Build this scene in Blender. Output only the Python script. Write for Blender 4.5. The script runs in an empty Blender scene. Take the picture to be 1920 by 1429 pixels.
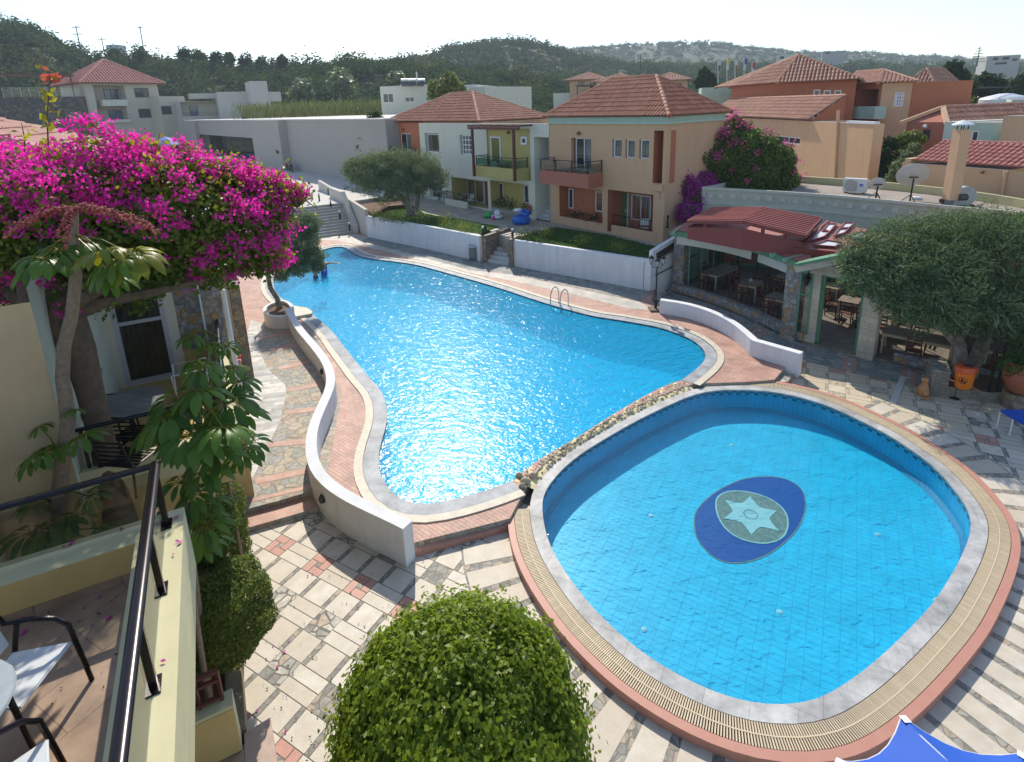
import bpy, bmesh, math, random
import numpy as np
from mathutils import Vector, Matrix
from mathutils.geometry import tessellate_polygon
random.seed(7); RNG=np.random.default_rng(7)
R=math.radians
sc=bpy.context.scene
COL=sc.collection
# ------------------------------------------------------------------ camera
H=8.4; F=1052.0; P_=R(14.85); A_=R(1.855); Y0=477.3
f_=np.array([0,math.cos(P_),-math.sin(P_)]); r0=np.array([1,0,0.]); u0=np.array([0,math.sin(P_),math.cos(P_)])
r_=math.cos(A_)*r0-math.sin(A_)*u0; u_=math.cos(A_)*u0+math.sin(A_)*r0
C0=np.array([0,0,H])
def ray(x,y): return f_+(x-960)/F*r_-(y-Y0)/F*u_
def G(x,y,z=0.):
    "ground point seen at photo pixel x,y at height z"
    d=ray(x,y); return C0+d*((z-H)/d[2])
def PY(x,y,Y):
    d=ray(x,y); return C0+d*(Y/d[1])
def GP(pts,z): return [tuple(G(x,y,z)[:2]) for x,y in pts]
cam=bpy.data.cameras.new('camera'); co=bpy.data.objects.new('camera',cam); COL.objects.link(co)
co.matrix_world=Matrix(((r_[0],u_[0],-f_[0],0),(r_[1],u_[1],-f_[1],0),(r_[2],u_[2],-f_[2],H),(0,0,0,1)))
cam.sensor_width=36; cam.lens=F/1920*36; cam.shift_y=(Y0-714.5)/1920; cam.clip_start=.05; cam.clip_end=6000
sc.camera=co
# ------------------------------------------------------------------ materials
MATS={}
def mat(name,col,rough=.7,noise=0,nscale=4.,col2=None,bump=0,bscale=40.,metal=0,spec=.5,alpha=None,trans=0,emit=None,island=None,stain=0,coord='Object',sub=0):
    """flat principled with optional noise mix col->col2, island random mix, fine bump"""
    if name in MATS: return MATS[name]
    m=bpy.data.materials.new(name); m.use_nodes=True; nt=m.node_tree; N=nt.nodes; L=nt.links
    b=N['Principled BSDF']; b.inputs['Base Color'].default_value=(*col,1); b.inputs['Roughness'].default_value=rough
    b.inputs['Metallic'].default_value=metal; b.inputs['Specular IOR Level'].default_value=spec
    if trans: b.inputs['Transmission Weight'].default_value=trans
    if alpha is not None: b.inputs['Alpha'].default_value=alpha
    if sub: b.inputs['Subsurface Weight'].default_value=sub
    if emit: b.inputs['Emission Color'].default_value=(*emit,1); b.inputs['Emission Strength'].default_value=1
    tc=N.new('ShaderNodeTexCoord')
    src=None
    def mixc(fac,a,bb):
        x=N.new('ShaderNodeMix'); x.data_type='RGBA'; L.new(fac,x.inputs[0])
        if isinstance(a,tuple): x.inputs[6].default_value=(*a,1)
        else: L.new(a,x.inputs[6])
        if isinstance(bb,tuple): x.inputs[7].default_value=(*bb,1)
        else: L.new(bb,x.inputs[7])
        return x.outputs[2]
    if island:
        g=N.new('ShaderNodeNewGeometry'); rp=N.new('ShaderNodeValToRGB'); L.new(g.outputs['Random Per Island'],rp.inputs[0])
        cs=[col]+list(island); e=rp.color_ramp.elements
        while len(e)<len(cs): e.new(.5)
        for i,cc in enumerate(cs): e[i].position=i/(len(cs)-1); e[i].color=(*cc,1)
        src=rp.outputs[0]
    if noise:
        n=N.new('ShaderNodeTexNoise'); n.inputs['Scale'].default_value=nscale; n.inputs['Detail'].default_value=5; n.inputs['Roughness'].default_value=.62
        L.new(tc.outputs[coord],n.inputs['Vector'])
        mr=N.new('ShaderNodeMapRange'); mr.inputs[1].default_value=.35; mr.inputs[2].default_value=.7; mr.inputs[3].default_value=0; mr.inputs[4].default_value=noise
        L.new(n.outputs[0],mr.inputs[0])
        c2=col2 or tuple(x*.6 for x in col)
        src=mixc(mr.outputs[0],src if src else col,c2)
    if stain:
        n=N.new('ShaderNodeTexNoise'); n.inputs['Scale'].default_value=.8; n.inputs['Detail'].default_value=8; n.inputs['Roughness'].default_value=.7
        mp=N.new('ShaderNodeMapping'); mp.inputs['Scale'].default_value=(3,3,.35); L.new(tc.outputs[coord],mp.inputs[0]); L.new(mp.outputs[0],n.inputs['Vector'])
        mr=N.new('ShaderNodeMapRange'); mr.inputs[1].default_value=.45; mr.inputs[2].default_value=.75; mr.inputs[4].default_value=stain; L.new(n.outputs[0],mr.inputs[0])
        src=mixc(mr.outputs[0],src if src else col,tuple(x*.62 for x in col))
    if src: L.new(src,b.inputs['Base Color'])
    if bump:
        n=N.new('ShaderNodeTexNoise'); n.inputs['Scale'].default_value=bscale; n.inputs['Detail'].default_value=4
        L.new(tc.outputs[coord],n.inputs['Vector'])
        bp=N.new('ShaderNodeBump'); bp.inputs['Strength'].default_value=bump; bp.inputs['Distance'].default_value=.02; L.new(n.outputs[0],bp.inputs['Height']); L.new(bp.outputs[0],b.inputs['Normal'])
    MATS[name]=m; return m
def nodes(m): return m.node_tree.nodes,m.node_tree.links,m.node_tree.nodes['Principled BSDF']
def crazy(name,cols,grout,scale,gw=.06,rough=.7,coord='Object',bump=.4,vscale=(1,1,1),rand=1.):
    "irregular stone pieces: voronoi cells with joints"
    m=mat(name,cols[0],rough); N,L,b=nodes(m)
    tc=N.new('ShaderNodeTexCoord'); mp=N.new('ShaderNodeMapping'); mp.inputs['Scale'].default_value=tuple(scale*v for v in vscale)
    L.new(tc.outputs[coord],mp.inputs[0])
    v=N.new('ShaderNodeTexVoronoi'); v.inputs['Scale'].default_value=1; v.inputs['Randomness'].default_value=rand
    e=N.new('ShaderNodeTexVoronoi'); e.feature='DISTANCE_TO_EDGE'; e.inputs['Scale'].default_value=1; e.inputs['Randomness'].default_value=rand
    L.new(mp.outputs[0],v.inputs[0]); L.new(mp.outputs[0],e.inputs[0])
    rp=N.new('ShaderNodeValToRGB'); rp.color_ramp.interpolation='CONSTANT'
    sp=N.new('ShaderNodeSeparateColor'); L.new(v.outputs['Color'],sp.inputs[0]); L.new(sp.outputs[0],rp.inputs[0])
    el=rp.color_ramp.elements
    while len(el)<len(cols): el.new(.5)
    for i,c in enumerate(cols): el[i].position=i/len(cols); el[i].color=(*c,1)
    n=N.new('ShaderNodeTexNoise'); n.inputs['Scale'].default_value=9; n.inputs['Detail'].default_value=6; L.new(tc.outputs[coord],n.inputs[0])
    x=N.new('ShaderNodeMix'); x.data_type='RGBA'; x.blend_type='MULTIPLY'; x.inputs[0].default_value=.75; L.new(rp.outputs[0],x.inputs[6])
    mr0=N.new('ShaderNodeMapRange'); mr0.inputs[1].default_value=.3; mr0.inputs[2].default_value=.7; mr0.inputs[3].default_value=.6; mr0.inputs[4].default_value=1.25; L.new(n.outputs[0],mr0.inputs[0]); L.new(mr0.outputs[0],x.inputs[7])
    mr=N.new('ShaderNodeMapRange'); mr.inputs[1].default_value=gw*.7; mr.inputs[2].default_value=gw; L.new(e.outputs['Distance'],mr.inputs[0])
    y=N.new('ShaderNodeMix'); y.data_type='RGBA'; L.new(mr.outputs[0],y.inputs[0]); y.inputs[6].default_value=(*grout,1); L.new(x.outputs[2],y.inputs[7])
    L.new(y.outputs[2],b.inputs['Base Color'])
    if bump:
        bp=N.new('ShaderNodeBump'); bp.inputs['Strength'].default_value=bump; bp.inputs['Distance'].default_value=.03
        L.new(mr.outputs[0],bp.inputs['Height']); L.new(bp.outputs[0],b.inputs['Normal'])
    return m
def brickmat(name,c1,c2,grout,w,h,mortar=.004,rot=0,coord='Object',rough=.6,offset=.5,bias=0,noise=.5,wobble=0,rotx=0):
    m=mat(name,c1,rough); N,L,b=nodes(m)
    tc=N.new('ShaderNodeTexCoord'); mp=N.new('ShaderNodeMapping'); mp.inputs['Rotation'].default_value=(rotx,0,rot); L.new(tc.outputs[coord],mp.inputs[0])
    vec=mp.outputs[0]
    if wobble:
        nn=N.new('ShaderNodeTexNoise'); nn.inputs['Scale'].default_value=3; nn.inputs['Detail'].default_value=2; L.new(tc.outputs[coord],nn.inputs[0])
        vm=N.new('ShaderNodeVectorMath'); vm.operation='MULTIPLY_ADD'; L.new(nn.outputs[1],vm.inputs[0]); vm.inputs[1].default_value=(wobble,wobble,0); L.new(vec,vm.inputs[2]); vec=vm.outputs[0]
    t=N.new('ShaderNodeTexBrick'); L.new(vec,t.inputs[0]); t.offset=offset; t.offset_frequency=2
    t.inputs['Color1'].default_value=(*c1,1); t.inputs['Color2'].default_value=(*c2,1); t.inputs['Mortar'].default_value=(*grout,1)
    t.inputs['Scale'].default_value=1; t.inputs['Mortar Size'].default_value=mortar; t.inputs['Brick Width'].default_value=w; t.inputs['Row Height'].default_value=h; t.inputs['Bias'].default_value=bias
    n=N.new('ShaderNodeTexNoise'); n.inputs['Scale'].default_value=1.7; n.inputs['Detail'].default_value=9; n.inputs['Roughness'].default_value=.7; L.new(tc.outputs[coord],n.inputs[0])
    mr0=N.new('ShaderNodeMapRange'); mr0.inputs[1].default_value=.35; mr0.inputs[2].default_value=.65; mr0.inputs[3].default_value=1-noise; mr0.inputs[4].default_value=1.1; L.new(n.outputs[0],mr0.inputs[0])
    x=N.new('ShaderNodeMix'); x.data_type='RGBA'; x.blend_type='MULTIPLY'; x.inputs[0].default_value=1; L.new(t.outputs[0],x.inputs[6]); L.new(mr0.outputs[0],x.inputs[7])
    L.new(x.outputs[2],b.inputs['Base Color'])
    bp=N.new('ShaderNodeBump'); bp.invert=True; bp.inputs['Strength'].default_value=.4; bp.inputs['Distance'].default_value=.01; L.new(t.outputs['Fac'],bp.inputs['Height']); L.new(bp.outputs[0],b.inputs['Normal'])
    return m
# ------------------------------------------------------------------ objects
def empty(name,label,cat,loc=(0,0,0),rz=0,group=None):
    o=bpy.data.objects.new(name,None); COL.objects.link(o); o.location=loc; o.rotation_euler=(0,0,rz); o.empty_display_size=.2
    tag(o,label,cat,group); return o
def tag(o,label,cat,group=None):
    o['label']=label; o['category']=cat
    if group: o['group']=group
    return o
def kind(o,k): o['kind']=k; return o
class MB:
    def __init__(s,ori=(0,0,0),rz=0):
        s.v=[];s.f=[];s.m=[];s.mats=[];s.ori=np.array(ori,float); s.c=math.cos(-rz); s.s=math.sin(-rz); s.uv=None
    def mi(s,m):
        if m not in s.mats: s.mats.append(m)
        return s.mats.index(m)
    def add(s,vs,fs,m):
        b=len(s.v); i=s.mi(m)
        s.v+= [tuple(map(float,v)) for v in vs]; s.f+=[tuple(b+k for k in q) for q in fs]; s.m+=[i]*len(fs)
    def box(s,x0,y0,z0,x1,y1,z1,m,T=None):
        vs=[(x0,y0,z0),(x1,y0,z0),(x1,y1,z0),(x0,y1,z0),(x0,y0,z1),(x1,y0,z1),(x1,y1,z1),(x0,y1,z1)]
        if T is not None: vs=[T(*v) for v in vs]
        s.add(vs,[(0,3,2,1),(4,5,6,7),(0,1,5,4),(1,2,6,5),(2,3,7,6),(3,0,4,7)],m)
    def bar(s,a,b,w,h,m,up=(0,0,1)):
        "rectangular bar from a to b, section w (sideways) x h (up)"
        a=Vector(a);b=Vector(b);d=(b-a).normalized();up=Vector(up)
        if abs(d.dot(up))>.98: up=Vector((0,1,0))
        x=d.cross(up).normalized();y=x.cross(d).normalized()
        vs=[p+x*(sx*w/2)+y*(sy*h/2) for p in (a,b) for sx,sy in ((-1,-1),(1,-1),(1,1),(-1,1))]
        s.add(vs,[(0,1,2,3),(7,6,5,4),(0,4,5,1),(1,5,6,2),(2,6,7,3),(3,7,4,0)],m)
    def tube(s,pts,rad,m,n=8,cap=True):
        pts=[Vector(p) for p in pts]; k=len(pts)
        if not hasattr(rad,'__len__'): rad=[rad]*k
        vs=[];prev=None
        for i,p in enumerate(pts):
            d=(pts[min(i+1,k-1)]-pts[max(i-1,0)])
            d=d.normalized() if d.length>1e-9 else Vector((0,0,1))
            if prev is None:
                a=d.orthogonal().normalized()
            else:
                a=prev-d*prev.dot(d); a=a.normalized() if a.length>1e-6 else d.orthogonal().normalized()
            prev=a; b=d.cross(a)
            for j in range(n):
                t=2*math.pi*j/n; vs.append(p+(a*math.cos(t)+b*math.sin(t))*rad[i])
        fs=[(i*n+j,i*n+(j+1)%n,(i+1)*n+(j+1)%n,(i+1)*n+j) for i in range(k-1) for j in range(n)]
        if cap: fs+=[tuple(range(n-1,-1,-1)),tuple((k-1)*n+j for j in range(n))]
        s.add(vs,fs,m)
    def lathe(s,prof,m,c=(0,0,0),n=16,sx=1,sy=1):
        vs=[(c[0]+r*sx*math.cos(2*math.pi*j/n),c[1]+r*sy*math.sin(2*math.pi*j/n),c[2]+z) for r,z in prof for j in range(n)]
        k=len(prof)
        fs=[(i*n+j,i*n+(j+1)%n,(i+1)*n+(j+1)%n,(i+1)*n+j) for i in range(k-1) for j in range(n)]
        fs+=[tuple(range(n-1,-1,-1)),tuple((k-1)*n+j for j in range(n))]
        s.add(vs,fs,m)
    def prism(s,poly,z0,z1,m,mtop=None,bottom=False):
        "poly = xy outline (ccw or cw), extruded"
        n=len(poly)
        area=sum(poly[i][0]*poly[(i+1)%n][1]-poly[(i+1)%n][0]*poly[i][1] for i in range(n))
        if area<0: poly=poly[::-1]
        zt=z1 if hasattr(z1,'__len__') else [z1]*n
        if area<0 and hasattr(z1,'__len__'): zt=list(z1)[::-1]
        vs=[(p[0],p[1],z0) for p in poly]+[(p[0],p[1],zt[i]) for i,p in enumerate(poly)]
        s.add(vs,[(i,(i+1)%n,n+(i+1)%n,n+i) for i in range(n)],m)
        s.add([(p[0],p[1],zt[i]) for i,p in enumerate(poly)],[tuple(range(n))],mtop or m)
        if bottom: s.add([(p[0],p[1],z0) for p in poly],[tuple(range(n-1,-1,-1))],m)
    def sph(s,c,r,m,n=10,k=6,sz=1):
        prof=[(max(.001,r*math.sin(math.pi*i/k)),-r*math.cos(math.pi*i/k)*sz) for i in range(k+1)]
        s.lathe(prof,m,c,n)
    def build(s,name,parent=None,smooth=False,bevel=0,k=None):
        me=bpy.data.meshes.new(name)
        V=np.array(s.v,float).reshape(-1,3)-s.ori
        if s.s: V=np.stack([V[:,0]*s.c-V[:,1]*s.s,V[:,0]*s.s+V[:,1]*s.c,V[:,2]],1)
        me.from_pydata(V.tolist(),[],s.f)
        for m in s.mats: me.materials.append(m)
        me.polygons.foreach_set('material_index',s.m)
        if smooth is True: me.polygons.foreach_set('use_smooth',[True]*len(s.f))
        me.update()
        o=bpy.data.objects.new(name,me); COL.objects.link(o)
        if parent: o.parent=parent
        else: o.location=tuple(s.ori)
        if not parent and s.s: o.rotation_euler=(0,0,-math.atan2(s.s,s.c))
        if smooth=='auto':
            me.polygons.foreach_set('use_smooth',[True]*len(s.f)); me.set_sharp_from_angle(angle=R(38))
        if bevel:
            bm=bmesh.new(); bm.from_mesh(me); bmesh.ops.remove_doubles(bm,verts=bm.verts,dist=1e-5)
            es=[e for e in bm.edges if len(e.link_faces)==2 and e.calc_face_angle(0)>R(30)]
            bmesh.ops.bevel(bm,geom=es,offset=bevel,segments=2,affect='EDGES',clamp_overlap=True); bm.to_mesh(me); bm.free()
        if k: o['kind']=k
        return o
def sheet(name,outer,holes,z,m,parent=None,thick=0,k=None,mside=None):
    "flat sheet with holes; thick>0 adds skirts down"
    bm=bmesh.new(); ed=[]
    for lp in [outer]+holes:
        vs=[bm.verts.new((p[0],p[1],z)) for p in lp]
        ed+=[bm.edges.new((vs[i],vs[(i+1)%len(vs)])) for i in range(len(vs))]
    bmesh.ops.triangle_fill(bm,use_beauty=True,use_dissolve=False,edges=ed)
    bmesh.ops.recalc_face_normals(bm,faces=bm.faces)
    for fc in bm.faces:
        if fc.normal.z<0: fc.normal_flip()
    if thick:
        for lp in [outer]+holes:
            a=[bm.verts.new((p[0],p[1],z)) for p in lp]; b=[bm.verts.new((p[0],p[1],z-thick)) for p in lp]
            for i in range(len(a)):
                j=(i+1)%len(a); fc=bm.faces.new((a[i],b[i],b[j],a[j])); fc.material_index=1 if mside else 0
    me=bpy.data.meshes.new(name); bm.to_mesh(me); bm.free(); me.materials.append(m)
    if mside: me.materials.append(mside)
    o=bpy.data.objects.new(name,me); COL.objects.link(o)
    if parent: o.parent=parent
    if k: o['kind']=k
    return o
def smooth_loop(pts,step=.25,closed=True):
    "centripetal-ish catmull-rom resample"
    P=[np.array(p,float) for p in pts]; n=len(P); out=[]
    rng=range(n) if closed else range(n-1)
    for i in rng:
        p0=P[(i-1)%n] if closed or i>0 else P[0]; p1=P[i]; p2=P[(i+1)%n]; p3=P[(i+2)%n] if closed or i+2<n else P[-1]
        L=np.linalg.norm(p2-p1); k=max(1,int(L/step))
        for j in range(k):
            t=j/k; out.append(.5*((2*p1)+(-p0+p2)*t+(2*p0-5*p1+4*p2-p3)*t*t+(-p0+3*p1-3*p2+p3)*t**3))
    if not closed: out.append(P[-1])
    for _ in range(2):
        Q=out[:]
        for i in range(len(out)):
            if not closed and (i==0 or i==len(out)-1): continue
            Q[i]=(out[i-1]+2*out[i]+out[(i+1)%len(out)])/4
        out=Q
    return [tuple(p) for p in out]
def normals2(pts,closed=True):
    n=len(pts); P=np.array(pts)[:,:2]
    T=np.roll(P,-1,0)-np.roll(P,1,0)
    if not closed: T[0]=P[1]-P[0]; T[-1]=P[-1]-P[-2]
    T/=np.linalg.norm(T,axis=1)[:,None]
    return np.stack([T[:,1],-T[:,0]],1)
def offset(pts,d,closed=True): return [tuple(p) for p in (np.array(pts)[:,:2]+normals2(pts,closed)*d)]
def strip(mb,a,b,za,zb,m,closed=True):
    n=len(a); vs=[(p[0],p[1],za) for p in a]+[(p[0],p[1],zb) for p in b]
    mb.add(vs,[(i,(i+1)%n,n+(i+1)%n,n+i) for i in range(n if closed else n-1)],m)
def copy_tree(o,parent=None,mapping=None):
    c=o.copy(); COL.objects.link(c); c.parent=parent
    for ch in list(o.children): copy_tree(ch,c)
    return c
def fast_mesh(name,V,nv,mats,mi=None,parent=None,smooth=False,k=None,loc=None,UVs=None):
    "V: (n*nv,3) verts, each consecutive nv verts a polygon"
    n=len(V)//nv; me=bpy.data.meshes.new(name)
    me.vertices.add(len(V)); me.vertices.foreach_set('co',np.ascontiguousarray(V,dtype=np.float32).ravel())
    me.loops.add(n*nv); me.loops.foreach_set('vertex_index',np.arange(n*nv,dtype=np.int32))
    me.polygons.add(n); me.polygons.foreach_set('loop_start',np.arange(0,n*nv,nv,dtype=np.int32))
    for m in mats: me.materials.append(m)
    if mi is not None: me.polygons.foreach_set('material_index',np.asarray(mi,dtype=np.int32))
    me.update(calc_edges=True)
    o=bpy.data.objects.new(name,me); COL.objects.link(o)
    if parent: o.parent=parent
    if loc is not None: o.location=loc
    if k: o['kind']=k
    return o
def rnd_unit(n):
    v=RNG.normal(size=(n,3)); return v/np.linalg.norm(v,axis=1)[:,None]
def leaf_quads(Cn,Nn,L,W,jit=.6,droop=0.,tdir=None,fold=0.):
    "diamond-ish leaves: centre Cn, rough normal Nn"
    n=len(Cn); N=Nn+rnd_unit(n)*jit; N/=np.linalg.norm(N,axis=1)[:,None]
    if tdir is None: T=rnd_unit(n)
    else: T=tdir+rnd_unit(n)*.5
    T=T-N*np.sum(T*N,1)[:,None]; T[:,2]-=droop; T/=np.linalg.norm(T,axis=1)[:,None]
    B=np.cross(N,T); B/=np.linalg.norm(B,axis=1)[:,None]
    s=(.7+.6*RNG.random(n))[:,None]
    a=Cn-T*L*.5*s; c=Cn+T*L*.5*s; b=Cn+B*W*.5*s-T*L*.05*s+N*fold*s; d=Cn-B*W*.5*s-T*L*.05*s+N*fold*s
    V=np.empty((n*4,3)); V[0::4]=a; V[1::4]=b; V[2::4]=c; V[3::4]=d
    return V
def leafmat(name,c1,c2,c3=None,rough=.5,spec=.35,tl=.35):
    cols=[c2]+([c3] if c3 else [])
    m=mat(name,c1,rough,island=cols,spec=spec); N,L,b=nodes(m)
    src=b.inputs['Base Color'].links[0].from_socket
    t=N.new('ShaderNodeBsdfTranslucent'); hs=N.new('ShaderNodeMix'); hs.data_type='RGBA'; hs.blend_type='MULTIPLY'; hs.inputs[0].default_value=1; L.new(src,hs.inputs[6]); hs.inputs[7].default_value=(1.5,1.5,.7,1) if c1[1]>c1[0] else (1.3,.9,1.3,1)
    L.new(hs.outputs[2],t.inputs[0])
    x=N.new('ShaderNodeMixShader'); x.inputs[0].default_value=tl; L.new(b.outputs[0],x.inputs[1]); L.new(t.outputs[0],x.inputs[2])
    L.new(x.outputs[0],N['Material Output'].inputs[0]); return m
# ================================================================== ground, pools, paving
ZD=.24; ZR=.17; ZT=1.55        # upper deck, round pool rim, house terrace
def inside(p,poly):
    x,y=p[0],p[1]; c=False; n=len(poly)
    for i in range(n):
        x1,y1=poly[i][:2]; x2,y2=poly[(i+1)%n][:2]
        if (y1>y)!=(y2>y) and x<(x2-x1)*(y-y1)/(y2-y1)+x1: c=not c
    return c
def area2(p): return sum(p[i][0]*p[(i+1)%len(p)][1]-p[(i+1)%len(p)][0]*p[i][1] for i in range(len(p)))/2
rim_px=[(961,902),(927,915),(887,928),(856,936),(830,943),(803,947),(777,948),(754,941),(735,928),(721,910),(713,891),(709.5,870),(711,847),(717,823),(724,799),(726.5,780),(725,763),(721,746),(710,727),(689,705),(669,680),(647,653),(622,621),(587,590),(571,577),(552,573.7),(530,561),(516,545),(513,528),(520,512),(538,497),(566,482),(598,471.7),(612.5,466.5),(629,462.7),(646,464),(662,474),(679,481.7),(708,486.7),(746,491.5),(781,497),(808,504),(844,514),(860,518.5),(891,527),(938,541),(977,554),(1021.5,568.5),(1076,584),(1120,594.6),(1159.5,600),(1180,604),(1211,609),(1240,615),(1267.5,624.6),(1297,637),(1313,649.6),(1322.7,660),(1324,668),(1319.6,679),(1305,693),(1278,713)]
dam_px=[(1278,713),(1249,722),(1202,746),(1136.5,785),(1082,820),(1005.5,865),(961,902)]
RIM=smooth_loop(GP(rim_px,ZD),.22,False); DAM=smooth_loop(GP(dam_px,ZD),.22,False)
if area2(RIM+DAM[1:-1])<0: RIM=RIM[::-1]; DAM=DAM[::-1]
MI=RIM+DAM[1:-1]
rp_px=[(1014.6,956.6),(1016.5,931),(1025.5,913),(1045.6,887),(1082,854.7),(1133,822),(1191,789),(1246,762),(1293,742),(1329,733),(1373,730),(1417,731),(1464,736.4),(1528,751.6),(1573,769),(1618,790),(1666,815),(1706,840.7),(1740.6,864.6),(1772.5,894),(1799,926),(1815,949.7),(1823.5,976),(1820,1007),(1801.5,1051.7),(1773.8,1099.9),(1748,1137),(1718,1170),(1685,1203.5),(1640.6,1244),(1592,1281),(1548,1307),(1511,1320),(1474,1326),(1437,1324.5),(1400,1318.5),(1340,1300),(1265,1264),(1205,1226),(1169,1197),(1118,1149.4),(1082,1105.8),(1052.8,1065.7),(1034.6,1033),(1022,1000)]
RI=smooth_loop(GP(rp_px,ZR),.15)
if area2(RI)<0: RI=RI[::-1]
S1,S2,S3=.24,.58,.71
RO1,RO2,RO3=offset(RI,S1),offset(RI,S2),offset(RI,S3)
MO=offset(RIM,.36,False); MO2=offset(RIM,.58,False)
# --- materials
marble=mat('white_marble',(.62,.555,.45),.6,noise=.6,nscale=4,col2=(.46,.38,.28),island=[(.68,.62,.52),(.55,.475,.36),(.65,.59,.49)],bump=.15,stain=.25)
beige=mat('beige_travertine',(.60,.50,.36),.6,noise=.5,nscale=6,col2=(.47,.38,.26),island=[(.64,.55,.41),(.54,.44,.31)],bump=.1)
redtile=mat('red_clay_tile',(.50,.235,.17),.6,noise=.5,nscale=9,col2=(.58,.33,.25),island=[(.43,.19,.14),(.55,.29,.22)],bump=.1)
slate=crazy('slate_pieces',[(.28,.26,.22),(.35,.32,.26),(.24,.225,.19),(.41,.33,.24)],(.18,.165,.135),7,.05)
slate2=crazy('pale_stone_pieces',[(.50,.46,.38),(.36,.34,.29),(.56,.51,.42),(.27,.26,.22),(.48,.38,.28)],(.15,.14,.115),5,.06)
flag=crazy('flagstone',[(.38,.35,.27),(.31,.31,.26),(.44,.37,.27),(.34,.33,.30),(.40,.30,.22)],(.22,.19,.14),3.6,.035)
greystone=crazy('grey_green_stone',[(.24,.25,.23),(.29,.29,.26),(.20,.215,.20),(.34,.32,.27)],(.17,.165,.15),3.2,.03)
beigest=crazy('beige_stone_pieces',[(.50,.42,.30),(.42,.36,.27),(.55,.47,.34)],(.22,.19,.14),7,.05)
grout=mat('patio_grout',(.16,.145,.12),.9,noise=.5)
def tilelines(m,w,l):
    return m
graymarble=brickmat('grey_marble_coping',(.44,.44,.43),(.54,.53,.51),(.26,.26,.25),.6,.6,mortar=.003,noise=.5,rough=.55,rot=.5)
cream=mat('cream_travertine',(.60,.54,.42),.6,noise=.5,nscale=5,bump=.1)
terracotta=mat('terracotta_rim',(.50,.24,.175),.55,noise=.4,nscale=5,col2=(.42,.17,.12),bump=.1)
grate_m=mat('sand_plastic_grate',(.62,.50,.33),.6,island=[(.56,.45,.30),(.66,.54,.37)])
dark=mat('dark_channel',(.03,.03,.025),.8)
plaster_white=mat('white_plaster',(.74,.74,.75),.8,noise=.4,nscale=2.2,col2=(.62,.61,.59),stain=.45,bump=.12,bscale=60)
brickred=brickmat('pink_paver',(.48,.25,.18),(.55,.32,.235),(.28,.16,.12),.30,.085,mortar=.007,rot=R(40),noise=.35)
strip_pale=brickmat('pale_stone_strip',(.55,.50,.42),(.47,.43,.37),(.30,.28,.24),.5,.42,mortar=.008,rot=R(50),noise=.3)
# --- deck outline (z=.3)
s_edge1=[(461,954),(520,938),(580,921)]
deck_px=[(449,962),(461,954),(520,938),(592,917),(690,985),(777,1017),(870,994),(956,972)]
wall2_base=[(1235,584),(1284,591),(1326,605),(1367.5,626.7),(1388,643),(1410,664),(1451,673.5),(1499,680)]
dk=GP(deck_px,ZD)
# along dam: inside ring strip
ringpts=[p for p in offset(RI,.40) ]
a0=np.array(G(985,905,ZD)[:2]); a1=np.array(G(1325,727,ZD)[:2])
def nearest(L,p): return min(range(len(L)),key=lambda i:(L[i][0]-p[0])**2+(L[i][1]-p[1])**2)
i0=nearest(ringpts,a0); i1=nearest(ringpts,a1); n=len(ringpts)
fw=(i1-i0)%n
arc=[ringpts[(i0+k)%n] for k in range(0,fw+1)] if fw<n/2 else [ringpts[(i0-k)%n] for k in range(0,n-fw+1)]
dam_arc=arc
dk+=arc[::3]
dk+=GP([(1400,716),(1452,712),(1478,681),(1503,682)],ZD)
dk+=[tuple(G(x,y+3,ZD)[:2]) for x,y in wall2_base[::-1][1:]]
dk+=GP([(1222,560),(1230,540),(963,494),(884,485),(694,440),(668,436),(590,446),(560,440),(505,440)],ZD)
dk+=[(-19,37),(-21,30),(-12.2,18.5)]+GP([(474,690),(459,800)],ZD)
DK=dk
deck=sheet('upper_deck',DK,[MI],ZD,brickred,thick=.3,k='structure',mside=flag)
# ground to the horizon with a hole for the round pool and under the main pool
gm=mat('dry_ground',(.26,.21,.14),.95,noise=.8,nscale=.15,col2=(.10,.12,.05),bump=.3)
big=[(-1650,-50),(1650,-50),(1650,1540),(-1650,1540)]
sheet('ground',big,[offset(RI,.3),offset(MI,.05)],-.012,gm,k='structure')
patio_poly=[(-8.,-3),(19,-3),(23,8),(22,22),(12,26),(6.5,26),(5,20),(-9,20)]
k1=next(i for i,p in enumerate(DK) if math.dist(p,G(1230,540,ZD)[:2])<1e-6)
pp2=[(-8.,-3),(19,-3),(23,8),(22,22),(12,26),(7,25.5)]+[tuple(p) for p in DK[k1::-1]]+[(-7,9.5)]
sheet('patio',pp2,[offset(RI,.3)],0,grout,k='structure')
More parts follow.
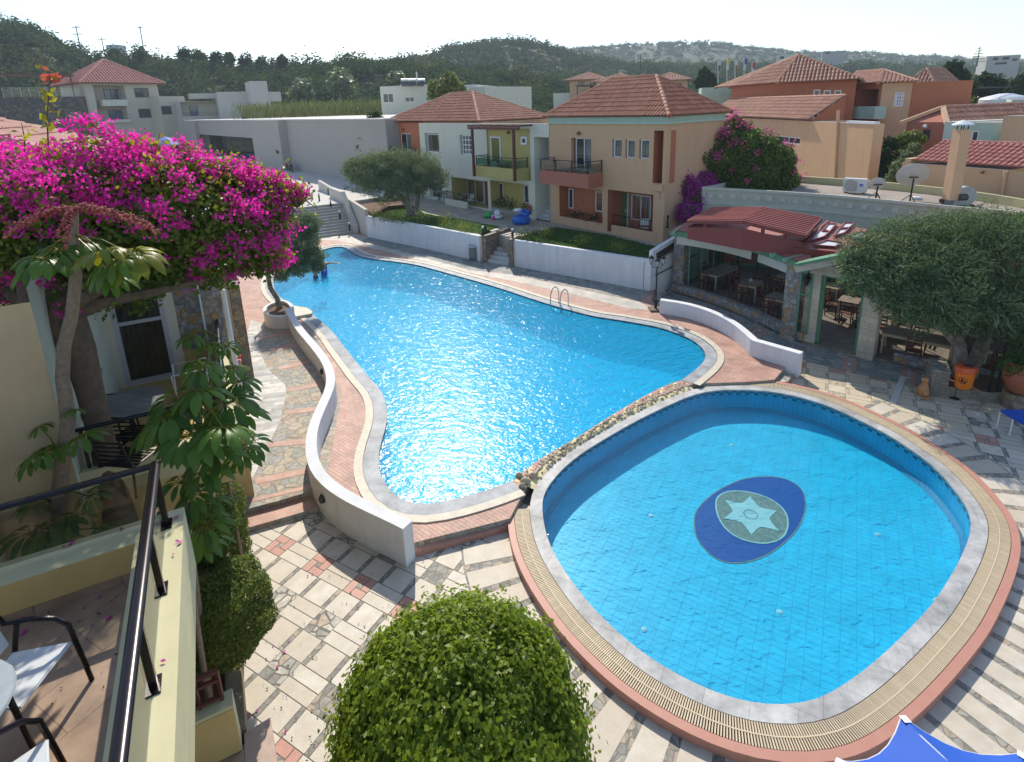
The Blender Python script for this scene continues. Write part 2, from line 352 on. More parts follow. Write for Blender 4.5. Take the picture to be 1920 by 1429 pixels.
# --- tile lattice
th=R(-29.7); E_=np.array([math.cos(th),math.sin(th)]); NN=np.array([-E_[1],E_[0]])
mb=MB(); O_=np.array([-4.93,9.75]); s_=.44; per=1.08; g=.007
def q(a0,a1,b0,b1,m,z=.005,gg=g):
    a0+=gg;a1-=gg;b0+=gg;b1-=gg
    c=[O_+E_*a-NN*b for a,b in ((a0,b0),(a1,b0),(a1,b1),(a0,b1))]
    mb.add([(x,y,z) for x,y in c][::-1],[(0,1,2,3)],m)
ringcut=offset(RI,.68); 
cnt=0
for k in range(-60,40):
    for j in range(-30,40):
        ctr=O_+E_*(j*per+.5)-NN*(k*s_+.2)
        if not inside(ctr,patio_poly) or inside(ctr,ringcut): continue
        if inside(ctr,DK) and ctr[1]>6 and not inside(ctr,MI) and min(math.dist(ctr,p) for p in DK)>1.3: continue
        if inside(ctr,MI): continue
        if math.hypot(ctr[0]-11,ctr[1]-5)>20: continue
        bg=(ctr[1]>13.2+(.45)*(ctr[0]-12)) and ctr[0]>7
        W=beige if bg else marble; SL=beigest if bg else slate
        a=j*per; b=k*s_
        if k%2==0:
            if (k//2)%3==0:
                if bg: q(a,a+s_,b,b+s_,redtile)
                else:
                    h=s_; t=.165
                    q(a,a+h-t,b,b+t,redtile); q(a+h-t,a+h,b,b+h-t,redtile); q(a+t,a+h,b+h-t,b+h,redtile); q(a,a+t,b+t,b+h,redtile); q(a+t,a+h-t,b+t,b+h-t,slate,gg=0)
            else: q(a,a+s_,b,b+s_,(beigest if bg else slate2 if random.random()<.8 else slate),gg=0)
            q(a+s_,a+per,b,b+s_/2,W); q(a+s_,a+per,b+s_/2,b+s_,W)
        else:
            q(a,a+.45,b,b+s_,W); q(a+.45,a+.535,b,b+s_,SL,gg=.002); q(a+.535,a+1.0,b,b+s_,W); q(a+1.0,a+per,b,b+s_,SL,gg=.002)
        cnt+=1
mb.build('patio_tiles',k='structure')
# --- radial planks round the round pool
mb=MB(); Ln=len(RI); Nr=normals2(RI); RIa=np.array(RI)
cum=[0]
for i in range(Ln): cum.append(cum[-1]+math.dist(RI[i],RI[(i+1)%Ln]))
def along(s):
    s%=cum[-1]; i=int(np.searchsorted(cum,s,side='right'))-1; i=min(i,Ln-1); t=(s-cum[i])/(cum[i+1]-cum[i])
    return RIa[i]*(1-t)+RIa[(i+1)%Ln]*t, (lambda v:v/np.linalg.norm(v))(Nr[i]*(1-t)+Nr[(i+1)%Ln]*t)
def sat(px,py): return cum[nearest(RI,G(px,py,ZR))]
sA=sat(1329,733); sB=sat(1014,957)     # dam ends
sC=sat(1575,770); sD=sat(1016,990)
def between(s,a,b): return ((s-a)%cum[-1])<=((b-a)%cum[-1])
# direction: ccw. the non-dam arc goes from sB ccw ... to sA  (bottom then right)
def nondam(s): return between(s,sB,sA)
def plankz(s): return between(s,sD,sC)
if not nondam(sat(1474,1326)): raise RuntimeError('arc')
s=0; dv=cum[-1]/64; kk=0
for i in range(64):
    s0=i*dv
    if not plankz(s0+dv/2): continue
    w=1.02
    for (aa,bb,m,z,o0,o1) in ((s0,s0+dv,slate,.009,.6,w+.66),(s0+.004,s0+dv*.74,marble,.013,.66,w+.62)):
        sub=3; P=[along(aa+(bb-aa)*t/sub) for t in range(sub+1)]
        vs=[(*(p+nn*o0),z) for p,nn in P]+[(*(p+nn*o1),z) for p,nn in P]
        mb.add(vs,[(t,t+1,sub+2+t,sub+1+t) for t in range(sub)][::-1],m)
o=mb.build('radial_paving',k='structure')
# --- round pool rim (thing with parts)
rim=empty('round_pool_rim','rounded pool surround of grey marble, sand coloured drain grate and terracotta kerb','pool surround',(5,10,0),group=None)
def loc(mb_): mb_.ori=np.array([5,10,0.]); return mb_
m1=loc(MB()); strip(m1,RI,RO1,ZR,ZR,graymarble); strip(m1,offset(RI,-.02),offset(RI,-.02),ZR-.05,ZR,graymarble)
strip(m1,offset(RI,-.02),RI,ZR,ZR,graymarble); m1.build('marble_coping',rim)
idx=[i for i in range(Ln) if nondam(cum[i])]
st=next(i for i in range(Ln) if i in set(idx) and (i-1)%Ln not in set(idx)); idx=[(st+t)%Ln for t in range(len(idx))]
sel=lambda L:[L[i] for i in idx]
m2=loc(MB()); strip(m2,sel(RO1),sel(RO2),ZR-.05,ZR-.05,dark,False); strip(m2,sel(RO1),sel(RO1),ZR-.05,ZR,graymarble,False)
m2.build('drain_channel',rim)
m3=loc(MB()); strip(m3,sel(RO2),sel(RO3),ZR+.004,ZR,terracotta,False); strip(m3,sel(RO3),sel(RO3),ZR,-.0,terracotta,False); strip(m3,sel(RO2),sel(RO2),ZR-.05,ZR+.004,terracotta,False)
m3.build('terracotta_kerb',rim)
m4=loc(MB()); s=sB; tot=(sA-sB)%cum[-1]; k=0
while k*.031<tot:
    p,nn=along(sB+k*.031); t=np.array([-nn[1],nn[0]])
    for (o0,o1) in ((S1+.01,(S1+S2)/2-.012),((S1+S2)/2+.012,S2-.01)):
        vs=[(*(p+nn*o+t*w),z) for z in (ZR-.02,ZR+.002) for o,w in ((o0,-.0095),(o1,-.0105),(o1,.0105),(o0,.0095))]
        m4.add(vs,[(4,5,6,7),(0,1,5,4),(2,3,7,6),(1,2,6,5)],grate_m)
    k+=1
sp=offset(RI,(S1+S2)/2); sp0=[ (np.array(p)-n_*.01) for p,n_ in zip(sel(sp),Nr[idx])]; sp1=[(np.array(p)+n_*.01) for p,n_ in zip(sel(sp),Nr[idx])]
strip(m4,sp0,sp1,ZR+.004,ZR+.004,grate_m,False); m4.build('drain_grate',rim)
# --- pool basins with uv walls
def basin(name,loop,ztop,zfloor,mw,mf,slope=None):
    Lp=loop; n=len(Lp); me=bpy.data.meshes.new(name); cc=[0]
    for i in range(n): cc.append(cc[-1]+math.dist(Lp[i],Lp[(i+1)%n]))
    V=[(p[0],p[1],ztop) for p in Lp]+[(p[0],p[1],zfloor) for p in Lp]
    Fc=[((i+1)%n,i,n+i,n+(i+1)%n) for i in range(n)]
    nb=len(V); V+=[(p[0],p[1],zfloor) for p in Lp]; Fc.append(tuple(nb+i for i in range(n)))
    me.from_pydata(V,[],Fc); me.materials.append(mw); me.materials.append(mf)
    me.polygons[n].material_index=1
    uv=me.uv_layers.new(name='UVMap')
    for i in range(n):
        for k,(a,z) in enumerate(((i+1,ztop),(i,ztop),(i,zfloor),(i+1,zfloor))): uv.data[4*i+k].uv=(cc[a],z-ztop)
    me.update(); o=bpy.data.objects.new(name,me); COL.objects.link(o); o['kind']='structure'; return o
def uvbrick(name,c1,c2,gr,w,h,mort):
    m=brickmat(name,c1,c2,gr,w,h,mortar=mort,coord='UV',offset=0,noise=.15,rough=.4); return m
wallt=uvbrick('pool_wall_tile',(.03,.42,.68),(.035,.46,.72),(.012,.24,.45),.125,.245,.006)
floor_r=brickmat('round_pool_floor_tile',(.024,.50,.72),(.027,.53,.75),(.015,.36,.57),.25,.125,mortar=.006,rot=R(31),offset=0,noise=.1,wobble=.045,rough=.4)
floor_m=brickmat('main_pool_floor_tile',(.02,.60,.93),(.025,.64,.95),(.015,.50,.85),.12,.12,mortar=.006,rot=R(31),offset=0,noise=.2,rough=.4)
ZRF=-.50
basin('round_pool_basin',RI,ZR,ZRF,wallt,floor_r); 
basin('main_pool_basin',MI,ZD,-1.0,wallt,floor_m)
navy=mat('navy_pool_tile',(.004,.02,.09),.3)
def checks(name,loop,z,w,h,closed,label,rows=2,every=2):
    mb=MB(); L=[0]; n=len(loop)
    for i in range(n-(0 if closed else 1)): L.append(L[-1]+math.dist(loop[i],loop[(i+1)%n]))
    A=np.array(loop); s=0;k=0
    def at(s):
        i=min(int(np.searchsorted(L,s,side='right'))-1,len(L)-2); t=(s-L[i])/(L[i+1]-L[i]); return A[i]*(1-t)+A[(i+1)%n]*t
    while s+w<L[-1]:
        for r in range(rows):
            if (k+r)%every==0:
                a,b=at(s),at(s+w); mb.add([(*a,z-h*r),(*b,z-h*r),(*b,z-h*(r+1)),(*a,z-h*(r+1))],[(3,2,1,0)],navy)
        s+=w;k+=1
    o=mb.build(name); tag(o,label,'tile border'); return o
checks('tile_border',offset(RI,-.012),ZR-.02,.125,.075,True,'chequered band of navy tiles under the rim of the round pool')
checks('tile_border',offset(MI,-.012),ZD-.012,.25,.07,True,'dashed navy tile line around the long curved pool',rows=1)
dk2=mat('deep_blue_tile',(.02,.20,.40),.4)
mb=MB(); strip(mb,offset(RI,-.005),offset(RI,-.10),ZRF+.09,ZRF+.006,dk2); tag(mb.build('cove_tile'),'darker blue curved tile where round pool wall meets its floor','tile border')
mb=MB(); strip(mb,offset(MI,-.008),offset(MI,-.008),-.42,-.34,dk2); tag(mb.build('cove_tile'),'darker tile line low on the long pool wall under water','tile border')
# mosaic emblem on the round pool floor
mo=empty('floor_mosaic','blue oval mosaic with a pale flower in a grey disc on round pool floor','mosaic',(5,10.4,ZRF))
def ell(px,n=64,z=ZRF):
    "closed smooth curve through pixel points"
    return smooth_loop(GP(px,z),.05)
blue=mat('cobalt_mosaic',(.004,.035,.30),.4,noise=.5,nscale=30,col2=(.003,.022,.20))
grey=crazy('pebble_mosaic',[(.26,.25,.19),(.33,.28,.21),(.21,.22,.17),(.29,.26,.20)],(.17,.16,.12),18,.08,bump=.1)
aqua=mat('aqua_mosaic',(.48,.62,.58),.4,noise=.5,nscale=25,col2=(.5,.6,.58)); palem=mat('pale_mosaic',(.45,.55,.50),.4)
bo=ell([(1301,985),(1303,962),(1322,938),(1352,916),(1395,898),(1440,893.5),(1475,899),(1502,916),(1511,940),(1508,968),(1490,1000),(1460,1028),(1425,1048),(1382,1057.5),(1345,1050),(1318,1027),(1304,1005)])
go=ell([(1341,952),(1344,933),(1362,922.5),(1390,921),(1425,928),(1455,942),(1474,962),(1479,985),(1470,1008),(1448,1019),(1424,1020.5),(1393,1014),(1365,998),(1348,976)])
def flat(name,loop,z,m,par):
    mb=MB(ori=(5,10.4,ZRF)); 
    if area2(loop)<0: loop=loop[::-1]
    mb.add([(x,y,z) for x,y in loop],[tuple(range(len(loop)))],m); return mb.build(name,par)
flat('blue_oval',bo,ZRF+.006,blue,mo); mb=MB(ori=(5,10.4,ZRF)); strip(mb,offset(bo,0),offset(bo,.025),ZRF+.009,ZRF+.009,grey); mb.build('oval_edge',mo)
flat('grey_disc',go,ZRF+.012,grey,mo); mb=MB(ori=(5,10.4,ZRF)); strip(mb,offset(go,-.035) if area2(go)>0 else offset(go[::-1],-.035),go if area2(go)>0 else go[::-1],ZRF+.016,ZRF+.016,palem); mb.build('disc_edge',mo)
cg=np.mean(np.array(go),0)
star=[]
for i in range(14):
    a=2*math.pi*i/14+R(34); rr=(.60 if i%2==0 else .40)
    if i%4==2: rr=.5
    star.append((cg[0]+rr*math.cos(a)*.98,cg[1]+rr*1.0*math.sin(a)))
star=[]
for i in range(24):
    a=2*math.pi*i/24+R(8); j=i%4; rr=(.64,.44,.38,.44)[j]; star.append((cg[0]+rr*math.cos(a)*.98,cg[1]+rr*math.sin(a)))
flat('flower',star,ZRF+.020,aqua,mo)
mb=MB(ori=(5,10.4,ZRF)); cl=[(cg[0]+.13*math.cos(t*math.pi/12),cg[1]+.13*math.sin(t*math.pi/12)) for t in range(24)]; strip(mb,cl,offset(cl,.02),ZRF+.024,ZRF+.024,grey); mb.build('flower_ring',mo)
# inlets
wp=mat('white_plastic',(.45,.62,.66),.5)
for i,(x,y,l) in enumerate([(1221,967,'left of the blue mosaic'),(1646,1003,'right of the blue mosaic'),(1208,1181,'nearest the lower left rim'),(1462,1148,'below the blue mosaic'),(1372,835,'farthest from camera, near upper wall')]):
    p=G(x,y,ZRF); mb=MB(ori=p); mb.lathe([(.001,0),(.055,0),(.055,.008),(.04,.012),(.035,.02),(.001,.022)],wp,p,14)
    tag(mb.build('pool_inlet'),'white round inlet on pool floor '+l,'pool inlet','inlets on the round pool floor')
# skimmer fitting at the right wall
p=G(1759,1128,.05); mb=MB(ori=p); mb.lathe([(.001,-.09),(.06,-.08),(.08,0),(.06,.03),(.001,.04)],wp,p,12); tag(mb.build('pool_lamp'),'white underwater fitting at the right edge of the round pool','pool lamp')
# --- coping of main pool
mp=empty('main_pool_coping','pale marble and travertine edging around the long curved pool','pool edging',(0,20,ZD))
def ml(): return MB(ori=(0,20,ZD))
coping_g=brickmat('blue_grey_marble',(.33,.35,.37),(.40,.42,.43),(.24,.25,.26),.8,.8,mortar=.003,rot=.3,noise=.5,rough=.6)
m=ml(); strip(m,RIM,MO,ZD+.012,ZD+.012,coping_g,False); strip(m,RIM,RIM,ZD-.06,ZD+.012,coping_g,False); m.build('marble_edge',mp)
m=ml(); strip(m,offset(RIM,.375,False),MO2,ZD+.03,ZD+.03,cream,False); strip(m,offset(RIM,.375,False),offset(RIM,.375,False),ZD,ZD+.03,dark,False); strip(m,MO2,MO2,ZD+.03,ZD,cream,False); m.build('travertine_band',mp)
# --- pebble dam
dm=empty('pebble_weir','yellow mortar weir studded with pebbles between the two pools','weir',(3,14,0))
yel=mat('yellow_mortar',(.78,.66,.36),.8,noise=.6,nscale=7,col2=(.60,.45,.20),bump=.3,bscale=25)
peb=mat('brown_pebble',(.36,.30,.20),.4,island=[(.52,.45,.32),(.26,.22,.16),(.64,.58,.45)],noise=.4,nscale=30)
dam_o=offset(RI,.24); j0=nearest(dam_o,DAM[0]); j1=nearest(dam_o,DAM[-1]); nn_=len(dam_o)
fw=(j1-j0)%nn_; inner=[dam_o[(j0+k)%nn_] for k in range(fw+1)] if fw<nn_/2 else [dam_o[(j0-k)%nn_] for k in range(nn_-fw+1)]
def resamp(L,N):
    A=np.array(L); d=np.r_[0,np.cumsum(np.linalg.norm(np.diff(A,axis=0),axis=1))]; t=np.linspace(0,d[-1],N); return np.stack([np.interp(t,d,A[:,0]),np.interp(t,d,A[:,1])],1)
N=90; a_=resamp(DAM,N); b_=resamp(inner,N)
mb=MB(ori=(3,14,0)); prof=[(0,.19),(.06,.225),(.2,.23),(.45,.225),(.8,.205),(1,.172)]
vs=[]; 
for i in range(N):
    for t,z in prof:
        p=a_[i]*(1-t)+b_[i]*t; vs.append((p[0],p[1],z+(.02*math.sin(i*.9+t*7) if 0<t<1 else 0)))
K=len(prof); mb.add(vs,[((i+1)*K+j,(i+1)*K+j+1,i*K+j+1,i*K+j) for i in range(N-1) for j in range(K-1)],yel); mb.build('mortar_bed',dm,smooth=True)
mb=MB(ori=(3,14,0))
for i in range(380):
    s=random.random()*(N-1); k=int(s); u=s-k; t=random.uniform(.16,.96)
    p=(a_[k]*(1-u)+a_[k+1]*u)*(1-t)+(b_[k]*(1-u)+b_[k+1]*u)*t
    z=np.interp(t,[q_[0] for q_ in prof],[q_[1] for q_ in prof]); an=random.uniform(0,3.14); L=random.uniform(.028,.052); W=L*random.uniform(.5,.8)
    ca,sa=math.cos(an),math.sin(an); vv=[]
    for zz,rr in ((-.02,.9),(.008,1),(.028,.6),(.034,.1)):
        for j in range(7):
            x=L*rr*math.cos(j*.8976); y=W*rr*math.sin(j*.8976); vv.append((p[0]+x*ca-y*sa,p[1]+x*sa+y*ca,z+zz))
    mb.add(vv,[(r*7+j,r*7+(j+1)%7,(r+1)*7+(j+1)%7,(r+1)*7+j) for r in range(3) for j in range(7)]+[tuple(21+j for j in range(7))],peb)
mb.build('pebbles',dm,smooth=True)
# big stones at left end
for (x,y,rr) in ((985,903,.10),(999,893,.08),(973,893,.075),(979,913,.07)):
    p=G(x,y,.25); mb=MB(ori=p); mb.lathe([(rr*.5,-.1),(rr,0),(rr*.8,.06),(rr*.3,.1),(.001,.105)],mat('worn_boulder',(.50,.43,.28),.6,noise=.7,nscale=14,bump=.4),p,9,1.2,.8)
    tag(mb.build('boulder',smooth=True),{985:'largest rounded stone at the left end of the weir',999:'rounded stone beside the weir, right of the largest',973:'small rounded stone above the largest at weir end',979:'smallest rounded stone below the largest at weir end'}[x],'stone','boulders at the weir end')
# --- water
def water(name,loop,z,tint,dif,difw,sc1,sc2,bd,rgh=.05,gbump=1.):
    m=bpy.data.materials.new(name); m.use_nodes=True; N=m.node_tree.nodes; L=m.node_tree.links; N.remove(N['Principled BSDF'])
    tc=N.new('ShaderNodeTexCoord'); 
    mpp=N.new('ShaderNodeMapping'); mpp.inputs['Rotation'].default_value=(0,0,.5); mpp.inputs['Scale'].default_value=(1,1.35,1); L.new(tc.outputs['Object'],mpp.inputs[0])
    n1=N.new('ShaderNodeTexNoise'); n1.inputs['Scale'].default_value=sc1; n1.inputs['Detail'].default_value=2; n1.inputs['Distortion'].default_value=.6; L.new(mpp.outputs[0],n1.inputs[0])
    n2=N.new('ShaderNodeTexNoise'); n2.inputs['Scale'].default_value=sc2; n2.inputs['Detail'].default_value=3; n2.inputs['Distortion'].default_value=.8; L.new(mpp.outputs[0],n2.inputs[0])
    ad=N.new('ShaderNodeMath'); ad.operation='MULTIPLY_ADD'; L.new(n2.outputs[0],ad.inputs[0]); ad.inputs[1].default_value=.45; L.new(n1.outputs[0],ad.inputs[2])
    bp=N.new('ShaderNodeBump'); bp.inputs['Strength'].default_value=1; bp.inputs['Distance'].default_value=bd; L.new(ad.outputs[0],bp.inputs['Height'])
    bg=N.new('ShaderNodeBump'); bg.inputs['Strength'].default_value=1; bg.inputs['Distance'].default_value=bd*gbump; L.new(ad.outputs[0],bg.inputs['Height'])
    tr=N.new('ShaderNodeBsdfTransparent'); tr.inputs[0].default_value=(*tint,1)
    df=N.new('ShaderNodeBsdfDiffuse'); df.inputs[0].default_value=(*dif,1); L.new(bp.outputs[0],df.inputs['Normal'])
    a=N.new('ShaderNodeMixShader'); a.inputs[0].default_value=difw; L.new(tr.outputs[0],a.inputs[1]); L.new(df.outputs[0],a.inputs[2])
    gl=N.new('ShaderNodeBsdfGlossy'); gl.inputs['Roughness'].default_value=rgh; L.new(bg.outputs[0],gl.inputs['Normal'])
    fr=N.new('ShaderNodeFresnel'); fr.inputs[0].default_value=1.27; L.new(bg.outputs[0],fr.inputs['Normal'])
    b=N.new('ShaderNodeMixShader'); L.new(fr.outputs[0],b.inputs[0]); L.new(a.outputs[0],b.inputs[1]); L.new(gl.outputs[0],b.inputs[2])
    L.new(b.outputs[0],N['Material Output'].inputs[0])
    mb=MB(); mb.add([(x,y,z) for x,y in loop],[tuple(range(len(loop)))],m); return mb.build(name,k='structure')
water('main_pool_water',offset(MI,.004),ZD-.045,(.45,.92,.99),(.02,.58,.95),.46,3.0,10,.12,.12,.22)
water('round_pool_water',offset(RI,.004),ZR-.045,(.72,.94,.99),(.04,.60,.85),.055,2.6,9,.020,.07,.6)
# --- deck overlays
def overlay(name,px,z,m,lab=None): 
    pts=[tuple(G(x,y,ZD)[:2]) for x,y in px]
    mb=MB(); 
    if area2(pts)<0: pts=pts[::-1]
    mb.add([(x,y,z) for x,y in pts],[tuple(range(len(pts)))],m); return mb.build(name,k='structure')
overlay('stone_band',[(693,444),(800,466),(885,489),(963,497),(1222,546),(1200,565),(1060,536),(960,514),(880,506),(780,478),(680,452)],ZD+.005,greystone)
overlay('pale_paving',[(780,478.5),(880,506.5),(960,515),(1060,537),(1200,566),(1224,582),(1180,579),(1060,549),(960,527),(880,512),(770,484),(700,466),(640,452),(600,450),(590,447),(668,438),(693,445),(680,453)],ZD+.005,strip_pale)
# left walkway: flagstones with red bands and a marble strip by the building
overlay('flagstone_path',[(462,955),(520,940),(600,916),(620,860),(640,740),(600,640),(548,590),(505,598),(480,640),(500,690),(535,722),(537,738),(525,790),(470,905)],ZD+.004,flag)
marbledk=brickmat('marble_strips',(.72,.68,.60),(.36,.36,.34),(.38,.36,.32),.75,.16,mortar=.006,rot=R(-11),noise=.35)
overlay('marble_path',[(461,953),(470,905),(525,790),(537,738),(535,722),(500,690),(482,645),(498,608),(470,600),(455,660),(462,760),(450,900)],ZD+.006,marbledk)
redband=brickmat('red_band_brick',(.52,.25,.18),(.55,.32,.24),(.5,.42,.32),.3,.08,mortar=.006,rot=R(-11),noise=.3)
for i,(a,b) in enumerate([((505,655),(556,645)),((521,688),(575,677)),((540,728),(603,716)),((533,770),(595,763)),((500,830),(582,823)),((478,898),(580,876)),((484,634),(545,620)),((463,938),(590,907))]):
    w=[5,6,7,8,9,11,4,6][i]
    overlay('red_band',[(a[0],a[1]),(b[0],b[1]),(b[0]+3,b[1]+w),(a[0]+2,a[1]+w)],ZD+.009,redband)
# steps down to patio at the left and the two low steps by the weir
mb=MB(); 
def step(mb,px,z,m,mt): mb.prism([tuple(G(x,y,z)[:2]) for x,y in px],0,z,m,mt)
step(mb,[(440,975),(461,957),(600,921),(640,945),(600,951),(449,994)],.12,flag,redband)
mb.build('walkway_steps',k='structure')
mb=MB(); step(mb,[(740,1005),(777,1012),(870,992),(957,970),(957,986),(870,1010),(777,1036),(740,1030)],.12,redtile,redtile)
mb.build('low_steps',k='structure')
mb=MB(); step(mb,[(1452,712),(1478,680),(1500,680),(1503,684),(1477,716),(1453,716)],.12,redtile,slate2); mb.build('low_steps',k='structure')
# ================================================================== building tools
class Fac:
    "vertical plane through A (left) and B (right) seen from outside; u along, v outward, w up (world z)"
    def __init__(s,A,B=None,u=None):
        s.A=np.array(A[:2],float); s.u=np.array(u,float) if u is not None else np.array(B[:2],float)-s.A; s.L=np.linalg.norm(s.u); s.u=s.u/s.L; s.n=np.array([s.u[1],-s.u[0]])
    def P(s,u,v,w): q=s.A+s.u*u+s.n*v; return (q[0],q[1],w)
    def T(s): return lambda u,v,w: s.P(u,v,w)
    def fp(s,px,py,v=0):
        d=ray(px,py); Q=s.A+s.n*v; t=((Q-C0[:2])@s.n)/(d[:2]@s.n); P=C0+t*d; return float((P[:2]-s.A)@s.u),float(P[2])
    def rect(s,x0,y0,x1,y1,v=0):
        a=s.fp(x0,y0,v);b=s.fp(x1,y1,v); c=s.fp(x0,y1,v); d=s.fp(x1,y0,v); return ((a[0]+c[0])/2,(b[0]+d[0])/2,(b[1]+c[1])/2,(a[1]+d[1])/2)
def wall_open(mb,f,u0,u1,w0,w1,ops,m,mrev=None,back=None,v=0):
    "front wall panel with recessed openings (ua,ub,wa,wb,depth[,matback])"
    us=sorted({u0,u1,*[min(max(o[0],u0),u1) for o in ops],*[min(max(o[1],u0),u1) for o in ops]}); ws=sorted({w0,w1,*[max(o[2],w0) for o in ops],*[min(o[3],w1) for o in ops]})
    for i in range(len(us)-1):
        for j in range(len(ws)-1):
            cu=(us[i]+us[i+1])/2; cw=(ws[j]+ws[j+1])/2
            if any(o[0]<cu<o[1] and o[2]<cw<o[3] for o in ops): continue
            mb.add([f.P(us[i],v,ws[j]),f.P(us[i+1],v,ws[j]),f.P(us[i+1],v,ws[j+1]),f.P(us[i],v,ws[j+1])],[(0,1,2,3)],m)
    for o in ops:
        a,b,c,d,dep=o[:5]; mb_=o[5] if len(o)>5 else back; mr=o[6] if len(o)>6 else (mrev or m)
        p=lambda u,vv,w: f.P(u,v-vv,w)
        mb.add([p(a,0,c),p(a,dep,c),p(a,dep,d),p(a,0,d)],[(0,1,2,3)],mr)
        mb.add([p(b,0,c),p(b,0,d),p(b,dep,d),p(b,dep,c)],[(0,1,2,3)],mr)
        mb.add([p(a,0,d),p(a,dep,d),p(b,dep,d),p(b,0,d)],[(0,1,2,3)],mr)
        mb.add([p(a,0,c),p(b,0,c),p(b,dep,c),p(a,dep,c)],[(0,1,2,3)],mr)
        mb.add([p(a,dep,c),p(b,dep,c),p(b,dep,d),p(a,dep,d)],[(0,1,2,3)],mb_ or m)
glassm=mat('window_glass',(.035,.045,.055),.05,spec=.8)
def mkglass(name,col,al):
    m=bpy.data.materials.new(name); m.use_nodes=True; N=m.node_tree.nodes; L=m.node_tree.links; N.remove(N['Principled BSDF'])
    t=N.new('ShaderNodeBsdfTransparent'); t.inputs[0].default_value=(*col,1); g=N.new('ShaderNodeBsdfGlossy'); g.inputs['Roughness'].default_value=.03; fr=N.new('ShaderNodeFresnel'); fr.inputs[0].default_value=1.5
    ad=N.new('ShaderNodeMath'); ad.operation='ADD'; ad.inputs[1].default_value=al; L.new(fr.outputs[0],ad.inputs[0]); x=N.new('ShaderNodeMixShader'); L.new(ad.outputs[0],x.inputs[0]); L.new(t.outputs[0],x.inputs[1]); L.new(g.outputs[0],x.inputs[2]); L.new(x.outputs[0],N['Material Output'].inputs[0]); return m
clear=mkglass('clear_glass',(.80,.86,.84),.02); smoky=mkglass('smoky_glass',(.55,.58,.52),.02); greeng=mkglass('green_glass',(.45,.62,.55),.03)
whitef=mat('white_window_frame',(.72,.73,.75),.45); darkf=mat('dark_window_frame',(.06,.055,.055),.5)
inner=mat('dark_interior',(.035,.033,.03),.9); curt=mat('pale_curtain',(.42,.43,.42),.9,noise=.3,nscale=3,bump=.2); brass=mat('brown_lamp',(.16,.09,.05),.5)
def curtain(mb,f,a,b,c,d,v,m=curt,amp=.03,pitch=.16):
    n=max(4,int((b-a)/pitch*4)); vs=[]
    for i in range(n+1):
        u=a+(b-a)*i/n; vv=v+amp*math.sin(i*math.pi/2+.4)
        vs+=[f.P(u,vv,c),f.P(u,vv,d)]
    mb.add(vs,[(2*i,2*i+2,2*i+3,2*i+1) for i in range(n)],m)
def window(par,f,r,v=-.12,cols=1,rows=1,fw=.055,fm=None,cur=0,name='window',gl=None,ori=None,label=None,open_=None,simple=False):
    "frame mesh with child pane (and curtain)"
    a,b,c,d=r; fm=fm or whitef; ori=ori if ori is not None else par.location
    mb=MB(ori=ori); T=f.T()
    mb.box(a,v,c,b,v+.06,c+fw,fm,T); mb.box(a,v,d-fw,b,v+.06,d,fm,T); mb.box(a,v,c+fw,a+fw,v+.06,d-fw,fm,T); mb.box(b-fw,v,c+fw,b,v+.06,d-fw,fm,T)
    for i in range(1,cols):
        x=a+(b-a)*i/cols; mb.box(x-fw*.45,v+.005,c+fw,x+fw*.45,v+.055,d-fw,fm,T)
    for i in range(1,rows):
        z=c+(d-c)*i/rows; mb.box(a+fw,v+.008,z-fw*.4,b-fw,v+.05,z+fw*.4,fm,T)
    o=mb.build(name,par)
    if label: o['label']=label
    mb=MB(ori=ori); mb.add([f.P(a+fw,v+.025,c+fw),f.P(b-fw,v+.025,c+fw),f.P(b-fw,v+.025,d-fw),f.P(a+fw,v+.025,d-fw)],[(0,1,2,3)],gl or (glassm if not cur else clear)); mb.build('pane',o)
    if cur:
        mb=MB(ori=ori); w=(b-a-2*fw)
        if cur==1: curtain(mb,f,a+fw,b-fw,c+fw,d-fw,v-.05)
        elif cur==2: curtain(mb,f,a+fw+w*.45,b-fw,c+fw,d-fw,v-.05)
        elif cur==3: curtain(mb,f,a+fw,a+fw+w*.28,c+fw,d-fw,v-.05); curtain(mb,f,b-fw-w*.28,b-fw,c+fw,d-fw,v-.05)
        mb.build('curtain',o)
    return o
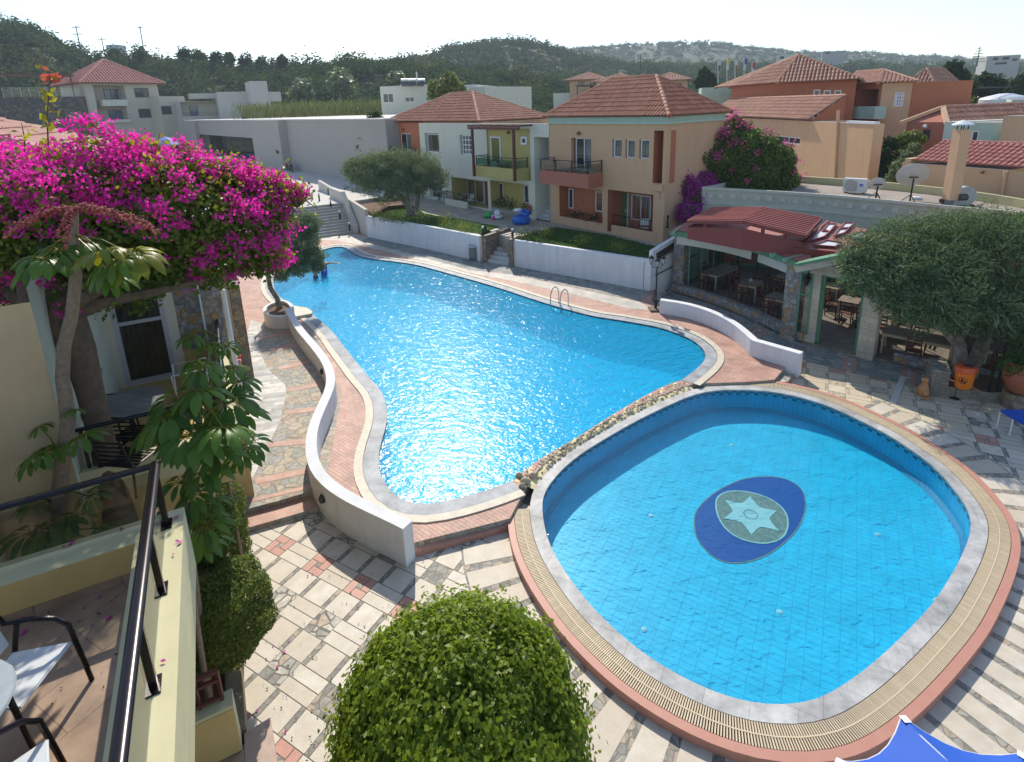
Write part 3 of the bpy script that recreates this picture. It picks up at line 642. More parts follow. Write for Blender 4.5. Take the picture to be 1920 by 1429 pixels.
# ---- clay tile roofs
rooft=mat('clay_roof_tile',(.42,.15,.08),.75,island=[(.48,.20,.11),(.36,.12,.07),(.52,.26,.16)],noise=.6,nscale=7,col2=(.22,.10,.07))
roofp=mat('pinkish_roof_tile',(.46,.17,.13),.75,island=[(.50,.20,.155),(.42,.15,.115),(.53,.235,.18)],noise=.4,nscale=6,col2=(.33,.13,.10))
roofo=mat('weathered_roof_tile',(.45,.22,.14),.8,island=[(.52,.28,.18),(.38,.17,.11),(.56,.34,.24)],noise=.5,nscale=6,col2=(.28,.14,.09))
def tiles(mb,poly,m,cs=.2,tl=.36,seg=4):
    "poly: planar 3d polygon, poly[0]->poly[1] is the eave"
    P=[np.array(p,float) for p in poly]; S=P[1]-P[0]; Ls=np.linalg.norm(S); S/=Ls
    Nm=np.cross(S,P[2]-P[0]); Nm/=np.linalg.norm(Nm)
    if Nm[2]<0: Nm=-Nm
    Tt=np.cross(Nm,S); 
    if Tt[2]<0: Tt=-Tt
    L2=[((p-P[0])@S,(p-P[0])@Tt) for p in P]
    mb.add([tuple(p) for p in P],[tuple(range(len(P)))],m)
    s0=min(a for a,b in L2); s1=max(a for a,b in L2); k=int((s1-s0)/cs); r=cs*.36
    for i in range(k):
        s=s0+(i+.5)*(s1-s0)/k; ts=[]
        for j in range(len(L2)):
            (x1,y1),(x2,y2)=L2[j],L2[(j+1)%len(L2)]
            if (x1>s)!=(x2>s): ts.append(y1+(y2-y1)*(s-x1)/(x2-x1))
        if len(ts)<2: continue
        t0,t1=min(ts),max(ts)
        if t1-t0<.1: continue
        t=t0; first=True
        while t<t1-.02:
            e=min(t+tl,t1); vs=[]
            for (tt,rr,lift) in ((t,r*1.1,.022),(e,r*.92,.0)):
                for q_ in range(seg+1):
                    an=math.pi*q_/seg; vs.append(P[0]+S*(s-math.cos(an)*rr)+Tt*tt+Nm*(math.sin(an)*rr*.95+lift+.004))
            fs=[(j,j+1,seg+2+j,seg+1+j) for j in range(seg)]+[tuple(range(seg,-1,-1))]
            mb.add(vs,fs,m); t=e
def ridge(mb,a,b,m,r=.11,tl=.36):
    a=np.array(a,float);b=np.array(b,float); L=np.linalg.norm(b-a); n=max(1,int(L/tl))
    for i in range(n):
        p=a+(b-a)*i/n;q_=a+(b-a)*(i+1)/n; mb.tube([p,q_],[r*1.12,r*.92],m,7)
def hip_roof(par,f,u0,u1,vf,vb,z,h,over,m,cs=.2,tl=.36,ori=None,capr=.11,name='roof'):
    u0-=over;u1+=over;vf+=over;vb-=over; W=u1-u0; D=vf-vb; k=min(W,D)/2
    if W>=D: r1=(u0+k,(vf+vb)/2); r2=(u1-k,(vf+vb)/2)
    else: r1=((u0+u1)/2,vf-k); r2=((u0+u1)/2,vb+k)
    c=[f.P(u0,vf,z),f.P(u1,vf,z),f.P(u1,vb,z),f.P(u0,vb,z)]; a=f.P(*r1,z+h); b=f.P(*r2,z+h)
    mb=MB(ori=ori if ori is not None else par.location)
    if W>=D:
        pl=[(c[0],c[1],b,a),(c[1],c[2],b),(c[2],c[3],a,b),(c[3],c[0],a)]; hips=[(c[0],a),(c[1],b),(c[2],b),(c[3],a),(a,b)]
    else:
        pl=[(c[0],c[1],a),(c[1],c[2],b,a),(c[2],c[3],b),(c[3],c[0],a,b)]; hips=[(c[0],a),(c[1],a),(c[2],b),(c[3],b),(a,b)]
    for p in pl: tiles(mb,p,m,cs,tl)
    for a_,b_ in hips: 
        if np.linalg.norm(np.array(a_)-np.array(b_))>.1: ridge(mb,a_,b_,m,capr)
    # soffit board
    mb.add([f.P(u0,vf,z-.03),f.P(u1,vf,z-.03),f.P(u1,vb,z-.03),f.P(u0,vb,z-.03)],[(0,1,2,3)],m)
    return mb.build(name,par)
def shell(mb,f,u0,u1,vb,w0,w1,m,vf=0,top=True,mtop=None):
    "side, back walls and flat top of a block whose front is built separately"
    P=f.P
    mb.add([P(u1,vf,w0),P(u1,vb,w0),P(u1,vb,w1),P(u1,vf,w1)],[(0,1,2,3)],m)
    mb.add([P(u0,vb,w0),P(u0,vf,w0),P(u0,vf,w1),P(u0,vb,w1)],[(0,1,2,3)],m)
    mb.add([P(u1,vb,w0),P(u0,vb,w0),P(u0,vb,w1),P(u1,vb,w1)],[(0,1,2,3)],m)
    if top: mb.add([P(u0,vf,w1),P(u1,vf,w1),P(u1,vb,w1),P(u0,vb,w1)],[(0,1,2,3)],mtop or m)
blackm=mat('black_metal',(.012,.012,.013),.4,metal=.3); chair_w=mat('white_chair_canvas',(.66,.68,.64),.7); 
def glass_rail(par,pts,zt,zb,posts=None,gl=None,name='railing',pm=None,r=.022,ps=.03):
    "posts + top rail along pts, glass between"
    pm=pm or blackm; ori=par.location
    mb=MB(ori=ori); mb.tube([(p[0],p[1],zt) for p in pts],r,pm,6)
    P=[]
    for i in range(len(pts)-1):
        L=math.dist(pts[i],pts[i+1]); k=max(1,round(L/1.15))
        P+=[tuple(np.array(pts[i])+(np.array(pts[i+1])-np.array(pts[i]))*j/k) for j in range(k)]
    P.append(pts[-1])
    for p in P: mb.box(p[0]-ps,p[1]-ps,zb,p[0]+ps,p[1]+ps,zt+.03,pm)
    o=mb.build(name,par); mb=MB(ori=ori)
    for i in range(len(pts)-1): mb.add([(*pts[i],zb+.05),(*pts[i+1],zb+.05),(*pts[i+1],zt-.12),(*pts[i],zt-.12)],[(0,1,2,3)],gl or smoky)
    mb.build('glass_panel',o); return o
def bar_rail(par,pts,zt,zb,pm=None,step=.13,name='railing'):
    pm=pm or blackm; mb=MB(ori=par.location)
    for z in (zt,zb+.08): mb.tube([(p[0],p[1],z) for p in pts],.018,pm,6)
    for i in range(len(pts)-1):
        L=math.dist(pts[i],pts[i+1]); k=max(1,round(L/step))
        for j in range(k+1):
            p=np.array(pts[i])+(np.array(pts[i+1])-np.array(pts[i]))*j/k; big=j in(0,k); mb.tube([(p[0],p[1],zb-(.08 if big else 0)),(p[0],p[1],zt)],.018 if big else .007,pm,5)
    return mb.build(name,par)
# ---- terrace chair / table prototypes
def make_chair():
    t=empty('terrace_chair','white sling chair','chair')
    mb=MB(); 
    for s in (-1,1):
        mb.tube([(s*.26,-.24,0),(s*.26,-.22,.62),(s*.26,-.1,.66),(s*.26,.2,.64),(s*.24,.25,.86)],.014,blackm,6); mb.tube([(s*.26,.3,0),(s*.26,.2,.42),(s*.26,.2,.64)],.014,blackm,6); mb.tube([(s*.25,-.22,.42),(s*.25,.22,.40)],.012,blackm,6)
    mb.tube([(-.24,.25,.86),(.24,.25,.86)],.014,blackm,6); mb.build('frame',t)
    mb=MB(); mb.add([(-.24,-.22,.43),(.24,-.22,.43),(.24,.2,.40),(-.24,.2,.40),(-.24,-.22,.415),(.24,-.22,.415),(.24,.2,.385),(-.24,.2,.385)],[(0,1,2,3),(7,6,5,4),(0,4,5,1),(1,5,6,2),(2,6,7,3),(3,7,4,0)],chair_w); mb.build('seat',t)
    mb=MB(); mb.add([(-.235,.21,.50),(.235,.21,.50),(.235,.25,.86),(-.235,.25,.86),(-.235,.225,.50),(.235,.225,.50),(.235,.265,.86),(-.235,.265,.86)],[(0,1,2,3),(7,6,5,4),(0,4,5,1),(1,5,6,2),(2,6,7,3),(3,7,4,0)],chair_w); mb.build('backrest',t)
    return t
def make_table(mtop,r=.4):
    t=empty('terrace_table','round table','table')
    mb=MB(); mb.lathe([(.001,.70),(r,.70),(r+.01,.715),(r,.73),(.001,.73)],mtop,n=24); mb.build('tabletop',t)
    mb=MB(); mb.tube([(0,0,.06),(0,0,.7)],.03,blackm,8); 
    for i in range(4): a=i*math.pi/2+.4; mb.tube([(0,0,.12),(.28*math.cos(a),.28*math.sin(a),.0)],.016,blackm,6)
    mb.build('pedestal',t); return t
CH0=make_chair(); ch_used=[0]
def chair(p,rz,label,group='white sling chairs on the terraces'):
    if ch_used[0]: o=copy_tree(CH0)
    else: o=CH0; ch_used[0]=1
    o.location=p; o.rotation_euler=(0,0,rz); o['label']=label; o['group']=group; return o
tabm=mat('grey_tabletop',(.30,.32,.30),.35,noise=.4,nscale=6); TB0=make_table(tabm); tb_used=[0]
def table(p,label,group='round tables on the terraces'):
    if tb_used[0]: o=copy_tree(TB0)
    else: o=TB0; tb_used[0]=1
    o.location=p; o['label']=label; o['group']=group; return o
# ================================================================== the row of houses behind the pool
tan=mat('tan_plaster',(.62,.38,.22),.85,noise=.15,nscale=1.5,col2=(.52,.31,.18),stain=.25,bump=.1,bscale=50)
mint=mat('mint_plaster',(.44,.56,.46),.8,noise=.2,nscale=2,stain=.2)
rust=mat('rust_plaster',(.46,.155,.075),.85,noise=.2,nscale=2,stain=.25,bump=.1,bscale=50)
rust2=mat('terracotta_plaster',(.42,.15,.095),.85,noise=.2,nscale=2,stain=.2)
whiteh=mat('cream_white_plaster',(.68,.66,.55),.85,noise=.15,nscale=1.2,col2=(.60,.58,.46),stain=.2,bump=.1,bscale=50)
yellowh=mat('mustard_plaster',(.50,.42,.15),.85,noise=.2,nscale=2,stain=.2,bump=.1,bscale=50)
orangeh=mat('orange_plaster',(.50,.17,.085),.85,noise=.2,nscale=2,stain=.25,bump=.1,bscale=50)
flatroof=mat('grey_flat_roof',(.30,.27,.24),.9,noise=.5,nscale=1)
wood_d=mat('dark_red_wood',(.13,.035,.025),.5,noise=.4,nscale=8)
greend=mat('green_door_paint',(.07,.20,.06),.5)
marb_s=mat('white_step_marble',(.60,.60,.58),.5,noise=.3,nscale=3)
A1=G(1033,417,ZT); B1=G(1231,455,ZT); FH=Fac(A1,B1); W1=7.95; TB=ZT-.25
def hempty(name,lab,cat,f,u,v=0,z=ZT,group=None): return empty(name,lab,cat,f.P(u,v,z),group=group)
GH='hotel houses in a row above the pool'
# ---------- tan house
h=hempty('tan_house','tan two storey house with clay hip roof, mint frieze and terracotta balcony','house',FH,4,group=GH)
mb=MB(ori=h.location)
door=FH.rect(1071,259,1108.5,319); wins=[FH.rect(1147.7,261,1165.7,295.6),FH.rect(1172.2,262,1190,296.7),FH.rect(1198,262,1216.7,298)]
niche=FH.rect(1225,245,1243,344); low=FH.rect(1049,352.7,1130,412); porch=FH.rect(1139,360,1224,445); porch=(porch[0],porch[1],ZT+.12,porch[3])
ops=[(*door,.28,inner),*[(*w,.22,inner) for w in wins],(*niche,.7,rust,rust),(*low,.7,rust,rust),(*porch,1.3,rust,rust)]
wall_open(mb,FH,0,W1,TB,7.35,ops,tan); shell(mb,FH,0,W1,-5.0,TB,7.35,tan)
mb.build('wall',h)
mb=MB(ori=h.location)
for a,b,c,d in ((-.1,.1,7.33,7.45),(-.04,.04,7.45,7.62),(-.12,.12,7.62,7.7)): mb.box(a,b,c,W1-a,-5.0-b,d,mint,FH.T())
mb.build('frieze',h)
hip_roof(h,FH,0,W1,0,-5.0,7.72,1.95,.3,rooft,cs=.19,tl=.38)
o=window(h,FH,(door[0]+.22,door[1],door[2],door[3]),v=-.2,cols=2,cur=2,name='balcony_door')
for w in wins: window(h,FH,(w[0]+.06,w[1],w[2],w[3]),v=-.15,cur=1)
window(h,FH,(niche[0]+.15,niche[0]+.45,niche[2]+1.2,niche[3]-.8),v=-.68,name='narrow_window')
l=low; window(h,FH,FH.rect(1065.6,354,1074,391,-.6),v=-.68); window(h,FH,FH.rect(1116,359,1130,397,-.6),v=-.68,cur=1)
d2=FH.rect(1155,363,1176,428,-1.2); mb=MB(ori=h.location); mb.box(d2[0]+.02,-1.29,porch[2],d2[1],-1.23,d2[3],greend,FH.T()); dg=mb.build('front_door',h); dg['label']='green front door with a round sign'
mb=MB(ori=h.location); T_=FH.T(); mb.box(d2[0]-.12,-1.28,porch[2],d2[0]+.02,-1.18,d2[3]+.08,whitef,T_); mb.box(d2[1],-1.28,porch[2],d2[1]+.05,-1.18,d2[3]+.08,whitef,T_); mb.tube([FH.P(d2[1]-.1,-1.2,porch[2]+.9),FH.P(d2[1]-.1,-1.2,porch[2]+1.05)],.02,whitef); mb.build('door_frame',dg)
window(h,FH,FH.rect(1183.5,366,1220,414,-1.2),v=-1.26,cols=2,cur=3,name='sliding_door')
# side niche, stepped corner
mb=MB(ori=h.location)
P=FH.P
mb.box(W1-.005,-.75,niche[2],W1+.012,-.35,niche[3],rust,FH.T()); mb.build('side_recess',h)
mb=MB(ori=h.location); 
for (x0,y0,x1,y1,dd) in ((1226,346,1244,358,.10),(1230,360,1237.5,372,.06)):
    r=FH.rect(x0,y0,x1,y1); mb.box(r[0],-.2,r[2],r[1],dd,r[3],tan,FH.T())
mb.build('stepped_corner',h)
# front parapet of porch
pr=FH.rect(1139,436,1224,458); mb=MB(ori=h.location); mb.box(porch[0]+.28,-.12,TB,porch[1]+.25,.02,ZT+.5,tan,FH.T()); mb.build('parapet',h)
bar_rail(h,[FH.P(porch[0]+.35,-.06,0)[:2],FH.P(porch[1]-.02,-.06,0)[:2]],ZT+1.05,ZT+.5)
# number one on the side wall
mb=MB(ori=h.location); x=W1+.02
def onside(v,z): return FH.P(x,v,z)
mb.box(W1+.01,-.36,2.35,W1+.03,-.28,2.95,blackm,FH.T()); mb.box(W1+.01,-.42,2.30,W1+.03,-.22,2.38,blackm,FH.T()); mb.bar(onside(-.32,2.93),onside(-.42,2.80),.02,.06,blackm); o=mb.build('house_number',h); o['label']='black numeral 1'
# balcony
def balcony(par,f,pxs,vout,m,glass,zb=None,back=0,railh=.62,mside=None):
    (xl,yl),(xr,yr),yb=pxs
    a=f.fp(xl,yl,vout); b=f.fp(xr,yr,vout); z1=(a[1]+b[1])/2; z0=f.fp((xl+xr)/2,yb,vout)[1]
    mb=MB(ori=par.location); T=f.T(); ub,ue=a[0],b[0]
    mb.box(ub,0.003,z0,ue,vout,z0+.14,m,T); mb.box(ub,vout-.12,z0+.14,ue,vout,z1,m,T); mb.box(ub,.003,z0+.14,ub+.12,vout-.12,z1,m,T); mb.box(ue-.12,.003,z0+.14,ue,vout-.12,z1,m,T)
    o=mb.build('balcony',par)
    pts=[f.P(ub+.08,.05,0)[:2],f.P(ub+.08,vout-.06,0)[:2],f.P(ue-.06,vout-.06,0)[:2],f.P(ue-.06,.05,0)[:2]]
    glass_rail(par,pts,z1+railh,z1,gl=glass); return ub,ue,z0,z1
ub,ue,z0,z1=balcony(h,FH,((1011,320),(1103,326),349),1.15,rust2,smoky)
chair(FH.P(ub+.75,.55,z0+.14),R(-50)+2.2,'white sling chair at the left end of the terracotta balcony')
chair(FH.P(ub+2.35,.55,z0+.14),R(-50)-1.0,'white sling chair in front of the open door on the terracotta balcony')
chair(FH.P(ub+3.15,.6,z0+.14),R(-50)-1.5,'white sling chair at the right end of the terracotta balcony')
table(FH.P(ub+1.7,.6,z0+.14),'round table on the terracotta balcony of the tan house')
chair(FH.P(porch[0]+2.1,-.45,ZT+.12),R(-50)+.6,'white sling chair on the ground floor porch beside the green door')
table(FH.P(porch[0]+2.75,-.75,ZT+.12),'round table behind the black rail of the tan house porch')
chair(FH.P(porch[0]+3.25,-.6,ZT+.12),R(-50)-1.2,'white sling chair at the right end of the porch near numeral 1')
def globe(par,f,px,py,v=.0,r=.11):
    u,w=f.fp(px,py,v); mb=MB(ori=par.location); mb.sph(f.P(u,v+.09,w),r,brass,10,6); mb.tube([f.P(u,v,w+.05),f.P(u,v+.09,w)],.03,blackm,6); mb.build('wall_lamp',par,smooth=True)
globe(h,FH,1087,250)
# flower box plants made later
# ---------- white house
h2=hempty('white_house','cream white two storey house with mustard balcony and dark red pergola','house',FH,-5,group=GH)
mb=MB(ori=h2.location); UL=FH.fp(785,231)[0]; UR=-.06; top=7.33
w1=FH.rect(797,250,823,286); w2=FH.rect(862.5,253.5,888,290.5); yb_=FH.rect(913.6,241,994.5,334); st=FH.rect(1002.5,257.5,1030,417)
g1=FH.rect(848,336,915,398); g2=FH.rect(920,342,991.5,394); g0=FH.rect(806,346,829,372)
g1=(g1[0],g1[1],ZT+.1,g1[3]); st=(st[0],UR-.02,ZT,st[3])
ops=[(*w1,.25,inner),(*w2,.22,inner),(*yb_,.10,yellowh,yellowh),(*st,4.5,tan,whiteh),(*g1,1.4,yellowh,yellowh),(*g2,.9,yellowh,yellowh),(g0[0],g0[1],g0[2],g0[3],.3,inner)]
wall_open(mb,FH,UL,UR,TB-.4,top,ops,whiteh); shell(mb,FH,UL,UR,-6,TB-.4,top-.25,whiteh,mtop=flatroof)
for a in ((UL,UR,-.2,0),): mb.box(UL,-.2,top-.25,UR,-.002,top,whiteh,FH.T()); mb.box(UL,-6,top-.25,UL+.2,-.2,top,whiteh,FH.T())
mb.build('wall',h2)
window(h2,FH,(w1[0]+.15,w1[1]-.03,w1[2],w1[3]-.05),v=-.2,cols=1,cur=3,fw=.07); window(h2,FH,(w2[0]+.15,w2[1],w2[2],w2[3]),v=-.18,cols=4,rows=4,fw=.08,label='white lattice window of sixteen panes')
dd=FH.rect(921.5,256,940,315,-.1); window(h2,FH,dd,v=-.09,rows=1,cur=2,fw=.09,name='balcony_door')
window(h2,FH,FH.rect(975.4,256.5,986.5,271.5),v=-.09,fw=.12)
window(h2,FH,FH.rect(935.7,343,943.3,376,-.8),v=-.86); window(h2,FH,FH.rect(982.6,347,991,381,-.8),v=-.86)
window(h2,FH,FH.rect(862,337,872,372,-1.3),v=-1.36,cur=1); window(h2,FH,FH.rect(876,337,907,378,-1.3),v=-1.36,cols=2,cur=3,name='sliding_door'); window(h2,FH,FH.rect(908.5,341,915,398,-.9),v=-.95,name='porch_door'); window(h2,FH,g0,v=-.25,cols=2,cur=1)
globe(h2,FH,955,248,-.1)
ub2,ue2,z02,z12=balcony(h2,FH,((891,312),(967,316),335),1.05,yellowh,greeng)
mb=MB(ori=h2.location); zt_=FH.fp(930,243,1.1)[1]
for uu in (ub2-.02,ue2+.0): mb.box(uu-.07,1.08,z02-.0,uu+.07,1.22,zt_,wood_d,FH.T())
mb.box(ub2-.35,1.05,zt_,ue2+.45,1.25,zt_+.16,wood_d,FH.T())
k=0; uu=ub2-.2
while uu<ue2+.4: mb.box(uu,.0,zt_+.17,uu+.08,1.4,zt_+.28,wood_d,FH.T()); uu+=.42
mb.build('pergola',h2)
chair(FH.P(ub2+1.35,.5,z02+.14),R(-50)+1.2,'white sling chair left of the table on the mustard balcony'); table(FH.P(ub2+2.0,.5,z02+.14),'round table on the mustard balcony under the dark red pergola'); chair(FH.P(ub2+2.75,.5,z02+.14),R(-50)-1.3,'white sling chair right of the table on the mustard balcony')
# porch slab walls and stairs
mb=MB(ori=h2.location); mb.box(g1[0]-.1,.45,TB-.4,g1[0]+2.6,.6,ZT+.45,whiteh,FH.T()); mb.box(g2[0],-.1,TB-.4,g2[1],.0,g2[2]-.0,whiteh,FH.T()); mb.build('parapet',h2)
bar_rail(h2,[FH.P(g1[0]-.02,-.8,0)[:2],FH.P(g1[0]-.02,.52,0)[:2],FH.P(g1[0]+2.5,.52,0)[:2]],ZT+.95,ZT+.45)
mb=MB(ori=h2.location)
for i in range(13): mb.box(st[0],-(.2+i*.29)-.3,ZT-.2,st[1],-(.2+i*.29),ZT+.17*(i+1),marb_s,FH.T())
mb.build('stair',h2)
chair(FH.P(g1[0]+.85,-.1,ZT+.1),R(-50)+2.6,'white sling chair at the back of the cream house ground terrace'); table(FH.P(g1[0]+1.5,-.2,ZT+.1),'round table between chairs on the cream house ground terrace'); chair(FH.P(g1[0]+2.3,.1,ZT+.1),R(-50)-1.4,'white sling chair at the open end of the cream house ground terrace')
table(FH.P(g1[0]-1.3,.35,ZT+.1),'round table on the ground terrace nearest the olive tree'); chair(FH.P(g1[0]-.75,.2,ZT+.1),R(-50)-1.3,'white sling chair on the ground terrace nearest the olive tree')
# ---------- orange house left
FO=Fac(FH.P(FH.fp(731,222,-.6)[0],-.6,0),FH.P(UL+.0,-.6,0))
h3=empty('orange_house','orange two storey house with clay hip roof left of the cream house','house',FO.P(2,0,ZT),group=GH)
WO=12.8
mb=MB(ori=h3.location); d3=FO.rect(750.5,250,771.5,290); pg=FO.rect(752,352,787,398); 
wall_open(mb,FO,0,FO.L,TB-.8,7.35,[(*d3,.25,inner),(pg[0],min(pg[1],FO.L-.1),ZT+.1,pg[3],1.2,rust,rust)],orangeh)
shell(mb,FO,0,WO,-6.5,TB-.8,7.35,orangeh); mb.build('wall',h3)
mb=MB(ori=h3.location); mb.box(FO.L-.1,-6.4,7.0,WO+.1,-.02,7.4,tan,FO.T()); mb.box(FO.L+.02,-.5,7.2,WO+.2,.14,7.42,tan,FO.T()); mb.build('cornice',h3)
# polygonal hip roof from its corners
ze=7.45
def PZ(px,py,z): return tuple(G(px,py,z))
c0=FO.P(-.35,.35,ze); c1=FO.P(FO.L+.6,.35,ze); c2=FO.P(WO+.2,.35,ze); c3=FO.P(WO+.2,-6.6,ze); c4=FO.P(-.35,-6.6,ze)
a1=FO.P(5.2,-2.9,ze+2.05); a2=FO.P(8.0,-2.9,ze+2.05)
mb=MB(ori=h3.location)
for p in ((c0,c1,a1),(c1,c2,a2,a1),(c2,c3,a2),(c3,c4,a1,a2),(c4,c0,a1)): tiles(mb,p,rooft,.2,.38)
for a,b in ((c0,a1),(c1,a1),(c2,a2),(c3,a2),(c4,a1),(a1,a2)): ridge(mb,a,b,rooft)
mb.build('roof',h3)
window(h3,FO,d3,v=-.18,cols=2,cur=2,name='balcony_door',fw=.08); globe(h3,FO,757,243)
mb=MB(ori=h3.location); dz=d3[2]; mb.box(-.8,.003,dz-.35,FO.L-.05,1.1,dz-.15,orangeh,FO.T()); mb.build('balcony',h3)
glass_rail(h3,[FO.P(-.75,.1,0)[:2],FO.P(-.75,1.05,0)[:2],FO.P(FO.L-.1,1.05,0)[:2]],dz+.75,dz-.15,gl=greeng)
mb=MB(ori=h3.location); mb.box(pg[0]-.1,.6,TB-.8,pg[1]+1.2,.75,ZT+.5,orangeh,FO.T()); mb.build('parapet',h3)
chair(FO.P(pg[0]+.8,.1,ZT+.1),R(-50)+.2,'white sling chair on the orange house ground terrace')
# ---------- terrace: lawns, path, retaining walls
lawn=mat('lawn_soil',(.05,.10,.02),.95,noise=.6,nscale=3,col2=(.09,.12,.03))
terr_px=[(693,408.5),(800,424.5),(902,441),(912,434),(958,432),(961,452),(1213,491),(1250,455),(1300,440)]
tp=GP(terr_px,ZT)
tp=GP([(693,409),(800,424.5),(902,441)],ZT)+[FH.P(-6.3,3.2,0)[:2],FH.P(-4.5,3.0,0)[:2]]+GP([(961,452),(1213,491)],ZT)+[FH.P(9.3,3.3,0)[:2],FH.P(8.6,-1,0)[:2],FH.P(9.5,-14,0)[:2],FH.P(-24,-14,0)[:2],(-20,52),(-11.5,41)]
pave=brickmat('terrace_paving',(.46,.40,.31),(.40,.35,.28),(.28,.25,.2),.5,.5,rot=R(-50),noise=.3)
terr=sheet('terrace',tp,[],ZT,pave,k='structure',thick=1.6)
def lawn_patch(px,name,labk):
    pts=GP(px,ZT+.03); 
    if area2(pts)<0: pts=pts[::-1]
    mb=MB(); mb.prism(pts,ZT-.05,ZT+.03,lawn); mb.build('lawn',k='structure'); return pts
L1=lawn_patch([(697,408),(800,423),(900,438),(935,425),(795,400),(770,384),(725,388)],'',0)
L2=lawn_patch([(966,451),(1210,489),(1231,463),(1135,440),(1040,426),(1020,430)],'',0)
soil=mat('brown_soil',(.16,.09,.05),.95,noise=.7,nscale=4,bump=.5,bscale=12)
pts=GP([(660,372),(700,404),(728,388),(770,384),(765,365),(700,362)],ZT+.25); mb=MB(); mb.prism(pts if area2(pts)>0 else pts[::-1],ZT-.5,ZT+.3,soil); mb.build('flower_bed_soil',k='structure')
# grass blades (stuff)
def scatter(poly,n):
    A=np.array(poly); lo=A.min(0)[:2]; hi=A.max(0)[:2]; out=[]
    while len(out)<n:
        p=lo+(hi-lo)*RNG.random(2)
        if inside(p,poly): out.append(p)
    return np.array(out)
grassm=leafmat('grass_blade',(.05,.13,.02),(.08,.17,.03),(.04,.09,.015),tl=.3)
for LL,nb,lab in ((L1,9000,'short green grass of the left lawn above the white wall'),(L2,9000,'short green grass of the right lawn before the tan house')):
    p=scatter(LL,nb); Cn=np.c_[p,np.full(len(p),ZT+.055)]; up=np.tile([0,0,1.],(len(p),1)); Vq=leaf_quads(Cn,rnd_unit(len(p))*np.array([1,1,.15]),.09,.03,jit=.1,tdir=up*1.5)
    o=fast_mesh('grass',Vq,4,[grassm],k='stuff'); tag(o,lab,'grass')
def wallprism(name,ctr,w,z0,z1,m,label,cat,closed=False,ori=None):
    "constant width wall along a centre line, z1 may be list"
    a=offset(ctr,w/2,False); b=offset(ctr,-w/2,False); n=len(ctr); zt=list(z1) if hasattr(z1,'__len__') else [z1]*n
    mb=MB(ori=ori if ori is not None else (*ctr[n//2][:2],z0))
    vs=[(p[0],p[1],z0) for p in a]+[(p[0],p[1],zt[i]) for i,p in enumerate(a)]+[(p[0],p[1],zt[i]) for i,p in enumerate(b)]+[(p[0],p[1],z0) for p in b]
    mb.add(vs,[(k*n+i,k*n+i+1,(k+1)*n+i+1,(k+1)*n+i) for k in range(3) for i in range(n-1)]+[(0,n,2*n,3*n),(n-1,4*n-1,3*n-1,2*n-1)],m)
    o=mb.build(name,smooth='auto'); tag(o,label,cat); return o
# retaining walls
def straight(pts,k=1): return [tuple(p) for p in pts]
wallprism('retaining_wall',[tuple(p) for p in GP([(692,444),(800,466),(903,490)],ZD)],.22,0,ZT+.12,plaster_white,'white retaining wall under the left lawn, left of stone stair','wall')
wallprism('retaining_wall',[tuple(p) for p in GP([(963,498),(1090,521),(1221,545)],ZD)],.22,0,ZT+.12,plaster_white,'white retaining wall under the right lawn, right of stone stair','wall')
# stair between them with rubble cheek walls
rubble=crazy('rubble_stone',[(.28,.20,.12),(.22,.18,.14),(.33,.25,.16),(.18,.15,.13)],(.13,.11,.09),5,.05)
s0=np.array(G(914,492,ZD)[:2]); s1=np.array(G(956,499,ZD)[:2]); dv_=FH.n*-1
sk=empty('stone_stair','pale stone stair climbing between the two white retaining walls','stair',(*((s0+s1)/2),ZD))
mb=MB(ori=sk.location); ns=8; rise=(ZT-ZD)/ns
sd_=(s1-s0)/np.linalg.norm(s1-s0); dv_=np.array([-sd_[1],sd_[0]]); dv_=dv_ if dv_[1]>0 else -dv_
for i in range(ns):
    a=s0+dv_*.3*i; b=s1+dv_*.3*i; c=s1+dv_*(.3*(i+1)+.02); d=s0+dv_*(.3*(i+1)+.02)
    mb.prism([tuple(a),tuple(b),tuple(c),tuple(d)],0,ZD+rise*(i+1),marb_s)
mb.build('steps',sk)
for p,lab in ((s0-sd_*.12,'left'),(s1+sd_*.12,'right')):
    mb=MB(ori=sk.location); q0=p-sd_*.12; q1=p+sd_*.12; e=dv_*2.5
    mb.prism([tuple(q0-dv_*.1),tuple(q1-dv_*.1),tuple(q1+e),tuple(q0+e)],0,ZT+.17,rubble); mb.build('cheek_wall',sk)
# boundary walls right of W2: white ramp wall
pz=G(1222,545,ZD); 
fR=Fac(G(1222,545,ZD),u=-FH.n)   # plane going back
ra=fR.fp(1262,438)
rw=empty('ramp_wall','white stepped garden wall with a dark handrail beside the stone pillar','wall',(pz[0],pz[1],0))
mb=MB(ori=rw.location); T=fR.T()
u1=3.6
mb.add([T(0,0,0),T(u1,0,0),T(u1,0,2.75),T(0,0,2.05),T(0,-.2,0),T(u1,-.2,0),T(u1,-.2,2.75),T(0,-.2,2.05)],[(0,1,2,3),(7,6,5,4),(3,2,6,7),(0,3,7,4),(1,5,6,2)],plaster_white)
mb.build('wall_body',rw); mb=MB(ori=rw.location); mb.bar(T(.25,.01,2.05-.3),T(2.9,.01,2.65-.35),.02,.32,inner); mb.build('slot',rw)
mb=MB(ori=rw.location); mb.tube([T(.1,.12,.95),T(3.3,.12,1.3)],.025,blackm); mb.tube([T(.15,.12,1.62),T(3.2,.12,2.15)],.018,blackm);  mb.build('handrail',rw)
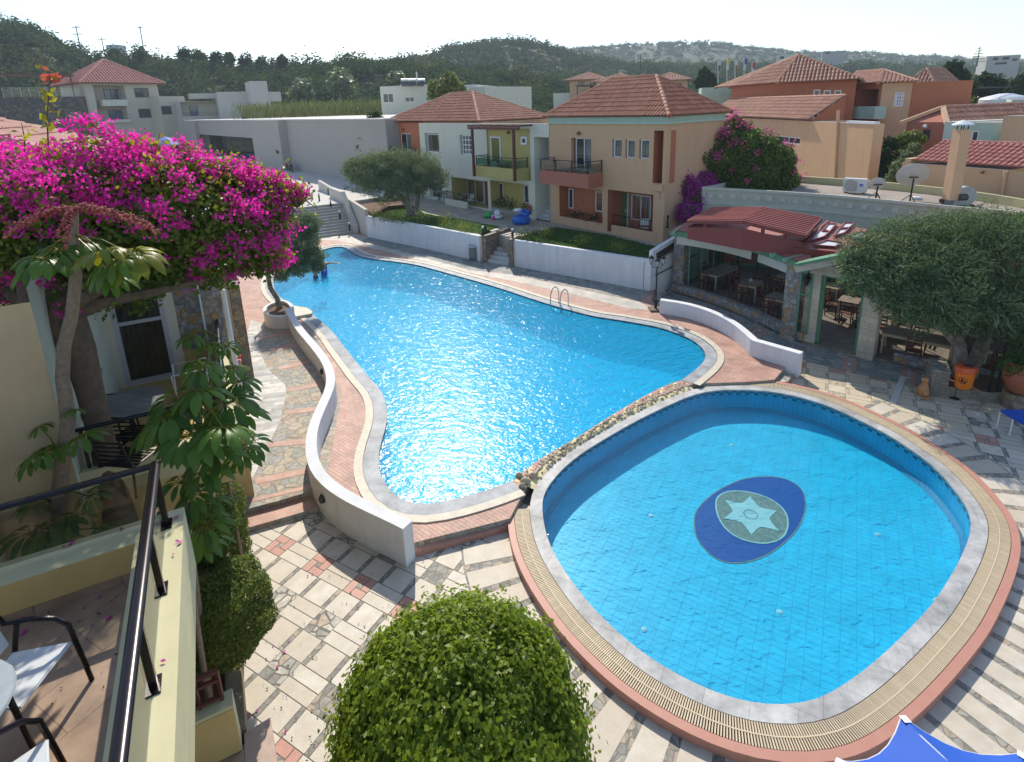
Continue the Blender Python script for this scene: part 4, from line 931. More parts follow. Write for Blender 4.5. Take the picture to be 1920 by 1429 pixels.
# ================================================================== restaurant
stonep=crazy('grey_brown_rubble',[(.30,.28,.26),(.24,.23,.22),(.36,.30,.22),(.42,.24,.10),(.20,.20,.21),(.33,.33,.32)],(.17,.16,.15),7.5,.04,bump=.8)
limeb=brickmat('limestone_block',(.56,.50,.39),(.52,.45,.34),(.30,.26,.2),.42,.21,mortar=.006,rot=0,rotx=R(90),noise=.25)
greenf=mat('green_painted_wood',(.09,.24,.14),.45); redsheet=mat('red_sheet_roof',(.42,.135,.105),.5,noise=.4,nscale=2,col2=(.35,.11,.09),stain=.5)
redd=mat('dark_red_frame',(.24,.045,.035),.5); valance=mat('cream_canvas',(.56,.53,.46),.8,stain=.3); skyl=mat('milky_skylight',(.72,.72,.70),.4)
parapet_m=mat('pale_green_parapet',(.58,.57,.46),.8,noise=.2,nscale=2,stain=.35); yellowp=mat('faded_yellow_plaster',(.50,.47,.26),.85,noise=.3,nscale=1.2,stain=.4)
peach=mat('peach_plaster',(.66,.42,.25),.85,noise=.18,nscale=1.1,stain=.3,bump=.1,bscale=50)
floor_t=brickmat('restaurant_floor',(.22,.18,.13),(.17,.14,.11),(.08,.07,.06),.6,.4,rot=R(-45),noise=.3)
rs=empty('restaurant','poolside restaurant with red sheet roof, rubble pillars and pale green parapet','restaurant',(12.5,22,0))
RO=rs.location
def m_(): return MB(ori=RO)
Z_E=2.95
fr=[G(1262,545,0),G(1330,563,0),G(1400,590,0),G(1475,628,0)]   # curved front plinth line px (base)
front=smooth_loop([tuple(p[:2]) for p in [G(1258,548,0),G(1330,570,0),G(1400,598,0),G(1470,632,0),G(1503,645,0)]],.4,False)
# front continues straight from door to the right
pA=G(1503,645,0)[:2]; pB=G(1607,668,0)[:2]; pC=G(1640,672,0)[:2]; pD=G(1925,742,0)[:2]
uR=(pD-pB)/np.linalg.norm(pD-pB)
pE=pB+uR*9.5
FR=Fac(pB,u=uR)
# floor
back=[(21.5,17.5),(20.5,22),(17.5,26.5),(13.5,29.0),(9.5,28.5)]
poly=front+[tuple(pB),tuple(pE)]+back
o=sheet('restaurant_floor',poly,[],.10,floor_t,parent=rs,thick=.1); o.location=-Vector(RO); 
# plinth
m=m_(); a=offset(front,.0,False); b=offset(front,.28,False); 
ra_=[p for p in front]; 
n_=normals2(front,False); inn=[tuple(np.array(p)-nv*.28) for p,nv in zip(front,n_)]
out_sign=1
m.prism(front+inn[::-1],0,.42,stonep); m.build('stone_plinth',rs)
m=m_(); m.box(1.0,-.28,0,9.5,0,.42,stonep,FR.T()); m.build('stone_plinth',rs)
def pillar(px,py,w,h,m,name='pillar',z=0,T=None,dep=.34):
    p=G(px,py,z)[:2]; mb=m_(); f=Fac(p-FH.u*w/2,u=FH.u); mb.box(0,-dep,0,w,.03,h,m,f.T()); return mb.build(name,rs)
pillar(1270,547,.52,Z_E-.1,stonep,'stone_pillar'); pillar(1476,636,.5,Z_E-.12,stonep,'stone_pillar')
FDo=Fac(G(1500,642,0)[:2],G(1612,671,0)[:2]); WD=FDo.L
r=FDo.rect(1498,500,1532,645); r2=FDo.rect(1608,540,1640,672)
m=m_(); m.box(0,-.4,0,.46,.02,2.6,limeb,FDo.T()); m.build('limestone_pier',rs)
dw=FDo.fp(1607,660)[0]
m=m_(); m.box(dw-.02,-.4,0,dw+.46,.02,2.6,limeb,FDo.T()); m.build('limestone_pier',rs)
m=m_(); m.box(-.05,-.45,2.6,dw+.55,.08,2.95,limeb,FDo.T()); m.build('lintel',rs)
m=m_(); 
for u in (.46,dw-.12): m.box(u,-.2,.1,u+.10,-.1,2.6,greenf,FDo.T())
m.box(.46,-.2,2.5,dw,-.1,2.6,greenf,FDo.T()); df=m_; m.build('door_frame',rs)
# gable above door
m=m_(); g0,g1,gt=FDo.P(-.25,.25,2.75),FDo.P(dw+2.8,.25,2.75),FDo.P(dw/2+1.3,.25,3.75)
for off in (0,):
    m.bar(g0,gt,.5,.22,limeb); m.bar(gt,g1,.5,.22,limeb)
m.build('gable',rs)
teal=mat('teal_panel',(.03,.20,.20),.5)
m=m_(); m.add([FDo.P(-.1,.0,2.8),FDo.P(dw+2.6,.0,2.8),FDo.P(dw/2+1.3,.0,3.65)],[(0,1,2)],teal); m.build('gable_panel',rs)
m=m_(); m.bar(np.array(g0)+[0,0,.16],np.array(gt)+[0,0,.16],.62,.08,greenf); m.bar(np.array(gt)+[0,0,.16],np.array(g1)+[0,0,.16],.62,.08,greenf); m.build('gable_trim',rs)
# narrow green window between pillar 2 and pier
fn=Fac(G(1488,640,0)[:2],G(1501,643,0)[:2]); 
m=m_(); L_=max(fn.L,.35)
m.box(.0,-.05,.35,.06,.03,2.7,greenf,fn.T()); m.box(L_,-.05,.35,L_+.06,.03,2.7,greenf,fn.T()); m.box(0,-.05,1.75,L_,.02,1.82,greenf,fn.T()); m.box(0,-.05,2.55,L_,.02,2.7,greenf,fn.T()); w_=m.build('side_window',rs)
m=m_(); m.add([fn.P(0,0,.35),fn.P(L_,0,.35),fn.P(L_,0,2.6),fn.P(0,0,2.6)],[(0,1,2,3)],clear); m.build('pane',w_)
# eave beam, rafter ends, valance
eave_px=[(1256,431),(1300,437),(1350,446),(1400,457),(1450,474),(1500,494),(1530,489)]
eave=smooth_loop([tuple(G(x,y,Z_E)[:2]) for x,y in [(1256,431),(1310,438),(1370,449),(1430,466),(1490,488),(1518,498)]],.3,False)
m=m_(); nv=normals2(eave,False)
for i in range(len(eave)-1):
    a,b=eave[i],eave[i+1]; m.bar((*a,Z_E-.13),(*b,Z_E-.13),.10,.22,greenf)
m.build('eave_beam',rs)
cs_=np.mean(np.array(back),0); sgn=1 if ((np.array(eave[3])-cs_)@nv[3])>0 else -1
for i in range(1,len(eave)-1,max(1,len(eave)//10)):
    p=np.array(eave[i]); q0=p+nv[i]*sgn*.22; q1=p-nv[i]*sgn*.6; m=m_(); m.bar((*q0,Z_E-.06),(*q1,Z_E+.05),.09,.12,mat('pale_green_wood',(.30,.42,.30),.5)); m.build('rafter',rs)
va=[tuple(np.array(p)-nn_*sgn*.12) for p,nn_ in zip(eave,nv)]
segs=[(.07,.40),(.42,.57),(.59,.86)]
for s0_,s1_ in segs:
    i0=int(len(va)*s0_); i1=int(len(va)*s1_); m=m_(); sg=va[i0:i1+1]; strip(m,sg,sg,Z_E-.62,Z_E-.22,valance,False); m.build('canvas_valance',rs)
# roof sheet from eave to wall
wall_line=[tuple(G(x,y,3.45)[:2]) for x,y in [(1338,393),(1400,399),(1460,407),(1530,420),(1600,430),(1700,450)]]
ea=resamp(eave,24); wl=resamp([wall_line[0],wall_line[1],wall_line[2],wall_line[3]],24)
m=m_(); vs=[(*p,Z_E) for p in ea]+[(*p,3.42) for p in wl]; m.add(vs,[(i,i+1,24+i+1,24+i) for i in range(23)],redsheet); m.add([(*p,Z_E-.02) for p in ea]+[(*p,3.40) for p in wl],[(i,i+1,24+i+1,24+i) for i in range(23)],greenf)
p3=tuple(G(1625,500,2.85)); p4=tuple(G(1690,440,3.0)); q3=(*FR.P(9.5,.3,0)[:2],2.8); q4=(20.5,19.5,3.0)
m.add([p3,q3,q4,p4],[(0,1,2,3)],redsheet); m.add([(p[0],p[1],p[2]-.03) for p in (p3,q3,q4,p4)],[(0,1,2,3)],greenf)
m.build('sheet_roof',rs)
# raised gabled clerestory roof
zf=3.72
c=[G(1290,413,zf),G(1395,414,zf+.33),G(1509,441,zf),G(1540,408,zf+.05),G(1433,389,zf+.38),G(1337,389,zf+.05)]
m=m_()
def corr(m,p00,p01,p11,p10,mt,n=11):
    "corrugated sheet: battens parallel to p00->p01"
    P=lambda a,b: (1-a)*(1-b)*p00+(1-a)*b*p01+a*b*p11+a*(1-b)*p10
    m.add([p00,p01,p11,p10],[(0,1,2,3)],mt)
    for i in range(n):
        a=(i+.5)/n; m.bar(P(a,0)+[0,0,.02],P(a,1)+[0,0,.02],.06,.05,mt)
corr(m,c[0],c[1],c[4],c[5],redsheet); corr(m,c[1],c[2],c[3],c[4],redsheet)
m.build('raised_roof',rs)
m=m_()
for a,b in ((c[0],c[1]),(c[1],c[2]),(c[2],c[3]),(c[0],c[5])):
    d=.10; m.bar(a-[0,0,.06],b-[0,0,.06],.08,.14,redd)
# upstand under raised roof
nrm=lambda z: np.array([0,0,z])
def upst(a,b,lo): m.add([(a[0],a[1],lo(a)),(b[0],b[1],lo(b)),tuple(b-[0,0,.28]),tuple(a-[0,0,.28])],[(0,1,2,3)],redd)
for a,b in ((c[0],c[1]),(c[1],c[2]),(c[2],c[3]),(c[5],c[0])): upst(a,b,lambda p:2.95)
m.build('roof_upstand',rs)
for a,t in ((c[0],c[1]),(c[1],c[2])):
    for k in (.33,.7):
        p=a*(1-k)+t*k; m=m_(); m.box(p[0]-.05,p[1]-.05,p[2]-.3,p[0]+.05,p[1]+.05,p[2]-.05,redd); m.build('roof_strut',rs)
# skylight roof
zs=3.45
k0=[G(1490,467,3.2),G(1640,480,3.2),G(1700,446,3.75),G(1553,415,3.75)]
n3=np.cross(k0[1]-k0[0],k0[3]-k0[0]); d_=ray(1700,446); k0[2]=C0+d_*(((k0[0]-C0)@n3)/(d_@n3))
m=m_(); m.add([tuple(p) for p in k0],[(0,1,2,3)],redsheet)
for a,b in ((k0[0],k0[1]),(k0[0],k0[3])): m.bar(a-[0,0,.1],b-[0,0,.1],.1,.3,redd)
m.build('skylight_roof',rs)
def skyq(px): 
    pts=[]
    n3=np.cross(k0[1]-k0[0],k0[3]-k0[0])
    for x,y in px:
        d=ray(x,y); t=((k0[0]-C0)@n3)/(d@n3); pts.append(C0+d*t)
    return pts
for px in ([(1519,455),(1539,431),(1555,438),(1545,447)],[(1541,437),(1552,423),(1568,423),(1556,437)],[(1563,446),(1573,433),(1592,431),(1583,440)],[(1575,431),(1583,421),(1602,421),(1593,430)],[(1524,463),(1550,454),(1577,458),(1566,466)],[(1590,446),(1612,438),(1640,444),(1615,452)]):
    q_=skyq(px); up_=np.array([0,0,.05]); m=m_(); m.add([tuple(p+up_) for p in q_],[(0,1,2,3)],skyl)
    for i in range(4): m.bar(q_[i]+up_*1.3,q_[(i+1)%4]+up_*1.3,.05,.05,redd)
    m.build('skylight',rs)
# parapet wall with block band
par_px=[(1318,352),(1400,356),(1520,363.5),(1650,374.5),(1780,387),(1925,400)]
PL=smooth_loop([tuple(G(x,y,4.2)[:2]) for x,y in par_px],.5,False); PLi=offset(PL,.25,False)
cc_=np.array([17,27.]); 
if math.dist(PLi[5],cc_)>math.dist(PL[5],cc_): PLi=offset(PL,-.25,False); po=1
else: po=-1
m=m_(); m.prism(PL+PLi[::-1],2.6,4.2,parapet_m); m.build('parapet_wall',rs)
m=m_(); PO=offset(PL,.06*po,False); 
for z0_,z1_ in ((4.12,4.24),(3.42,3.52)):
    PO_=offset(PL,(.09 if z0_>4 else .06)*po,False); m.prism(PO_+PL[::-1],z0_,z1_,mat('cream_cornice',(.62,.61,.50),.8,stain=.3),bottom=True)
m.build('cornice',rs)
nv2=normals2(PL,False)
for i in range(1,len(PL)-1,1):
    p=np.array(PL[i]); t=np.array([-nv2[i][1],nv2[i][0]]); a=p-t*.11; b=p+t*.11; o_=nv2[i]*po*.07
    m=m_(); m.prism([tuple(a),tuple(b),tuple(b+o_),tuple(a+o_)],3.74,3.92,mat('cream_block',(.66,.62,.50),.8),bottom=True); m.build('parapet_block',rs)
# left return of parapet and wall
m=m_(); p0=np.array(PL[0]) if PL[0][0]<PL[-1][0] else np.array(PL[-1]); e=-FH.n
m.prism([tuple(p0),tuple(p0+np.array([-.02,.25])),tuple(p0+e*5+[0,.25]),tuple(p0+e*5)],0,4.2,parapet_m); m.build('side_wall',rs)
PLl=PL if PL[0][0]<PL[-1][0] else PL[::-1]
PBk=smooth_loop([tuple(G(x,y,4.05)[:2]) for x,y in [(1300,322),(1400,325),(1490,331),(1663,343.5),(1833,362),(1925,377)]],.6,False)
if PBk[0][0]>PBk[-1][0]: PBk=PBk[::-1]
roofpoly=PLl+PBk[::-1]
concrete=mat('stained_roof_concrete',(.36,.30,.25),.9,noise=.8,nscale=.9,col2=(.22,.18,.15),bump=.3)
o=sheet('roof_deck',roofpoly,[],3.72,concrete,parent=rs); o.location=-Vector(RO)
m=m_(); PBo=[(x+.15,y+.15) for x,y in PBk]; m.prism(PBk+PBo[::-1],0,4.08,yellowp); m.build('back_parapet',rs)
# back/inside walls of dining room
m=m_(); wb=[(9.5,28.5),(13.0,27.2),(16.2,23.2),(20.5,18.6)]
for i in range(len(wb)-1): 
    a,b=wb[i],wb[i+1]; m.add([(*a,.1),(*b,.1),(*b,3.3),(*a,3.3)],[(0,1,2,3)],mat('dim_green_wall',(.10,.12,.08),.8))  # even dark green base colour
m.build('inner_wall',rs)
brownpan=mat('brown_panel',(.22,.09,.04),.6)
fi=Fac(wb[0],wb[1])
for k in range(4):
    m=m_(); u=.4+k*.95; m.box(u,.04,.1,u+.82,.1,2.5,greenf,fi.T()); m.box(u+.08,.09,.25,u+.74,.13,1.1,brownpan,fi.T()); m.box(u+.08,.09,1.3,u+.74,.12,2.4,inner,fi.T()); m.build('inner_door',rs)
# glass screen at the left
m=m_(); 
for k in range(3): 
    a=np.array(front[2])+(-FH.n)*(.3+k*1.0); b=a+(-FH.n)*.95; m.add([(*a,.45),(*b,.45),(*b,2.7),(*a,2.7)],[(0,1,2,3)],greeng); m.tube([(*a,.1),(*a,2.75)],.025,greenf,6)
m.build('glass_screen',rs)
# --- tables and chairs inside
wood_p=mat('pale_table_wood',(.50,.42,.26),.5); wood_t=mat('grey_oak_top',(.24,.19,.14),.5,noise=.5,nscale=5); wood_r=mat('dark_red_chair',(.11,.035,.02),.5)
def dining_table(L,W):
    t=empty('dining_table','x','table'); 
    m=MB(); m.box(-L/2,-W/2,.72,L/2,W/2,.76,wood_t); m.build('tabletop',t,bevel=.006)
    m=MB(); 
    for s in (-1,1): m.box(-L/2+.05,s*(W/2-.06)-.015,.62,L/2-.05,s*(W/2-.06)+.015,.72,wood_p); m.box(s*(L/2-.06)-.015,-W/2+.05,.62,s*(L/2-.06)+.015,W/2-.05,.72,wood_p)
    m.build('apron',t)
    for sx in (-1,1):
        for sy in (-1,1): m=MB(); x=sx*(L/2-.06);y=sy*(W/2-.06); m.add([(x+a*.035,y+b*.035,.72) for a,b in ((-1,-1),(1,-1),(1,1),(-1,1))]+[(x+a*.022,y+b*.022,0) for a,b in ((-1,-1),(1,-1),(1,1),(-1,1))],[(4,5,1,0),(5,6,2,1),(6,7,3,2),(7,4,0,3)],wood_p); m.build('leg',t)
    return t
def dining_chair():
    t=empty('dining_chair','x','chair'); m=MB(); m.box(-.21,-.2,.43,.21,.2,.46,wood_r); m.build('seat',t,bevel=.008)
    for sx in (-1,1):
        m=MB(); m.bar((sx*.19,-.18,0),(sx*.19,-.18,.43),.035,.035,wood_r); m.build('leg',t); m=MB(); m.bar((sx*.19,.19,0),(sx*.19,.23,.92),.035,.035,wood_r); m.build('leg',t)
    m=MB(); 
    for z in (.58,.72,.87): m.bar((-.19,.215,z),(.19,.215,z),.02,.06,wood_r)
    m.build('backrest',t); return t
TP0=dining_table(1.9,.8); TP1=dining_table(.8,.8); DC0=dining_chair(); used=set()
def put(proto,p,rz,label,group):
    if proto.name in used: o=copy_tree(proto)
    else: o=proto; used.add(proto.name)
    o.location=p; o.rotation_euler=(0,0,rz); o['label']=label; o['group']=group; return o
GT='restaurant dining tables'; GC='dark red dining chairs'
ru=math.atan2(uR[1],uR[0]); rn=math.atan2(-FH.n[1],-FH.n[0])
def tpos(px,py): return G(px,py,.86)[:2]
specs=[(TP0,1350,505,rn,'long grey-topped dining table nearest the left rubble pillar'),(TP1,1408,529,rn+.1,'square dining table with white folded napkin, middle of the open bay'),(TP1,1462,555,rn,'square dining table against the second rubble pillar'),(TP1,1475,519,rn,'dining table deeper inside behind the second rubble pillar'),(TP1,1556,535,ru,'dining table far inside the doorway'),(TP1,1597,562,ru,'dining table right inside the doorway'),(TP0,1722,628,ru,'dining table behind the low stone plinth left of olive trunk'),(TP1,1880,652,ru,'dining table behind the plinth right of olive trunk'),(TP1,1660,585,ru,'dining table in deep shade behind the right limestone pier')]
CN=['long table by the left rubble pillar','square table with the napkin','square table by the second rubble pillar','table deeper behind the second pillar','table far inside the doorway','table right inside the doorway','table left of the olive trunk','table right of the olive trunk','shaded table behind the limestone pier']
for i,(pr_,x,y,rz,lab) in enumerate(specs):
    p=tpos(x,y); put(pr_,(p[0],p[1],.1),rz,lab,GT)
    w=.95 if pr_ is TP0 else .4
    c_,s_n=math.cos(rz),math.sin(rz); short=lab.split(' behind')[0].split(' against')[0]
    for k,(dx,dy,a) in enumerate(((0,-.62,0),(0,.62,math.pi),(-w-.22,0,-math.pi/2),(w+.22,0,math.pi/2))):
        put(DC0,(p[0]+dx*c_-dy*s_n,p[1]+dx*s_n+dy*c_,.1),rz+a+math.pi,'dark red chair at the %s side of the %s'%(['pool','inner','left','right'][k],CN[i]),GC)
p=G(1408,527,.87); m=MB(ori=(p[0],p[1],.86)); m.add([(p[0]-.09,p[1],.862),(p[0]+.09,p[1],.862),(p[0]+.05,p[1]+.1,.862),(p[0]-.06,p[1]+.09,.862),(p[0],p[1]+.05,.99)],[(0,1,4),(1,2,4),(2,3,4),(3,0,4)],whitef); tag(m.build('napkin'),'white folded napkin standing on the middle dining table','napkin')
# wall lantern and small white vents
def lantern(px,py,f,lab,par=None,v=.02,s=1.):
    u,w=f.fp(px,py,v); o=empty('wall_lantern',lab,'lantern',f.P(u,v,w)); m=MB(ori=o.location); c=f.P(u,v+.16*s,w)
    m.lathe([(.001,-.14*s),(.05*s,-.12*s),(.09*s,.06*s),(.11*s,.07*s),(.03*s,.15*s),(.001,.2*s)],blackm,c,6); m.build('lamp_body',o); m=MB(ori=o.location); m.tube([f.P(u,v,w+.1*s),f.P(u,v+.1*s,w+.25*s),f.P(u,v+.16*s,w+.2*s)],.014*s,blackm,6); m.lathe([(.04,-.0),(.04,.02)],blackm,f.P(u,v+.01,w+.1*s)); m.build('bracket',o); return o
lantern(1517,524,FDo,'black wall lantern on the left limestone pier',s=1.25)
# ---- things on the flat roof
bw=mat('white_enamel',(.68,.70,.70),.4,stain=.2); grayd=mat('grey_dish',(.50,.50,.49),.5,noise=.3,nscale=3,stain=.3); steel=mat('galvanised_steel',(.35,.37,.39),.45,metal=.5,noise=.4,nscale=5)
ZK=3.72
p=G(1602,362,ZK); o=empty('air_conditioner','white air conditioner box with round fan on the restaurant roof','air conditioner',p,R(-42))
m=MB(); m.box(-.5,-.17,.06,.5,.17,.72,bw); m.build('casing',o,bevel=.015)
m=MB(); m.lathe([(.27,-.0),(.29,.02),(.27,.03),(.001,.03)],grayd,n=20); V=[(x-.16,-.172-z,y+.38) for x,y,z in m.v]; m.v=V
for k in range(7): m.tube([(-.16+.05*(k-3)*1.6,-.21,.38-.24),(-.16+.05*(k-3)*1.6,-.21,.38+.24)],.005,darkf,4)
m.build('fan_grille',o); m=MB(); m.box(.2,-.178,.42,.36,-.171,.48,mat('blue_logo',(.02,.06,.45),.4)); m.box(.2,-.178,.36,.36,-.171,.40,MATS['blue_logo']); m.build('logo',o)
m=MB(); m.box(-.42,-.15,0,-.36,.15,.06,darkf); m.build('foot',o); m=MB(); m.box(.36,-.15,0,.42,.15,.06,darkf); m.build('foot',o)
def dish(px,py,rad,faz,tilt,lab,hh):
    p=G(px,py,ZK); o=empty('satellite_dish',lab,'satellite dish',p,group='satellite dishes on the restaurant roof'); c=Vector((0,0,hh))
    d=Vector((math.sin(faz)*math.cos(tilt),math.cos(faz)*math.cos(tilt),math.sin(tilt))); q_=d.to_track_quat('Z','Y').to_matrix()
    m=MB(); prof=[(.001,0),(rad*.3,.01*rad*3),(rad*.6,.05*rad*2.4),(rad*.85,.13*rad*1.7),(rad,.3*rad),(rad,.32*rad),(rad*.85,.15*rad*1.7),(rad*.6,.065*rad*2.4),(.001,.02)]
    m.lathe(prof,grayd,n=28); m.v=[tuple(q_@Vector(v)+c) for v in m.v]; m.build('reflector',o,smooth='auto')
    m=MB(); a=q_@Vector((0,-rad*.9,rad*.2))+c; b=q_@Vector((0,-.1,rad*1.0))+c; m.tube([a,b],.02,blackm,5); m.tube([b,b-d*.12],.045,bw,8); m.build('feed_arm',o)
    m=MB(); m.tube([(0,0,0),tuple(c-d*.08)],.035,blackm,6); 
    for k in range(3): an=k*2.1+.5; m.tube([(0,0,.28),(.32*math.cos(an),.32*math.sin(an),0)],.02,blackm,5)
    m.bar(tuple(c-d*.06-Vector((.2,0,-.05))),tuple(c-d*.06+Vector((.2,0,.05))),.05,.05,blackm); m.build('stand',o); return o
dish(1642,372,.34,R(20),R(28),'smaller grey satellite dish beside the air conditioner',.62); dish(1706,377,.63,R(20),R(32),'large grey satellite dish on a black tripod',1.05)
p=G(1718,374,ZK); m=MB(ori=p); m.lathe([(.001,0),(.2,0),(.22,.05),(.19,.12),(.001,.15)],bw,p,14); tag(m.build('roof_vent_cap'),'low round white cap on the roof beside the large dish','vent cap')
# fan unit and chimney
p=G(1795,385,ZK); o=empty('extractor_fan','grey round extractor fan on the flat roof under the tall flue','extractor fan',p)
m=MB(ori=p); c=np.array(p)+[0.1,0,.42]; m.tube([c-[.0,.28,0],c+[0,.28,0]],[.42,.42],steel,20); m.build('fan_drum',o,smooth='auto'); m=MB(ori=p); m.box(p[0]-.42,p[1]-.3,p[2],p[0]-.1,p[1]+.2,p[2]+.8,steel); m.build('duct_box',o); m=MB(ori=p); m.tube([np.array(p)+[-.35,-.45,.42],np.array(p)+[-.05,-.45,.42]],.14,darkf,10); m.build('motor',o)
m=MB(ori=p); m.box(p[0]-.45,p[1]-.3,p[2],p[0]+.5,p[1]+.35,p[2]+.06,darkf); m.build('base_frame',o)
q0=G(1784,363,ZK+.55); top=FH.fp
pz=np.array([q0[0],q0[1]]); lo,hi=0,8
for _ in range(40):
    mid=(lo+hi)/2; v=np.array([*pz,mid+4])-C0; y=Y0-F*(v@u_)/(v@f_)
    if y>243: lo=mid
    else: hi=mid
zt=lo+4
o=empty('flue','tall peach plastered flue with white conical cap above the roof fan','chimney',(*pz,ZK)); m=MB(ori=o.location); m.box(pz[0]-.22,pz[1]-.22,ZK+.3,pz[0]+.22,pz[1]+.22,zt,peach); m.build('shaft',o)
m=MB(ori=o.location); m.lathe([(.001,.0),(.38,0),(.36,.04),(.05,.2),(.001,.2)],bw,(*pz,zt+.18),16); m.build('cap',o); m=MB(ori=o.location)
for a in range(4): m.tube([(pz[0]+.18*math.cos(a*1.57+.7),pz[1]+.18*math.sin(a*1.57+.7),zt),(pz[0]+.18*math.cos(a*1.57+.7),pz[1]+.18*math.sin(a*1.57+.7),zt+.2)],.02,blackm,5)
m.build('cap_posts',o)
for i,x in enumerate((1763,1769,1773)):
    p=G(x,380,ZK); m=MB(ori=p); m.tube([p,np.array(p)+[0,0,.16]],.06,darkf,8); tag(m.build('roof_pipe'),['leftmost small dark pipe stub left of the roof fan','middle small dark pipe stub left of the roof fan','rightmost small dark pipe stub left of the roof fan'][i],'pipe','small dark pipe stubs on the flat roof')
# ================================================================== other buildings
def block(name,label,f,W,D,z0,z1,m,ops=[],cat='house',mtop=None,group=None,v=0):
    o=empty(name,label,cat,f.P(W/2,v,z0),group=group); mb=MB(ori=o.location); wall_open(mb,f,0,W,z0,z1,ops,m); shell(mb,f,0,W,-D,z0,z1,m,mtop=mtop or flatroof); mb.build('wall',o); return o
# J: peach annex facing the pool with lean-to tile roof
zJ=6.9; fJ=Fac(G(1328,215,zJ),G(1640,228,zJ)); WJ=fJ.L
wJ=fJ.rect(1457.5,256,1500,269)
j=block('peach_annex','long peach building with a tiled strip roof and a wide low window','' or fJ,WJ,.6,0,zJ-.15,peach,[(wJ[0],wJ[1],wJ[2],wJ[3],.12,inner)],cat='building')
window(j,fJ,wJ,v=-.1,cols=2,cur=1,fw=.08)
ue=fJ.fp(1521,222)[0]; mb=MB(ori=j.location); mb.box(0,-2.4,0,ue,-.6,zJ-.15,peach,fJ.T()); mb.build('rear_wall',j); t0=fJ.fp(1521,181,-2.2)[1]
mb=MB(ori=j.location); tiles(mb,(fJ.P(0,.2,zJ-.05),fJ.P(ue,.2,zJ-.05),fJ.P(ue,-2.2,t0),fJ.P(0,-2.2,t0)),roofo,.24,.45); ridge(mb,fJ.P(0,-2.2,t0),fJ.P(ue,-2.2,t0),roofo); mb.add([fJ.P(ue,.0,zJ-.1),fJ.P(ue,-2.2,zJ-.1),fJ.P(ue,-2.2,t0)],[(0,1,2)],rust); mb.build('tiled_roof',j)
uP=fJ.fp(1566,350)[0]; mb=MB(ori=j.location); uT=fJ.fp(1572,222)[0]; mb.tube([fJ.P(uP,.06,3.0),fJ.P(uT,.06,zJ+.6)],.09,peach,8); mb.build('rain_pipe',j)
mb=MB(ori=j.location); mb.box(fJ.fp(1588,226)[0],-.3,zJ-.16,WJ,.04,zJ-.02,whitef,fJ.T()); mb.build('coping',j)
# L: low peach building, tiled
zL=5.0; fL=Fac(G(1692,305,zL),G(1890,319,zL)); 
l=block('low_peach_house','low peach building with pink-red tiled roof behind the flue',fL,fL.L,7,0,zL,peach,cat='building')
mb=MB(ori=l.location); zt2=fL.fp(1740,264,-2.6)[1]; tiles(mb,(fL.P(.35,-.15,zL+.12),fL.P(fL.L+2.2,-.15,zL+.12),fL.P(fL.L+2.2,-2.6,zt2),fL.P(.35+.0,-2.6,zt2)),roofp,.24,.42); ridge(mb,fL.P(.35,-2.6,zt2),fL.P(fL.L+2.2,-2.6,zt2),roofp)
mb.add([fL.P(.35,-.15,zL),fL.P(.35,-2.6,zL),fL.P(.35,-2.6,zt2)],[(0,1,2)],peach); mb.box(.1,-2.7,zL,.36,.0,zL+.22,peach,fL.T()); mb.build('tiled_roof',l)
fL2=Fac(fL.P(fL.L,0,0),G(1925,340,4.6)); mb=MB(ori=l.location); mb.add([(*fL2.P(0,0,0)[:2],0),(*fL2.P(fL2.L+1,0,0)[:2],0),(*fL2.P(fL2.L+1,0,0)[:2],zL),(*fL2.P(0,0,0)[:2],zL)],[(0,1,2,3)],peach); mb.build('end_wall',l)
for x,lab in ((1712,'left'),(1846,'right')):
    u,w=fL.fp(x,312); mb=MB(ori=l.location); mb.sph(fL.P(u,.1,w-.25),.08,brass,8,5); mb.build('wall_lamp',l)
mb=MB(ori=l.location); ud=fL.fp(1884,340)[0]; mb.tube([fL.P(ud,.06,1),fL.P(ud,.06,zL-.05)],.07,peach,8); mb.build('rain_pipe',l)
# generic far building from pixels at world depth Y
def pxblock(name,label,x0,yt0,x1,yt1,Ya,Yb,D,m,wins=[],cat='house',z0=-1,roof=None,group=None,rm=None,wm=None,parw=None,over=.4,rh=None,cs=.3,capr=.14):
    a=PY(x0,yt0,Ya); b=PY(x1,yt1,Yb); f=Fac(a,b); z1=(a[2]+b[2])/2
    ops=[]
    rr=[]
    for w in wins:
        r=f.rect(*w[:4]); rr.append(r); ops.append((r[0],r[1],max(r[2],z0+.01),min(r[3],z1-.05),(w[4].get('d',.15) if len(w)>4 else .15),(w[4].get('m',inner) if len(w)>4 else inner)))
    o=block(name,label,f,f.L,D,z0,z1,m,ops,cat=cat,group=group)
    for r,w in zip(rr,wins):
        kw=w[4] if len(w)>4 else {}
        if kw.get('void'): continue
        window(o,f,r,v=-.1,cols=kw.get('cols',1),rows=kw.get('rows',1),fm=kw.get('fm',wm),fw=kw.get('fw',.08))
    if roof: hip_roof(o,f,0,f.L,0,-D,z1,rh or 2.,over,rm or roofo,cs=cs,tl=.6,capr=capr)
    return o,f,z1
# orange big house group I (behind J)
oI,fI,zI=pxblock('orange_villa','large orange house with a tall polygonal clay roof','' or 1462,152,1606,154,50,47,9,rust,[(1524,168,1537,197,{'fw':.1}),(1543,169,1557,197,{'fw':.1}),(1563,169,1577,197,{'fw':.1}),(1524,209,1535,222,{'fw':.1})],z0=0)
